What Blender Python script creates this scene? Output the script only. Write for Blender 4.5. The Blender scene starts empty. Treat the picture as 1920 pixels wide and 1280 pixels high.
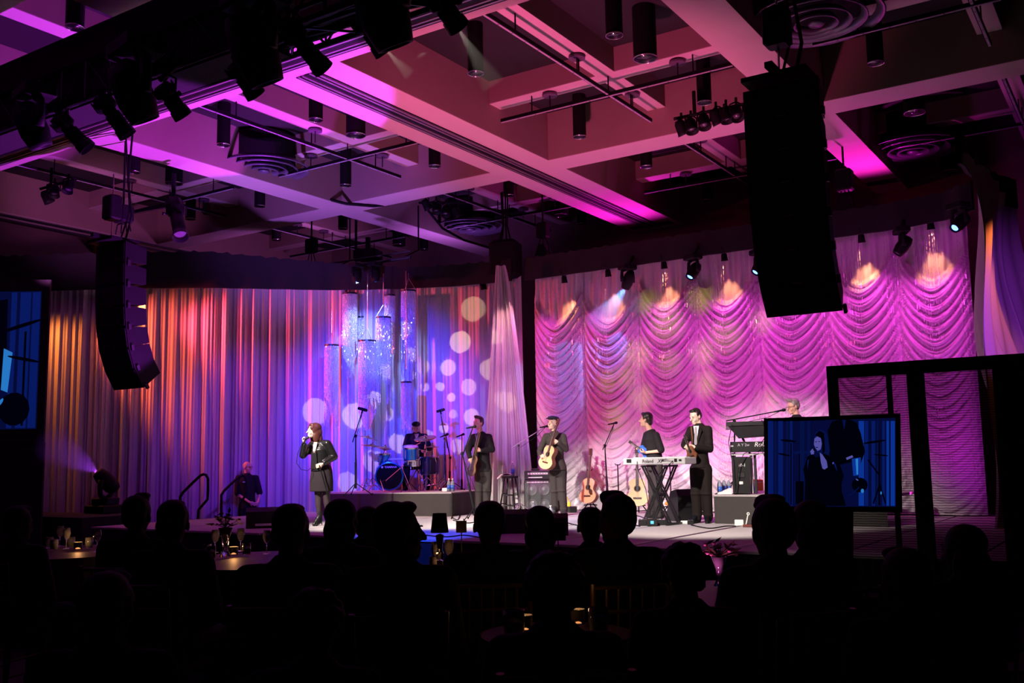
import bpy, bmesh, math, random
import numpy as np
from mathutils import Vector, Matrix, Quaternion, Euler
PI = math.pi
SC = bpy.context.scene
COL = SC.collection
rnd = random.Random(7)

# ------------------------------------------------------------------ camera
CAM = Vector((0, 0, 1.52))
FPX = 1829.3
YAW, PITCH, ROLL = math.radians(33.36), math.radians(7.0), math.radians(-0.975)
RM = Matrix.Rotation(YAW, 3, 'Z') @ Matrix.Rotation(PI / 2 + PITCH, 3, 'X') @ Matrix.Rotation(ROLL, 3, 'Z')
cd = bpy.data.cameras.new('camera'); cam = bpy.data.objects.new('camera', cd); COL.objects.link(cam)
cam.matrix_world = Matrix.Translation(CAM) @ RM.to_4x4()
cd.sensor_width = 36; cd.lens = FPX / 1920 * 36; cd.clip_start = 0.05; cd.clip_end = 200
SC.camera = cam

def ray(x, y): return RM @ Vector(((x - 960) / FPX, -(y - 640) / FPX, -1))
def atz(x, y, z): d = ray(x, y); return CAM + d * ((z - CAM.z) / d.z)
def atY(x, y, Y): d = ray(x, y); return CAM + d * (Y / d.y)
def atX(x, y, X): d = ray(x, y); return CAM + d * (X / d.x)
def plane(x, y, base, t=0.0):
    """point seen at (x, y) in the upright plane through base that faces the camera, t metres nearer"""
    T = Vector((CAM.x - base.x, CAM.y - base.y, 0)).normalized()
    d = ray(x, y); b = base + T * t
    return CAM + d * ((b - CAM).dot(T) / d.dot(T))
def axes(base):
    T = Vector((CAM.x - base.x, CAM.y - base.y, 0)).normalized()
    return Vector((-T.y, T.x, 0)), T          # image right, towards camera

# ------------------------------------------------------------------ world and exposure
w = bpy.data.worlds.new('world'); SC.world = w; w.use_nodes = True
w.node_tree.nodes['Background'].inputs[0].default_value = (0.01, 0.004, 0.012, 1)
w.node_tree.nodes['Background'].inputs[1].default_value = 0.02
SC.view_settings.view_transform = 'Standard'; SC.view_settings.look = 'None'
SC.view_settings.gamma = 1; SC.view_settings.use_curve_mapping = False
SC.view_settings.exposure = 0
try:
    SC.cycles.max_bounces = 6; SC.cycles.diffuse_bounces = 3; SC.cycles.glossy_bounces = 3
    SC.cycles.transparent_max_bounces = 24; SC.cycles.transmission_bounces = 5; SC.cycles.volume_bounces = 0
    SC.cycles.sample_clamp_indirect = 3; SC.cycles.caustics_reflective = False; SC.cycles.caustics_refractive = False
    SC.cycles.use_denoising = True
except Exception: pass

# ------------------------------------------------------------------ lights
def lamp(name, loc, target, color, energy, deg, blend=0.6, size=0.08, nodes=None):
    l = bpy.data.lights.new(name, 'SPOT'); l.color = color; l.energy = energy
    l.spot_size = math.radians(deg); l.spot_blend = blend; l.shadow_soft_size = size
    o = bpy.data.objects.new(name, l); COL.objects.link(o)
    loc = Vector(loc); q = (Vector(target) - loc).to_track_quat('-Z', 'Y')
    o.location = loc; o.rotation_mode = 'QUATERNION'; o.rotation_quaternion = q
    return o, q.to_matrix()

def gobo(light, M, loc, pts, soft, dim, color=(1, 1, 1)):
    """discs of light: a pattern wheel in a profile spot; pts = [(world point, radius m, strength)]"""
    l = light.data; l.use_nodes = True; nt = l.node_tree; N = nt.nodes; L = nt.links
    em = N['Emission']
    tc = N.new('ShaderNodeTexCoord'); sep = N.new('ShaderNodeSeparateXYZ'); L.new(tc.outputs['Normal'], sep.inputs[0])
    ab = N.new('ShaderNodeMath'); ab.operation = 'ABSOLUTE'; L.new(sep.outputs[2], ab.inputs[0])
    cmb = N.new('ShaderNodeCombineXYZ')
    for k in (0, 1):
        dv = N.new('ShaderNodeMath'); dv.operation = 'DIVIDE'
        L.new(sep.outputs[k], dv.inputs[0]); L.new(ab.outputs[0], dv.inputs[1]); L.new(dv.outputs[0], cmb.inputs[k])
    last = None
    for p, r, s in pts:
        v = M.transposed() @ (Vector(p) - Vector(loc)); u, w_ = v.x / -v.z, v.y / -v.z; rr = r / -v.z
        ds = N.new('ShaderNodeVectorMath'); ds.operation = 'DISTANCE'; L.new(cmb.outputs[0], ds.inputs[0])
        ds.inputs[1].default_value = (u, w_, 0)
        mr = N.new('ShaderNodeMapRange'); L.new(ds.outputs['Value'], mr.inputs[0])
        mr.inputs[1].default_value = rr * (1 - soft); mr.inputs[2].default_value = rr * (1 + soft)
        mr.inputs[3].default_value = s; mr.inputs[4].default_value = 0
        if last is None: last = mr.outputs[0]
        else:
            mx = N.new('ShaderNodeMath'); mx.operation = 'MAXIMUM'
            L.new(last, mx.inputs[0]); L.new(mr.outputs[0], mx.inputs[1]); last = mx.outputs[0]
    ml = N.new('ShaderNodeMath'); ml.operation = 'MULTIPLY'; ml.inputs[1].default_value = dim
    L.new(last, ml.inputs[0]); L.new(ml.outputs[0], em.inputs['Strength'])
TY, TZ = 6.86, 5.75        # front truss
YD_ = 17.7
lamp('wash_orange_a', (-20.6, 11.4, 5.0), (-17.6, 13.6, 1.4), (1, .24, .04), 260, 80, .8, .15)
lamp('wash_orange_b', (-19.8, 11.2, .35), (-18.0, 13.3, 2.6), (1, .20, .04), 190, 110, .9, .15)
lamp('wash_orange_c', (-19.6, 10.9, 5.1), (-15.4, 15.9, 2.6), (1, .12, .06), 1300, 58, .8, .10)
lamp('wash_red_graze', (-18.2, 12.3, 5.1), (-12.6, 17.3, 2.8), (1, .05, .12), 1400, 60, .8, .10)
lamp('wash_violet', (-10.2, 12.0, 5.2), (-16.6, 14.8, 2.2), (.22, .03, 1), 900, 34, .8, .10)
lamp('wash_blue', (-9.6, TY, TZ), (-14.2, 16.3, 2.9), (.03, .03, 1), 8500, 27, .8, .08)
lamp('wash_blue_low', (-9.0, 9.4, 5.2), (-15.2, 15.6, .9), (.05, .02, 1), 1800, 30, .9, .08)
lamp('wash_lilac', (-7.0, TY, TZ), (-11.7, 17.4, 2.6), (.62, .14, 1), 2200, 20, .9, .1)
# shuttered cans hanging under the valances
PARS_L = [(262, 547, (1, .46, .09), 1.3), (382, 548, (1, .20, .04), 1.2), (490, 550, (1, .30, .06), .9), (590, 552, (1, .16, .14), .8), (905, 540, (1, .40, .36), 2.0)]
PARS_R = [(1058, 527, 1.0), (1140, 515, .8), (1245, 500, 1.0), (1358, 485, .9), (1500, 465, .6), (1615, 450, 1.2), (1745, 425, 1.2)]
for i, x in enumerate((-10.3, -8.9, -7.5, -6.1, -4.7, -3.3)):
    lamp('magenta_ground_row', (x, 16.3, .9), (x - .1, 17.7, 3.4), (1, .05, .72), (10, 30, 50, 60, 60, 50)[i] * 1.7, 120, .9, .10)
for i, x in enumerate((-10.6, -9.3, -7.9, -6.5, -5.1, -3.8, -2.8)):
    lamp('magenta_graze_fill', (x, 16.75, 5.15), (x - .05, 17.55, 2.2), (.95, .06, .75), (80, 90, 120, 140, 150, 150, 130)[i], 95, .9, .06)  # added row without fixtures, grazing the swags to bring out their folds
lamp('magenta_wash_a', (-8.0, TY, TZ), (-6.8, 17.7, 2.2), (1, .05, .85), 600, 30, .8, .12)
lamp('magenta_wash_b', (-4.2, 8.2, 5.6), (-3.8, 17.7, 3.0), (1, .05, .85), 450, 44, .8, .12)
lamp('key_white_a', (-11.6, TY, TZ), (-10.8, 13.2, .9), (1, .90, .80), 6000, 30, .5, .10)
lamp('key_white_b', (-8.4, TY, TZ), (-8.8, 14.6, .8), (1, .88, .80), 6200, 29, .5, .10)
lamp('key_white_c', (-5.6, TY, TZ), (-5.6, 14.3, 1.1), (1, .88, .78), 5600, 33, .5, .10)
lamp('blue_pool', (-7.2, TY, TZ), (-8.9, 10.9, .5), (.02, .08, 1), 5000, 18, .6, .1)
lamp('back_blue', (-10.2, 17.0, 5.2), (-8.4, 15.2, 1.4), (.05, .12, 1), 500, 40, .8, .05)
lamp('crystal_blue', atY(668, 528, 15.42), atY(690, 622, 16.0), (.22, .32, 1), 420, 84, .9, .03)
lamp('crystal_front', (-9.6, 8.9, 5.0), (-14.0, 15.9, 3.9), (.26, .34, 1), 2300, 11, .9, .05)
# up onto the ceiling
lamp('ceiling_violet', (-10.9, 10.8, .8), (-12.7, 8.6, 7.2), (.60, .04, 1), 5200, 72, .10, .04)
lamp('beam_end_magenta_a', (-9.96, 20.3, 5.5), (-9.96, 19.3, 7.2), (1, .02, .80), 330, 110, 1, .1)
lamp('beam_end_magenta_b', (-4.41, 19.7, 5.6), (-4.41, 18.8, 7.2), (1, .02, .68), 330, 110, 1, .1)
lamp('ceiling_fill_pink', (-6.8, 9.9, .7), (-7.9, 12.9, 7.2), (1, .12, .38), 2600, 72, .8, .3)  # added soft uplight standing in for stage light reflected onto the beams
lamp('ceiling_fill_lilac', (-12.3, 10.1, .9), (-14.5, 14.3, 7.2), (.42, .13, 1), 3400, 50, .9, .3)  # added uplight without a fixture, tints the left beam crossing
lamp('ceiling_fill_left', (-16.2, 9.6, 4.9), (-20.7, 13.6, 8.2), (.62, .14, .62), 900, 46, .9, .2)  # added fill without a fixture, lifts the left coffer side
lamp('ceiling_fill_rear_a', (-17.0, 17.2, 5.9), (-20.8, 18.4, 7.6), (.50, .12, .62), 260, 140, .9, .2)  # added fill hidden above the curtain for the rear left bays
lamp('ceiling_fill_rear_b', (-14.2, 18.8, 5.9), (-14.6, 19.0, 7.2), (.45, .12, .8), 170, 150, .9, .3)  # added fill, brightens the beams over the crystals
lamp('wall_orange', (-22.4, 15.3, 5.7), (-23.6, 17.4, 6.7), (1, .22, .04), 110, 110, .9, .1)
lamp('blue_beam', atY(1171, 541, 16.7), atY(1152, 655, 17.5), (.08, .22, 1), 150, 24, .5, .02)
lamp('rear_magenta_scrim', (-2.5, 16.0, .8), (-2.2, 17.4, 2.0), (.8, .04, 1), 160, 110, .9, .1)
# pattern wheels
def onto(px, py, A, B_):
    A, B_ = Vector(A), Vector(B_); n = Vector((B_.y - A.y, A.x - B_.x, 0)); d = ray(px, py); return CAM + d * ((A - CAM).dot(n) / d.dot(n))
def rpx(p, r): return r * -(RM.transposed() @ (p - CAM)).z / FPX
GP = []
for x, y, r, s in ((880, 574, 24, .55), (855, 634, 20.5, 1), (832, 681, 15, .9), (914, 687, 20, .8), (785, 679, 13, .6), (871, 718, 15, .8), (817.5, 716, 8, 1), (789, 717, 8, .8), (838, 736, 8, 1), (739, 714, 14, .5), (841, 767, 8, .7), (877, 773.5, 15, .9), (924, 777.5, 20, .7), (975, 775, 19, .5), (955, 652, 14, .5), (770, 631, 17, .45), (662, 773.5, 23, 1), (591.5, 772, 24, .75), (719, 768, 14, .8), (755, 763, 8, .6), (739, 820, 16, .9), (824, 792, 9, 1), (796, 804, 8, .7), (849, 826, 13, .8), (697, 857, 20, .7), (650, 900, 19, .7), (640, 634, 10, .4)):
    p = onto(x, y, (-15.4, 15.8, 0), (-11.6, 17.5, 0)); GP.append((p, rpx(p, r), s))
gl, gm = lamp('gobo_white', (-9.2, TY, TZ), (-13.2, 16.8, 2.4), (1, .74, .40), 3700, 40, .1, .01)
gobo(gl, gm, (-9.2, TY, TZ), GP, .05, 1.0)
GP = []
for x, y, r, s in ((1193, 663, 25, 1), (1177, 703, 22, .7), (1200, 743, 22, 1), (1317, 660, 22, 1), (1320, 717, 22, 1), (1360, 630, 28, .7), (1427, 600, 20, .8), (1250, 607, 28, .9), (1213, 567, 20, .8), (1313, 560, 22, .9), (1157, 783, 22, .8), (1012, 783, 16, .6), (1437, 747, 20, .7), (1140, 715, 18, .6), (1255, 680, 20, .6), (1195, 800, 20, .7)):
    p = atY(x, y, 17.55); GP.append((p, rpx(p, r), s))
gl, gm = lamp('gobo_yellow', (-6.9, TY, TZ), (-7.8, 17.6, 2.9), (.60, .60, .04), 2300, 40, .1, .02)
gobo(gl, gm, (-6.9, TY, TZ), GP, .55, 1.0)

# ------------------------------------------------------------------ materials
def mat(name, color, rough=0.6, metal=0.0, noise=0.12, nscale=18.0, bump=0.0, spec=0.5, **kw):
    m = bpy.data.materials.new(name); m.use_nodes = True; N = m.node_tree.nodes; L = m.node_tree.links
    b = N['Principled BSDF']; b.inputs['Roughness'].default_value = rough; b.inputs['Metallic'].default_value = metal
    b.inputs['Specular IOR Level'].default_value = spec
    tc = N.new('ShaderNodeTexCoord'); nz = N.new('ShaderNodeTexNoise'); nz.inputs['Scale'].default_value = nscale
    nz.inputs['Detail'].default_value = 3
    L.new(tc.outputs['Object'], nz.inputs['Vector'])
    mx = N.new('ShaderNodeMix'); mx.data_type = 'RGBA'; L.new(nz.outputs['Fac'], mx.inputs['Factor'])
    c2 = kw.get('color2') or tuple(max(0, c * (1 - noise)) for c in color)
    c1 = color if kw.get('color2') else tuple(min(1, c * (1 + noise)) for c in color)
    mx.inputs[6].default_value = (*c1, 1); mx.inputs[7].default_value = (*c2, 1)
    L.new(mx.outputs[2], b.inputs['Base Color'])
    if bump:
        bp = N.new('ShaderNodeBump'); bp.inputs['Strength'].default_value = bump; bp.inputs['Distance'].default_value = 0.01
        L.new(nz.outputs['Fac'], bp.inputs['Height']); L.new(bp.outputs[0], b.inputs['Normal'])
    if 'emit' in kw:
        b.inputs['Emission Color'].default_value = (*kw['emit'], 1); b.inputs['Emission Strength'].default_value = kw.get('es', 1)
    if 'trans' in kw:
        b.inputs['Transmission Weight'].default_value = kw['trans']; b.inputs['IOR'].default_value = kw.get('ior', 1.3)
    if 'alpha' in kw: b.inputs['Alpha'].default_value = kw['alpha']
    if 'sheen' in kw: b.inputs['Sheen Weight'].default_value = kw['sheen']
    return m
M = {}
M['ceil_dark'] = mat('ceiling_dark', (0.012, 0.010, 0.011), 0.9)
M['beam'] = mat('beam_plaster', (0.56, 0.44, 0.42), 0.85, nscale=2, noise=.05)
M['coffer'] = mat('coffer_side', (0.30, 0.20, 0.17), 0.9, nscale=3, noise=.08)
M['wall'] = mat('wall_brown', (0.20, 0.13, 0.11), 0.9, nscale=6)
M['floor'] = mat('floor_carpet', (0.02, 0.012, 0.018), 0.95, nscale=40)
M['black'] = mat('black_paint', (0.006, 0.006, 0.007), 0.6, spec=.15)
M['black_cloth'] = mat('black_cloth', (0.010, 0.008, 0.010), 0.95, nscale=50, bump=.3)
M['velour'] = mat('valance_velour', (0.011, 0.007, 0.011), 0.95, nscale=30, bump=.3)
M['gunmetal'] = mat('gunmetal', (0.05, 0.05, 0.055), 0.4, 0.7)
M['chrome'] = mat('chrome', (0.75, 0.75, 0.78), 0.18, 1.0)
M['alu'] = mat('aluminium', (0.55, 0.55, 0.58), 0.35, 0.9)
M['can'] = mat('downlight_can', (0.008, 0.007, 0.008), 0.7, spec=.12)
M['reflector'] = mat('reflector', (0.8, 0.78, 0.82), 0.15, 1.0)
M['sheer'] = mat('sheer_fabric', (0.62, 0.56, 0.58), 0.9, nscale=60, noise=.1)
M['swag'] = mat('swag_fabric', (0.66, 0.58, 0.64), 0.55, nscale=60, noise=.06)
M['deck'] = mat('stage_carpet', (0.44, 0.40, 0.41), 0.92, nscale=30, bump=.2)
M['skirt'] = mat('riser_skirt', (0.045, 0.038, 0.038), 0.95, nscale=12)
M['glass'] = mat('clear_glass', (0.9, 0.9, 0.92), 0.05, trans=0.95)
M['white'] = mat('white_cloth', (0.8, 0.79, 0.8), 0.8)

# ------------------------------------------------------------------ mesh building
ORG = {}
class MB:
    def __init__(s): s.v = []; s.f = []
    def add(s, vs, fs):
        o = len(s.v); s.v += [tuple(v) for v in vs]; s.f += [tuple(i + o for i in f) for f in fs]; return s
    def hexa(s, p):     # 8 points: 4 bottom, 4 top
        return s.add(p, [(3, 2, 1, 0), (4, 5, 6, 7), (0, 1, 5, 4), (1, 2, 6, 5), (2, 3, 7, 6), (3, 0, 4, 7)])
    def box(s, x0, x1, y0, y1, z0, z1):
        return s.hexa([(x0, y0, z0), (x1, y0, z0), (x1, y1, z0), (x0, y1, z0), (x0, y0, z1), (x1, y0, z1), (x1, y1, z1), (x0, y1, z1)])
    def obox(s, c, ux, uy, uz, a, b, h, cham=0):
        """oriented box, full sizes a,b,h along ux,uy,uz"""
        c = Vector(c); ux, uy, uz = Vector(ux).normalized(), Vector(uy).normalized(), Vector(uz).normalized()
        if not cham:
            P = [c + ux * (i * a / 2) + uy * (j * b / 2) + uz * (k * h / 2) for k in (-1, 1) for i, j in ((-1, -1), (1, -1), (1, 1), (-1, 1))]
            return s.hexa(P)
        rings = []
        for k, m in ((-1, cham), (-1, 0), (1, 0), (1, cham)):
            zz = k * (h / 2 - (0 if m else cham))
            A, B = a / 2 - m, b / 2 - m; q = cham * .6
            rings.append([c + ux * x + uy * y + uz * zz for x, y in ((-A + q, -B), (A - q, -B), (A, -B + q), (A, B - q), (A - q, B), (-A + q, B), (-A, B - q), (-A, -B + q))])
        o = []
        for r in rings: o += r
        f = [tuple(range(7, -1, -1)), tuple(24 + i for i in range(8))]
        for j in range(3):
            for i in range(8): f.append((j * 8 + i, j * 8 + (i + 1) % 8, j * 8 + 8 + (i + 1) % 8, j * 8 + 8 + i))
        return s.add(o, f)
    def bar(s, p0, p1, w, h=None, up=(0, 0, 1)):
        p0, p1 = Vector(p0), Vector(p1); d = (p1 - p0); L_ = d.length; d.normalize(); up = Vector(up)
        if abs(d.dot(up)) > .98: up = Vector((1, 0, 0)) if abs(d.x) < .9 else Vector((0, 1, 0))
        sx = d.cross(up).normalized(); u = sx.cross(d)
        return s.obox((p0 + p1) / 2, d, sx, u, L_, w, h or w)
    def cone(s, p0, p1, r0, r1=None, n=12, caps=True):
        return s.tube([p0, p1], [r0, r0 if r1 is None else r1], n, caps)
    def tube(s, pts, r, n=8, caps=True):
        pts = [Vector(p) for p in pts]; m = len(pts)
        if not isinstance(r, (list, tuple)): r = [r] * m
        rings = []; prev = None
        for i, p in enumerate(pts):
            d = (pts[min(i + 1, m - 1)] - pts[max(i - 1, 0)])
            if d.length < 1e-9: d = Vector((0, 0, 1))
            d.normalize()
            if prev is None:
                a = Vector((0, 0, 1)) if abs(d.z) < .9 else Vector((1, 0, 0)); prev = d.cross(a).normalized()
            else:
                prev = (prev - d * prev.dot(d));
                if prev.length < 1e-6: prev = d.orthogonal()
                prev.normalize()
            b = d.cross(prev)
            rings.append([p + (prev * math.cos(2 * PI * k / n) + b * math.sin(2 * PI * k / n)) * r[i] for k in range(n)])
        o = [q for rg in rings for q in rg]; f = []
        for i in range(m - 1):
            for k in range(n): f.append((i * n + k, i * n + (k + 1) % n, (i + 1) * n + (k + 1) % n, (i + 1) * n + k))
        if caps: f.append(tuple(range(n - 1, -1, -1))); f.append(tuple((m - 1) * n + k for k in range(n)))
        return s.add(o, f)
    def lathe(s, c, prof, n=24, ax=(0, 0, 1), closed=False):
        """prof = [(r, h)], around axis ax through c"""
        ax = Vector(ax).normalized(); a = ax.orthogonal().normalized(); b = ax.cross(a); c = Vector(c)
        o = [c + ax * h + (a * math.cos(2 * PI * k / n) + b * math.sin(2 * PI * k / n)) * max(r, 1e-5) for r, h in prof for k in range(n)]
        f = []; m = len(prof)
        for i in range(m - (0 if closed else 1)):
            j = (i + 1) % m
            for k in range(n): f.append((i * n + k, i * n + (k + 1) % n, j * n + (k + 1) % n, j * n + k))
        if not closed:
            if prof[0][0] > 1e-4: f.append(tuple(range(n - 1, -1, -1)))
            if prof[-1][0] > 1e-4: f.append(tuple((m - 1) * n + k for k in range(n)))
        return s.add(o, f)
    def ell(s, c, r, R=None, n=14, m=9):
        c = Vector(c); R = R or Matrix.Identity(3)
        if not isinstance(r, (list, tuple)): r = (r, r, r)
        o = [c + R @ Vector((0, 0, -r[2]))]
        for i in range(1, m):
            t = -PI / 2 + PI * i / m
            for k in range(n):
                a = 2 * PI * k / n
                o.append(c + R @ Vector((r[0] * math.cos(t) * math.cos(a), r[1] * math.cos(t) * math.sin(a), r[2] * math.sin(t))))
        o.append(c + R @ Vector((0, 0, r[2]))); f = []
        for k in range(n): f.append((0, 1 + (k + 1) % n, 1 + k))
        for i in range(m - 2):
            for k in range(n): f.append((1 + i * n + k, 1 + i * n + (k + 1) % n, 1 + (i + 1) * n + (k + 1) % n, 1 + (i + 1) * n + k))
        e = len(o) - 1
        for k in range(n): f.append((e, 1 + (m - 2) * n + k, 1 + (m - 2) * n + (k + 1) % n))
        return s.add(o, f)
    def cap(s, p0, p1, r0, r1, n=10):
        """tapered capsule"""
        p0, p1 = Vector(p0), Vector(p1); d = p1 - p0; L_ = d.length
        if L_ < 1e-6: return s.ell(p0, r0)
        d.normalize(); pts = []; rr = []
        for a in (-85, -55, -25): pts.append(p0 + d * (r0 * math.sin(math.radians(a)))); rr.append(r0 * math.cos(math.radians(a)))
        pts.append(p0); rr.append(r0); pts.append(p1); rr.append(r1)
        for a in (25, 55, 85): pts.append(p1 + d * (r1 * math.sin(math.radians(a)))); rr.append(r1 * math.cos(math.radians(a)))
        return s.tube(pts, rr, n)
    def chain(s, pts, rs, n=10):
        for i in range(len(pts) - 1): s.cap(pts[i], pts[i + 1], rs[i], rs[i + 1], n)
        return s
    def grid(s, rows, th=0):
        """rows: list of lists of points"""
        m, n = len(rows), len(rows[0]); o = [p for r in rows for p in r]
        f = [(i * n + k, i * n + k + 1, (i + 1) * n + k + 1, (i + 1) * n + k) for i in range(m - 1) for k in range(n - 1)]
        return s.add(o, f)
    def prism(s, poly, d):
        """poly points (list of Vector), extruded by vector d"""
        n = len(poly); d = Vector(d); o = [Vector(p) for p in poly] + [Vector(p) + d for p in poly]
        f = [tuple(range(n - 1, -1, -1)), tuple(n + i for i in range(n))] + [(i, (i + 1) % n, n + (i + 1) % n, n + i) for i in range(n)]
        return s.add(o, f)
    def mesh(s, name, off=None):
        me = bpy.data.meshes.new(name); off = off or Vector((0, 0, 0))
        me.from_pydata([(v[0] - off[0], v[1] - off[1], v[2] - off[2]) for v in s.v], [], s.f); me.update()
        return me
    def build(s, name, m, parent=None, smooth=False, label=None, remesh=0, sm=0, fix=True, loc=None):
        org = ORG.get(parent.name, Vector((0, 0, 0))) if parent else (Vector(loc) if loc else Vector((0, 0, 0)))
        me = s.mesh(name, org)
        if fix and not remesh:
            bm = bmesh.new(); bm.from_mesh(me); bmesh.ops.recalc_face_normals(bm, faces=bm.faces); bm.to_mesh(me); bm.free()
        o = bpy.data.objects.new(name, me)
        if remesh:
            COL.objects.link(o)
            md = o.modifiers.new('r', 'REMESH'); md.mode = 'VOXEL'; md.voxel_size = remesh; md.use_smooth_shade = True
            if sm: ms = o.modifiers.new('s', 'SMOOTH'); ms.factor = .5; ms.iterations = sm
            dg = bpy.context.evaluated_depsgraph_get(); dg.update()
            me2 = bpy.data.meshes.new_from_object(o.evaluated_get(dg)); o.modifiers.clear(); o.data = me2
            bpy.data.meshes.remove(me); me2.name = name; me = me2
            COL.objects.unlink(o); smooth = True
        me.materials.clear(); me.materials.append(m)
        if smooth: me.polygons.foreach_set('use_smooth', [True] * len(me.polygons))
        COL.objects.link(o)
        if parent: o.parent = parent
        else: o.location = org
        ORG[o.name] = org
        if label: o['label'] = label
        return o
def tag(o, label=None, cat=None, group=None, kind=None):
    if label: o['label'] = label
    if cat: o['category'] = cat
    if group: o['group'] = group
    if kind: o['kind'] = kind
    return o
def thing(name, label, cat, loc=(0, 0, 0), group=None):
    o = bpy.data.objects.new(name, None); COL.objects.link(o); o.location = Vector(loc); o.empty_display_size = .1
    ORG[o.name] = Vector(loc); return tag(o, label, cat, group)
def copy_tree(o, loc=None, rz=None, label=None, parent=None):
    c = o.copy(); COL.objects.link(c); ORG[c.name] = Vector((0, 0, 0))
    if parent: c.parent = parent
    if loc is not None: c.location = Vector(loc)
    if rz is not None: c.rotation_euler = (0, 0, rz)
    if label: c['label'] = label
    for ch in [x for x in bpy.data.objects if x.parent == o and x.name in COL.objects]: copy_tree(ch, parent=c)
    return c
def struct(name, mb, m, smooth=False): return tag(mb.build(name, m, smooth=smooth), kind='structure')
def rotz(v, a): c, s_ = math.cos(a), math.sin(a); return Vector((v[0] * c - v[1] * s_, v[0] * s_ + v[1] * c, v[2]))
def text_mb(txt, c, ux, uz, h, depth=0.002, bold=0.0, align='CENTER', shear=0.0):
    """lettering as geometry, centred at c, reading along ux, upright along uz"""
    cu = bpy.data.curves.new('t', 'FONT'); cu.body = txt; cu.size = 1; cu.extrude = depth / h / 2; cu.offset = bold; cu.align_x = align; cu.align_y = 'CENTER'; cu.shear = shear
    cu.resolution_u = 3
    o = bpy.data.objects.new('t', cu); COL.objects.link(o); dg = bpy.context.evaluated_depsgraph_get(); dg.update()
    me = bpy.data.meshes.new_from_object(o.evaluated_get(dg)); ux = Vector(ux).normalized(); uz = Vector(uz).normalized(); un = ux.cross(uz); c = Vector(c)
    mb = MB(); mb.add([c + ux * (v.co.x * h) + uz * (v.co.y * h) + un * (v.co.z * h) for v in me.vertices], [tuple(p.vertices) for p in me.polygons])
    COL.objects.unlink(o); bpy.data.objects.remove(o); bpy.data.curves.remove(cu); bpy.data.meshes.remove(me); return mb
# ------------------------------------------------------------------ the room
ZB, ZS, ZT = 7.2, 7.72, 8.12      # underside of the big beams, of the small beams, coffer ceiling
XL, XR, YF, YN = -23.6, 9.0, 21.6, -6.0
struct('floor', MB().box(XL, XR, YN, YF + .2, -.2, 0), M['floor'])
struct('ceiling', MB().box(XL, XR, YN, YF + .2, ZT, ZT + .25), M['ceil_dark'])
struct('wall_left', MB().box(XL - .25, XL, YN, YF + .2, 0, ZT + .25), M['wall'])
struct('wall_back', MB().box(XL, XR, YF + .2, YF + .45, 0, ZT + .25), M['wall'])
struct('wall_right', MB().box(XR, XR + .25, YN, YF + .2, 0, ZT + .25), M['wall'])
struct('wall_front', MB().box(XL, XR, YN - .25, YN, 0, ZT + .25), M['wall'])
AX = [(-21.7, -21.0), (-15.25, -14.6), (-10.62, -9.28), (-4.74, -4.08), (.85, 1.5), (6.4, 7.1)]
BY = [(-3.8, -3.2), (2.5, 3.3), (8.95, 9.76), (15.46, 16.12)]
k = 1
side_faces = MB()
def beam(x0, x1, y0, y1, z0, z1=None):
    """plaster beam: pale underside board and darker sides"""
    global k
    z1 = z1 or ZT
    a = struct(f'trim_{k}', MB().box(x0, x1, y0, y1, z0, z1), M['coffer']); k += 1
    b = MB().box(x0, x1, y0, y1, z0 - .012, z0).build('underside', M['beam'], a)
for x0, x1 in AX: beam(x0, x1, YN, YF + .2, ZB)
for y0, y1 in BY:
    xs = [XL] + [v for p in AX for v in p] + [XR]
    for i in range(0, len(xs), 2): beam(xs[i], xs[i + 1], y0, y1, ZB)
cof = [(AX[i][1], AX[i + 1][0]) for i in range(len(AX) - 1)]
rows = [(BY[i][1], BY[i + 1][0]) for i in range(len(BY) - 1)] + [(BY[-1][1], YF + .2)]
SECY = [-.3, 6.6, 13.68, 19.4]
for cx0, cx1 in cof:
    for (y0, y1), sy in zip(rows, SECY):
        xm = (cx0 + cx1) / 2
        beam(xm - .17, xm + .17, y0, y1, ZS)
        beam(cx0, xm - .17, sy - .17, sy + .17, ZS); beam(xm + .17, cx1, sy - .17, sy + .17, ZS)
# partition tracks set into the two wide beams
def track(p0, p1, d):
    t = MB(); s_ = MB(); p0, p1, d = Vector(p0), Vector(p1), Vector(d)
    for o, w_ in ((-.155, .035), (-.075, .03), (.075, .03), (.155, .035)): s_.bar(p0 + d * o, p1 + d * o, w_, .03)
    for o, w_ in ((0, .09), (-.115, .03), (.115, .03), (-.2, .02), (.2, .02)): t.bar(p0 + d * o, p1 + d * o, w_, .012)
    global k
    a = struct(f'trim_{k}', t, M['black']); k += 1
    s_.build('rail', mat('track_rail', (.35, .28, .32), .4, .6), a)
track((-9.97, 9.8, ZB - .022), (-9.97, YF, ZB - .022), (1, 0, 0))
track((-20.9, 9.36, ZB - .022), (6.3, 9.36, ZB - .022), (0, 1, 0))
for (x0, x1), y in (((-10.5, -9.4), 21.25), ((-4.72, -4.1), 20.75)):
    g = MB()
    for i in range(6): g.box(x0, x1, y + i * .05, y + i * .05 + .02, ZB - .03, ZB - .012)
    g.box(x0 + .3, x0 + .36, y, y + .3, ZB - .035, ZB - .012)
    tag(g.build('air_grille', M['gunmetal']), 'dark slatted grille at the far end of the ' + ('wide middle' if x0 < -6 else 'narrow right') + ' ceiling beam', 'grille')
# lower moulding along the left ceiling edge
struct(f'trim_{k}', MB().box(-21.62, -21.5, YN, YF, ZB - .06, ZB - .012).box(-21.2, -21.1, YN, YF, ZB - .05, ZB - .012), M['gunmetal']); k += 1

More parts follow.
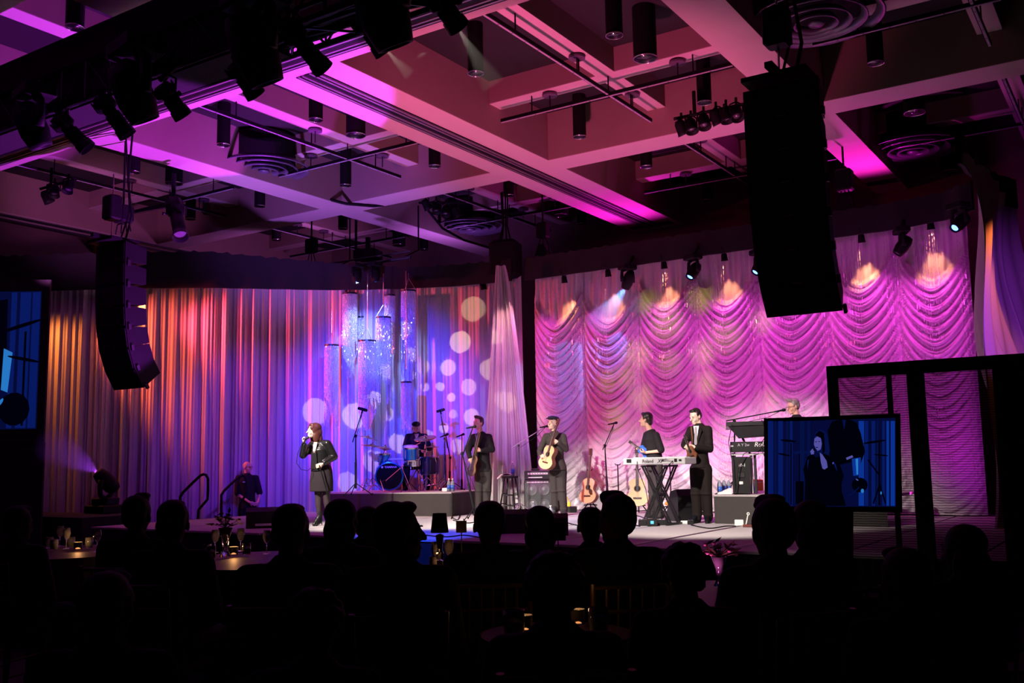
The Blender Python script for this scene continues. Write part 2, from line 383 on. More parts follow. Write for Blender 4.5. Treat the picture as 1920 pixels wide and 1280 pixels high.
# ------------------------------------------------------------------ stage
S = .5
st = MB(); GX = [-15.85 + 2.44 * .5 * i for i in range(0, 13)]
YS = [10.45, 12.40, 14.84, 17.28, 18.5]
XS = [-15.85, -14.0, -11.55, -9.1, -7.88, -6.58, -5.36, -4.12, -2.9, -1.6, -.4]
stage = struct('trim_stage', MB().box(XS[0] + .02, XS[-1], YS[0] + .03, YS[-1] + .6, 0, S - .03), M['black_cloth'])
stage.name = f'trim_{k}'; k += 1
dk = MB()
for i in range(len(XS) - 1):
    for j in range(len(YS) - 1):
        dk.obox(((XS[i] + XS[i + 1]) / 2, (YS[j] + YS[j + 1]) / 2, S - .015), (1, 0, 0), (0, 1, 0), (0, 0, 1), XS[i + 1] - XS[i] - .03, YS[j + 1] - YS[j] - .03, .03)
dk.build('deck_panel', M['deck'], stage)
# tape along the seams
tp = MB()
for x in (-5.36, -4.12): tp.box(x - .03, x + .03, 10.5, 14.9, S, S + .004)
tp.build('seam_tape', mat('seam_tape', (.05, .02, .05), .5), stage)

# ------------------------------------------------------------------ curtains
HT = 5.4
def interp(P, t):
    L_ = [0]
    for a, b in zip(P, P[1:]): L_.append(L_[-1] + math.hypot(b[0] - a[0], b[1] - a[1]))
    t *= L_[-1]
    for i in range(len(P) - 1):
        if t <= L_[i + 1] or i == len(P) - 2:
            u = (t - L_[i]) / (L_[i + 1] - L_[i]); d = Vector((P[i + 1][0] - P[i][0], P[i + 1][1] - P[i][1], 0)).normalized()
            return Vector((P[i][0] + (P[i + 1][0] - P[i][0]) * u, P[i][1] + (P[i + 1][1] - P[i][1]) * u, 0)), Vector((d.y, -d.x, 0)), L_[-1]
PATH = [(-24.4, 10.2), (-20.9, 11.75), (-20.16, 12.2), (-19.4, 12.6), (-18.25, 13.3), (-17.15, 14.1), (-16.36, 14.9), (-15.41, 15.85), (-14.57, 16.45), (-13.88, 16.85), (-12.85, 17.3), (-12.0, 17.5), (-11.35, 17.6)]
def pleats(t, L_, z, seed, amp):
    s_ = t * L_; a = 0
    sl = 1 - z / HT
    ph = .25 * math.sin(.8 * s_ + seed) * sl * 3
    a += math.sin(2 * PI * (s_ / .42 + .55 * math.sin(s_ * 1.3 + seed)) + ph)
    a += .7 * math.sin(2 * PI * (s_ / .19 + .8 * math.sin(s_ * .9 + seed * 2)) - ph * 1.5)
    a += .35 * math.sin(2 * PI * s_ / .083 + 2 * math.sin(s_ * 3) + ph)
    return amp * a * (.55 + .6 * sl) * (.75 + .4 * math.sin(s_ * 2.1 + seed)) * 1.35
def curtain(P, z0, z1, nc, nr, seed, amp):
    rows_ = []
    for j in range(nr + 1):
        z = z0 + (z1 - z0) * j / nr; r = []
        for i in range(nc + 1):
            p, n, L_ = interp(P, i / nc); q = p + n * pleats(i / nc, L_, z, seed, amp); r.append((q.x, q.y, z))
        rows_.append(r)
    return MB().grid(rows_)
c1 = curtain(PATH, .02, HT + .15, 1500, 16, 1.3, .045).build('pleated_curtain', M['sheer'], smooth=True, fix=False)
tag(c1, 'long floor length pleated sheer curtain behind the drums, lit orange to blue', 'curtain')
# flared sheer at the gap between the two drapes
rows_ = []
top = [atz(925, 505, 5.62), atz(945, 505, 5.62)]
for j in range(31):
    v = j / 30; r = []
    a = plane(930 + (905 - 930) * v, 506 + (952 - 506) * v, top[0] + Vector((.2, -.35, 0)))
    b = plane(948 + 57 * (v ** .8), 506 + (955 - 506) * v, top[0] + Vector((.2, -.35, 0)))
    a.z = b.z = 5.62 + (S + .02 - 5.62) * v
    n = Vector((.45, -.9, 0))
    for i in range(61):
        u = i / 60; q = a.lerp(b, u) + n * ((.02 + .045 * v) * (math.sin(u * 31 + 2 * v) + .6 * math.sin(u * 67 + 1)) + .05 * math.sin(u * 9))
        r.append(q)
    rows_.append(r)
c2 = MB().grid(rows_).build('flared_curtain', M['sheer'], smooth=True, fix=False)
tag(c2, 'pale pink sheer curtain tail flaring out beside the bass amplifier', 'curtain')
FB = top[0] + Vector((.2, -.35, 0))
lamp('flare_pink', plane(958, 512, FB, .55), plane(948, 640, FB, 0), (1, .40, .45), 160, 44, .9, .03)
lamp('flare_pink_low', (-9.0, 9.2, 5.2), plane(960, 760, FB, 0), (1, .42, .55), 900, 11, .9, .03)
# swagged backdrop
YD = 17.7
seams = [atY(px, 560, YD).x for px in (1001, 1093, 1196, 1307, 1422, 1552, 1685, 1822)]
def swag_pt(x, z):
    for i in range(len(seams) - 1):
        if x <= seams[i + 1] or i == len(seams) - 2: break
    a, b = seams[i], seams[i + 1]; u = 2 * (x - a) / (b - a) - 1; u = max(-1, min(1, u))
    dz = HT - z
    sag = (.78 - .07 * dz) * (1 - abs(u) ** 1.75)
    h = z + sag                                    # height of this fold line at the seam
    top = HT - .18 - .12 * math.sin(i * 2.1)
    f = max(0, min(1, (top - h) / .25))
    h2 = h + .03 * math.sin(3.1 * h + i * 1.7) + .02 * math.sin(7.3 * h + i)
    p1 = h2 / .205; fr = p1 - math.floor(p1)
    prof = (math.sin(PI * fr) ** .8) * .6 + .4 * (1 - fr)      # rounded fold with a sharp under edge
    w1 = .115 * prof + .022 * math.sin(2 * PI * h2 / .058 + i) + .006 * math.sin(2 * PI * h2 / .031)
    vert = .018 * math.sin(x * 26 + 2 * math.sin(z * 2)) + .012 * math.sin(x * 57 + i)
    seam = .05 * math.exp(-((1 - abs(u)) * 14) ** 2)
    belly = .10 * (1 - u * u)
    return YD - (w1 * f * (.35 + .65 * (1 - abs(u) ** 6)) + vert * (1 - f) + belly * f - seam)
xs = []; x = seams[0]
while x < seams[-1]: xs.append(x); x += .022
xs.append(seams[-1]); rows_ = []
nz_ = 300
for j in range(nz_ + 1):
    z = S + .02 + (HT + .1 - S) * j / nz_
    rows_.append([(x, swag_pt(x, z), z) for x in xs])
c3 = MB().grid(rows_).build('swag_backdrop', M['swag'], smooth=True, fix=False)
tag(c3, 'wide magenta lit backdrop gathered in rows of hanging swags behind the guitarists', 'backdrop')
# ------------------------------------------------------------------ valances
def valance(P, z0f, z1f, n, name, label, th=.05):
    R_ = []
    for side in (0, 1):
        rows_ = []
        for j in range(5):
            r = []
            for i in range(n + 1):
                p, nn, L_ = interp(P, i / n); t = i / n
                z = z0f(t) + (z1f(t) - z0f(t)) * j / 4 + (.018 * math.sin(i * 1.9) + .012 * math.sin(i * 3.7) if j == 4 else 0)
                q = p + nn * (side * -th + .012 * math.sin(i * .9)); r.append((q.x, q.y, z))
            rows_.append(r)
        R_.append(rows_)
    mb = MB(); f, b_ = R_
    loop = f + b_[::-1] + [f[0]]
    mb.grid(loop); o = mb.build(name, M['velour']); return tag(o, label, 'valance')
def off(P, d):
    out = []
    for i, p in enumerate(P):
        _, n, _ = interp(P, max(0, min(1, 0))) if 0 else (None, None, None)
        a = P[max(0, i - 1)]; b_ = P[min(len(P) - 1, i + 1)]; dx, dy = b_[0] - a[0], b_[1] - a[1]; l = math.hypot(dx, dy)
        out.append((p[0] + dy / l * d, p[1] - dx / l * d))
    return out
VP_ = off(PATH, .46)
zl = 5.31
vl = valance(VP_, lambda t: zl + .04, lambda t: 6.15 - .33 * min(1, max(0, (t - .55) / .3)), 150, 'black_valance', 'long black valance hiding the light bar above the pleated curtain')
RV = [(seams[0] + .0, YD - .38), (-6.5, YD - .38), (-3.6, YD - .38), (-2.7, YD - .55), (-2.2, YD - 1.0)]
vr = valance(RV, lambda t: zl + .05, lambda t: zl + .52, 110, 'black_valance', 'straight black valance along the top of the swagged magenta backdrop')
# end wing of loose orange and violet sheer at the far right
wt = [atz(1806, 300, 5.45), atz(1838, 332, 5.45), atz(1868, 372, 5.45)]
WP = [(p.x, p.y) for p in wt] + [(wt[2].x + .25, wt[2].y + .7)]
rows_ = []
for j in range(41):
    z = 5.55 - 5.0 * j / 40; r = []
    for i in range(121):
        p, n, L_ = interp(WP, i / 120); v = j / 40
        q = p + n * (.10 * math.sin(i * .21 + 1.5 * math.sin(v * 5)) + .05 * math.sin(i * .47 + 3 * v)) * (.4 + .8 * v) + Vector((.14 * v + .09 * math.sin(v * 9 + i * .03), 0, 0)); r.append((q.x, q.y, z))
    rows_.append(r)
tag(MB().grid(rows_).build('wing_curtain', M['sheer'], smooth=True, fix=False), 'loosely gathered orange and violet sheer wing at the far right of the backdrop', 'curtain')
valance([(p[0] - .02, p[1] - .12) for p in WP], lambda t: 5.38, lambda t: 5.85, 30, 'black_valance', 'short black valance capping the orange wing curtain at the right')
WQ = Vector((WP[1][0], WP[1][1], 0)); wt_ = Vector((-WQ.x, -WQ.y, 0)).normalized()
lamp('wing_orange', WQ + Vector((.75, -.5, 5.2)), WQ + Vector((0, .1, 3.2)), (1, .20, .05), 150, 62, .8, .05)
lamp('wing_violet', WQ + Vector((1.5, -2.6, 3.0)), WQ + Vector((0, .3, 3.4)), (.42, .05, .9), 260, 46, .8, .1)
# fringe of crystal strands over the backdrop
def strand_set(mb, x0, x1, z0, z1, y, step, wd):
    x = x0
    while x < x1:
        za = z0 + rnd.uniform(0, .25); xx = x + rnd.uniform(-.3, .3) * step
        z = z1
        while z > za:
            l = rnd.uniform(.05, .12); mb.obox((xx, y + rnd.uniform(-.006, .006), z - l / 2), (math.cos(z * 7), math.sin(z * 7), 0), (-math.sin(z * 7), math.cos(z * 7), 0), (0, 0, 1), wd, wd * .5, l * .8); z -= l * 1.15
        x += step
cs = MB()
for i in range(len(seams) - 1):
    a, b_ = seams[i], seams[i + 1]; w_ = b_ - a
    strand_set(cs, a + .30 * w_, a + .66 * w_ if i % 2 == 0 else a + .55 * w_, S + .4, HT, YD - .24, .042, .008)
    strand_set(cs, b_ - .12 * w_, min(b_ + .10 * w_, seams[-1]), S + .4, HT, YD - .22, .050, .008)
tag(cs.build('crystal_fringe', mat('crystal_strand', (.8, .74, .8), .2, .3), fix=False), 'thin dashed crystal strands hanging in bands before the swags', 'bead curtain', kind='stuff')

# ------------------------------------------------------------------ lighting fixtures
LENS = {}
def lens(name, col, s_):
    if name not in LENS: LENS[name] = mat('lens_' + name, (.1, .1, .1), .2, emit=col, es=s_)
    return LENS[name]
M['lens_off'] = mat('lens_off', (.25, .22, .28), .08, .6)
def basis(d):
    d = Vector(d).normalized(); a = Vector((0, 0, 1)) if abs(d.z) < .95 else Vector((1, 0, 0)); s_ = d.cross(a).normalized(); return d, s_, s_.cross(d)
def moving_head(p, aim, label, sc=1.0, lm=None, hang=1, group=None, base=True):
    """p is the middle of the head"""
    p = Vector(p); d, s_, u = basis(aim); root = thing('moving_head_light', label, 'stage light', p + Vector((0, 0, .42 * sc * hang)), group)
    MB().lathe(p, [(.0, -.24 * sc), (.10 * sc, -.23 * sc), (.135 * sc, -.14 * sc), (.14 * sc, .05 * sc), (.115 * sc, .16 * sc), (.105 * sc, .20 * sc), (.09 * sc, .20 * sc), (.085 * sc, .17 * sc), (0, .17 * sc)], 20, d).build('lamp_head', M['black'], root, smooth=True)
    MB().lathe(p + d * .165 * sc, [(.0, .02 * sc), (.05 * sc, .015 * sc), (.082 * sc, .0), (.08 * sc, .004 * sc)], 18, d).build('lens', lm or M['lens_off'], root, smooth=True)
    h = Vector((s_.x, s_.y, 0)).normalized(); z = Vector((0, 0, hang))
    for e in (-1, 1):
        MB().tube([p + h * e * .165 * sc - z * .02 * sc, p + h * e * .18 * sc + z * .1 * sc, p + h * e * .17 * sc + z * .24 * sc, p + h * e * .08 * sc + z * .29 * sc], [.05 * sc, .045 * sc, .04 * sc, .05 * sc], 8).build('yoke_arm', M['black'], root, smooth=True)
    if base: MB().obox(p + z * .35 * sc, h, Vector((0, 0, 1)).cross(h), (0, 0, 1), .40 * sc, .30 * sc, .13 * sc, .02 * sc).build('base', M['black'], root)
    return root
def par_can(p, aim, label, sc=1.0, lm=None, group=None):
    p = Vector(p); d, s_, u = basis(aim); root = thing('par_can', label, 'stage light', p + Vector((0, 0, .2 * sc)), group)
    MB().lathe(p, [(0, -.12 * sc), (.05 * sc, -.115 * sc), (.075 * sc, -.07 * sc), (.085 * sc, .06 * sc), (.095 * sc, .10 * sc), (.085 * sc, .10 * sc), (.075 * sc, .05 * sc), (0, .05 * sc)], 16, d).build('housing', M['black'], root, smooth=True)
    MB().lathe(p + d * .055 * sc, [(0, .01 * sc), (.072 * sc, 0)], 14, d).build('lens', lm or M['lens_off'], root, smooth=True)
    MB().tube([p + s_ * .09 * sc, p + s_ * .09 * sc + Vector((0, 0, .12 * sc)), p + Vector((0, 0, .16 * sc)), p - s_ * .09 * sc + Vector((0, 0, .12 * sc)), p - s_ * .09 * sc], .012 * sc, 6).cone(p + Vector((0, 0, .15 * sc)), p + Vector((0, 0, .22 * sc)), .018 * sc).build('yoke', M['black'], root)
    return root
def profile_spot(p, q, label, lm=None, group='profile spots on the front truss', rr=.10):
    """from tail p to lens q"""
    p, q = Vector(p), Vector(q); d = (q - p); Ln = d.length; d, s_, u = basis(d)
    root = thing('profile_spotlight', label, 'stage light', p + Vector((0, 0, .3)), group)
    MB().lathe(p, [(0, 0), (rr * .8, .01), (rr * 1.15, .06), (rr * 1.2, Ln * .36), (rr * .75, Ln * .42), (rr * .72, Ln * .5), (rr * .9, Ln * .52), (rr * .9, Ln * .93), (rr * .8, Ln * .95), (0, Ln * .95)], 18, d).build('housing', M['black'], root, smooth=True)
    g = MB()
    for k_ in range(7):
        a = 2 * PI * k_ / 7; g.bar(p + d * (Ln * .06) + (s_ * math.cos(a) + u * math.sin(a)) * rr * 1.2, p + d * (Ln * .34) + (s_ * math.cos(a) + u * math.sin(a)) * rr * 1.2, .012, .02)
    g.build('cooling_fin', M['gunmetal'], root)
    MB().lathe(q - d * .04, [(rr * 1.02, 0), (rr * 1.1, .10), (rr * 1.08, .10), (rr * .98, 0)], 18, d, closed=True).build('top_hat', M['gunmetal'], root)
    MB().lathe(p + d * Ln * .94, [(0, .02), (rr * .82, .012)], 16, d).build('lens', lm or M['lens_off'], root)
    m_ = p + d * Ln * .42
    MB().tube([m_ + s_ * rr * 1.3, m_ + s_ * rr * 1.4 + Vector((0, 0, .16)), m_ + Vector((0, 0, .24)), m_ - s_ * rr * 1.4 + Vector((0, 0, .16)), m_ - s_ * rr * 1.3], .014, 6).build('yoke', M['black'], root)
    MB().tube([m_ + s_ * rr * 1.1 + d * .02, m_ + s_ * rr * 1.9 + d * .02], [.015, .03], 6).build('shutter_handle', M['gunmetal'], root)
    return root
# front truss across the room
tr = thing('lighting_truss', 'long black box truss crossing the top left of the ceiling', 'truss', (-9, 6.9, 6.6))
X0, X1, TA, TB_, TC, TD = -14.6, -3.6, 6.72, 7.26, 5.98, 6.5
g = MB()
for y in (TA, TB_):
    for z in (TC, TD): g.cone((X0, y, z), (X1, y, z), .03, n=10)
g.build('chord', M['black'], tr)
g = MB(); x = X0; i = 0
while x < X1 - .4:
    x2 = x + .5
    for y in (TA, TB_): g.cone((x, y, TC if i % 2 else TD), (x2, y, TD if i % 2 else TC), .014, n=6).cone((x, y, TC), (x, y, TD), .014, n=6)
    for z in (TC, TD): g.cone((x, TA if i % 2 else TB_, z), (x2, TB_ if i % 2 else TA, z), .014, n=6)
    x = x2; i += 1
g.build('brace', M['gunmetal'], tr)
g = MB()
for q in range(9):
    y = TA + .06 + q * .05; g.tube([(X0 + (X1 - X0) * t / 22, y + .03 * math.sin(t * 1.7 + q), TC + .07 + .03 * math.sin(t * 1.1 + q * 2)) for t in range(23)], .035, 6)
g.build('cable_bundle', M['black'], tr)
MB().box(X0, -7.6, 6.78, 7.22, 5.95, 6.95).build('cloth_wrap', M['black_cloth'], tr)
TB = Vector((-9, 6.99, 5.9))
def tp_(x, y, d=0.0): p = atY(x, y, 6.42 + d); return p
def clamp_on(root, p):
    MB().tube([(p.x, p.y, p.z + .05), (p.x, 6.60, 5.90), (p.x, 6.69, 5.955)], .03, 8).build('clamp', M['black'], root)
for i, (a, b_, lb, lm) in enumerate([
    ((536, 45), (600, 122), 'black profile spotlight angled down beside the largest moving head, right of it', None),
    ((300, 158), (338, 210), 'black profile spotlight hanging just right of the second moving head from the left', None),
    ((185, 180), (234, 246), 'black profile spotlight hanging just left of the second moving head from the left', None),
    ((105, 218), (158, 272), 'leftmost angled profile spotlight on the front truss', None),
    ((437, 118), (474, 170), 'short profile spotlight tucked under the left side of the largest moving head', None),
    ((672, 28), (715, 88), 'profile spotlight throwing the left one of two white beams', (1, .9, .75)),
    ((815, -12), (853, 42), 'profile spotlight throwing the right one of two white beams', (1, .9, .75))]):
    clamp_on(profile_spot(tp_(*a), tp_(b_[0], b_[1], .25), lb, lens('warm_white', (1, .85, .65), 6) if lm else None), tp_(*a))
for (x, y, sc, lb) in ((478, 98, 1.9, 'largest black moving head hanging from the middle of the front truss'), (252, 178, 1.75, 'second black moving head from the left on the front truss'), (62, 240, 1.45, 'leftmost black moving head on the front truss'), (718, 22, 1.9, 'black moving head at the top edge between the two white beams')):
    clamp_on(moving_head(tp_(x, y), (.1, .5, -1), lb, sc * .86, group='moving heads on the front truss'), tp_(x, y) + Vector((0, 0, .4)))

# ------------------------------------------------------------------ line arrays
def line_array(loc, label, n=7):
    root = thing('line_array_speaker', label, 'loudspeaker', (0, 0, 0), 'hanging line arrays')
    W_, H_, D_ = .80, .352, .46
    p = Vector((0, 0, 0)); ang = 0
    MB().box(-.34, .34, -.22, .30, .02, .07).box(-.04, .04, -.35, .45, .07, .13).build('fly_frame', M['black'], root)
    for i, da in enumerate((0, 1, 1.5, 2.5, 6, 9, 11)):
        ang += math.radians(da); dn = Vector((0, math.sin(ang), -math.cos(ang))); fw = Vector((0, -math.cos(ang), -math.sin(ang)))
        a = p; b_ = p + dn * H_
        P_ = []
        for q, sh in ((b_, .022), (a, .022)):
            up = -dn if q is b_ else dn
            P_ += [q + Vector((-W_ / 2, 0, 0)), q + Vector((W_ / 2, 0, 0)), q + Vector((W_ * .40, 0, 0)) - fw * D_ + up * sh * 2, q + Vector((-W_ * .40, 0, 0)) - fw * D_ + up * sh * 2]
        P_ = [v - dn * 0 + (dn * -.004) for v in P_]
        cab = MB().hexa(P_).build('cabinet', M['black'], root)
        MB().obox((a + b_) / 2 + fw * .006, (1, 0, 0), dn, fw, W_ - .04, H_ - .04, .012, .004).build('grille', M['black_cloth'], cab)
        MB().obox(b_ + fw * .004 - dn * .012, (1, 0, 0), dn, fw, .10, .014, .01).build('badge', mat('array_badge', (.12, .07, .08), .5) if i == 0 else bpy.data.materials['array_badge'], cab)
        r_ = MB()
        for sx in (1,): r_.obox(b_ - fw * .06 + Vector((sx * (W_ / 2 + .012), 0, 0)), (1, 0, 0), dn, fw, .03, .09, .05)
        r_.build('rigging_link', M['gunmetal'], root)
        p = b_
    g = MB()
    for x in (-.0,): g.tube([(x, 0, .13), (x, .02, .5), (x + .01, .0, 1.2)], .012, 6)
    g.build('chain', M['chrome'], root)
    MB().obox((0, .0, .62), (1, 0, 0), (0, 1, 0), (0, 0, 1), .26, .22, .42, .03).build('hoist', M['black'], root)
    MB().tube([(.1, .2, .1), (.18, .25, .5), (.12, .2, 1.1), (.2, .2, 1.9)], .02, 6).tube([(-.05, .2, .1), (.05, .3, .6), (.02, .2, 1.9)], .016, 6).build('cable', M['black'], root)
    root.location = loc; return root
aR = atY(1462, 158, 9.75); aL = atY(208, 458, 9.6)
ra = line_array(aR, 'large black line array speaker hanging before the swagged backdrop')
ca = copy_tree(ra, loc=aL, label='smaller looking black line array speaker hanging before the orange curtain at left')

# ------------------------------------------------------------------ ceiling fittings
DZ = 7.33
def downlight(r, ln):
    root = thing('downlight', '', 'ceiling light', (0, 0, 0))
    MB().lathe((0, 0, 0), [(r, 0), (r, ln), (0, ln)], 24).lathe((0, 0, 0), [(r * .97, 0), (r * .97, .03)], 24).build('can', M['can'], root, smooth=False)
    MB().lathe((0, 0, 0), [(r * 1.04, -.004), (r * 1.04, .014), (r * .96, .014), (r * .96, -.004)], 28, closed=True).build('rim', M['reflector'], root, smooth=True)
    pr = [(r * .94, .0), (r * .86, .07), (r * .62, .15), (r * .3, .2), (0, .2)]
    MB().lathe((0, 0, 0), pr, 28).build('reflector', M['reflector'], root, smooth=True, fix=False)
    return root
dl_s, dl_b = downlight(.118, .79), downlight(.172, .79)
LPX = [(140, 52, 0), (419, 272, 0), (592, 225, 0), (251, 323, 0), (326, 344, 1), (487, 387, 0), (667, 254, 1), (815, 312, 0), (648, 348, 0), (892, 138, 0), (1152, 67, 0), (1210, 110, 1), (1087, 257, 0), (1321, 193, 0), (1212, 313, 0), (954, 367, 0), (1053, 404, 1), (1091, 420, 0), (357, 411, 0), (518, 450, 0), (748, 460, 1), (643, 429, 0), (795, 468, 0), (1642, 119, 0), (1715, 212, 1), (1327, 376, 0), (1780, 322, 1)]
DLL = ['above the top left corner of the front truss', 'left of the round diffuser, hanging by the violet lit beam', 'right of the violet lit patch, high over the drums', 'above the far left curtain, beside a bigger can', 'at far left beside the hanging profile lamp', 'below and left of the left round diffuser', 'just above the crossed pipes over the drums', 'beside the wide beam, right of the crossed pipes over the drums', 'under the crossed pipes over the drums, beside the drooping cable', 'left of the white beam high in the middle of the ceiling', 'highest in the right middle of the ceiling', 'beside the sprinkler above the crossed pipes at upper middle', 'tall can below the crossed pipes at upper middle', 'above the bar of small spotlights, left of the large array', 'in the recess below the middle cross beam', 'left of the wide beam, over the middle sprinkler', 'in the far bay left of the magenta beam end', 'farthest one left of the magenta beam end', 'farthest left above the left line array', 'above the left end of the swooping light bar', 'twin cans above the truss over the crystals, left one', 'at the far crossed pipes left of the middle', 'twin cans above the truss over the crystals, right one', 'right of the large round diffuser at top right', 'in the dim bay at the far right', 'closest to the large array, on its left near the valance', 'above the orange wing curtain at far right']
for i, (x, y, b_) in enumerate(LPX):
    o = (dl_b if b_ else dl_s); first = (i == 0) or (i == 4)
    c = o if first else copy_tree(o)
    c.location = atz(x, y, DZ); c['group'] = 'downlight cans hanging in the ceiling bays'
    c['label'] = ('large ' if b_ else 'small ') + 'black downlight can ' + DLL[i]
# round air diffusers
def diffuser():
    root = thing('air_diffuser', '', 'air vent', (0, 0, 0))
    mt = mat('diffuser_enamel', (.16, .13, .2), .3, .3)
    for r, z, w_ in ((.90, .0, .11), (.68, -.02, .09), (.48, -.045, .07), (.30, -.065, .05)):
        MB().lathe((0, 0, z), [(r, 0), (r - w_, .09), (r - w_ - .01, .08), (r - .015, -.012)], 40, closed=True).build('ring', mt, root, smooth=True)
    MB().lathe((0, 0, -.08), [(0, -.01), (.09, 0), (.12, .03), (.10, .05)], 24).build('centre_cone', mt, root, smooth=True)
    MB().lathe((0, 0, .1), [(.62, .0), (.62, .54), (0, .54)], 32).build('neck', M['can'], root)
    return root
df = diffuser(); df['group'] = 'round air diffusers in the ceiling'
for i, (x, y, lb) in enumerate(((495, 317, 'round ringed air diffuser hanging beside the drooping cable, left of the crossed pipes'), (1530, 38, 'largest round ringed air diffuser at the top right of the ceiling'), (882, 427, 'round ringed air diffuser above the joint of the two valances'), (1712, 280, 'round ringed air diffuser right of the magenta lit beam end'))):
    c = df if i == 0 else copy_tree(df); c.location = atz(x, y, 7.42); c['label'] = lb
# crossed rigging pipes under the small beams
def pipe(p0, p1, label, d=.06):
    p0, p1 = Vector(p0), Vector(p1); root = thing('rigging_rail', label, 'rail', (p0 + p1) / 2, 'slotted rails under the small ceiling beams')
    MB().bar(p0, p1, d, .055).build('rail', M['black'], root)
    MB().bar(p0 + Vector((0, 0, -.03)), p1 + Vector((0, 0, -.03)), d * .55, .008).build('rail_face', mat('rail_face', (.40, .34, .42), .5) if 'rail_face' not in bpy.data.materials else bpy.data.materials['rail_face'], root)
    g = MB(); n = int((p1 - p0).length / .33)
    for i in range(1, n): q = p0.lerp(p1, i / n) + Vector((0, 0, -.036)); g.lathe(q, [(0, -.004), (.012, 0)], 6)
    g.build('bolt_hole', M['black'], root)
    for t in (.15, .5, .85): q = p0.lerp(p1, t); MB().cone(q, q + Vector((0, 0, ZS - q.z)), .012, n=6).build('hanger', M['black'], root)
PZ = 7.42
for ci, (cx, nm) in enumerate(((-18.1, 'far left bay'), (-12.72, 'bay over the drums'), (-7.01, 'upper middle bay'), (-1.6, 'far right bay'))):
    for ri, (y0, y1, yc, rn) in enumerate(((10.1, 15.2, 13.62, 'near'), (16.4, 21.2, 19.3, 'far'))):
        pipe((cx, y0, PZ), (cx, y1, PZ), f'black slotted rail running away from us in the {rn} {nm}')
        pipe((cx - 2.1, yc, PZ - .02), (cx + 2.1, yc, PZ - .02), f'black slotted rail running across the {rn} {nm}')
# sprinklers
sp = thing('sprinkler', '', 'sprinkler', (0, 0, 0), 'sprinklers under the small beams')
MB().cone((0, 0, -.22), (0, 0, .06), .012, n=6).build('stem', M['gunmetal'], sp); MB().lathe((0, 0, 0), [(0, 0), (.13, -.01), (.13, .02), (0, .035)], 18).build('rosette', mat('rosette', (.10, .06, .10), .5), sp)
SPX = [(1085, 108), (1020, 173), (1188, 178), (1260, 110), (590, 246), (572, 290), (718, 293), (881, 354), (1003, 358), (980, 393), (1316, 264), (1252, 308), (1742, 207), (273, 332), (408, 370), (576, 441), (582, 417)]
SPL = ['on the small beam above the upper middle crossed rails', 'left of the upper middle crossed rails', 'just right of the upper middle crossed rails', 'at upper middle beside the large downlight', 'upper left of the crossed rails over the drums', 'right of the left round diffuser', 'right of the crossed rails over the drums', 'left in the middle far bay', 'right in the middle far bay against the wide beam', 'on the pink streaked beam of the middle far bay', 'just left of the large array, above the rail', 'farther left of the large array', 'in the dim far right bay', 'beside the far left downlights', 'beside the hanging profile lamp', 'above the light bar, lower one', 'above the light bar, upper one']
for i, (x, y) in enumerate(SPX):
    c = sp if i == 0 else copy_tree(sp); q = atz(x, y, 7.66)
    bx = min([(a_ + b2) / 2 for a_, b2 in cof], key=lambda v: abs(v - q.x)); by = min(SECY, key=lambda v: abs(v - q.y))
    if abs(bx - q.x) < abs(by - q.y): q.x = bx
    else: q.y = by
    q.z = 7.66; c.location = q; c['label'] = 'small round sprinkler rosette ' + SPL[i]
# ------------------------------------------------------------------ rigging above the curtains
def hoist(p, zt, label, w_=.26, h_=.34, legs=(-.12, .0, .12), zl=None, tri=True):
    p = Vector(p); root = thing('chain_hoist', label, 'chain hoist', p, 'chain hoists')
    MB().obox(p, (1, 0, 0), (0, 1, 0), (0, 0, 1), w_, w_ * .8, h_, .03).build('motor_body', M['black'], root)
    MB().cone(p + Vector((0, 0, h_ / 2)), (p.x, p.y, ZT), .02, n=6).build('hook', M['black'], root)
    g = MB()
    for a in legs: g.tube([p + Vector((a * .5, 0, -h_ / 2)), Vector((p.x + a * 1.1, p.y, (p.z + zl) / 2)), Vector((p.x + a * 1.4, p.y, zl))], .012, 5)
    g.build('chain', M['black'], root)
    if tri: MB().prism([(p.x - .2, p.y - .1, zl), (p.x + .2, p.y - .1, zl), (p.x + .07, p.y - .1, zl + .34), (p.x - .07, p.y - .1, zl + .34)], (0, .2, 0)).build('truss_bracket', M['black'], root)
    return root
Yv = 17.2
def hang_to(root, p, q, r_=.02):
    p, q = Vector(p), Vector(q); q = q + (q - p).normalized() * .06; MB().tube([p, q], r_, 6).build('mounting_arm', M['black'], root); return root
def near_on(p, a, b_): t = max(0, min(1, (p - a).dot(b_ - a) / (b_ - a).length_squared)); return a.lerp(b_, t)
hoist(atY(584, 461, 16.3), PZ, 'chain hoist above the valance, left of the hanging projector box', zl=5.85)
hoist(atY(1018, 432, 18.0), PZ, 'chain hoist above the left end of the swagged backdrop valance', zl=5.9)
hoist(atY(1583, 338, 18.0), PZ, 'chain hoist right of the large line array, above its valance', .3, .4, zl=5.9)
hoist(atY(231, 402, 10.1), 7.3, 'square hoist with loose cables above the left line array', .3, .3, (-.14, -.03, .08, .16), 5.55, False)
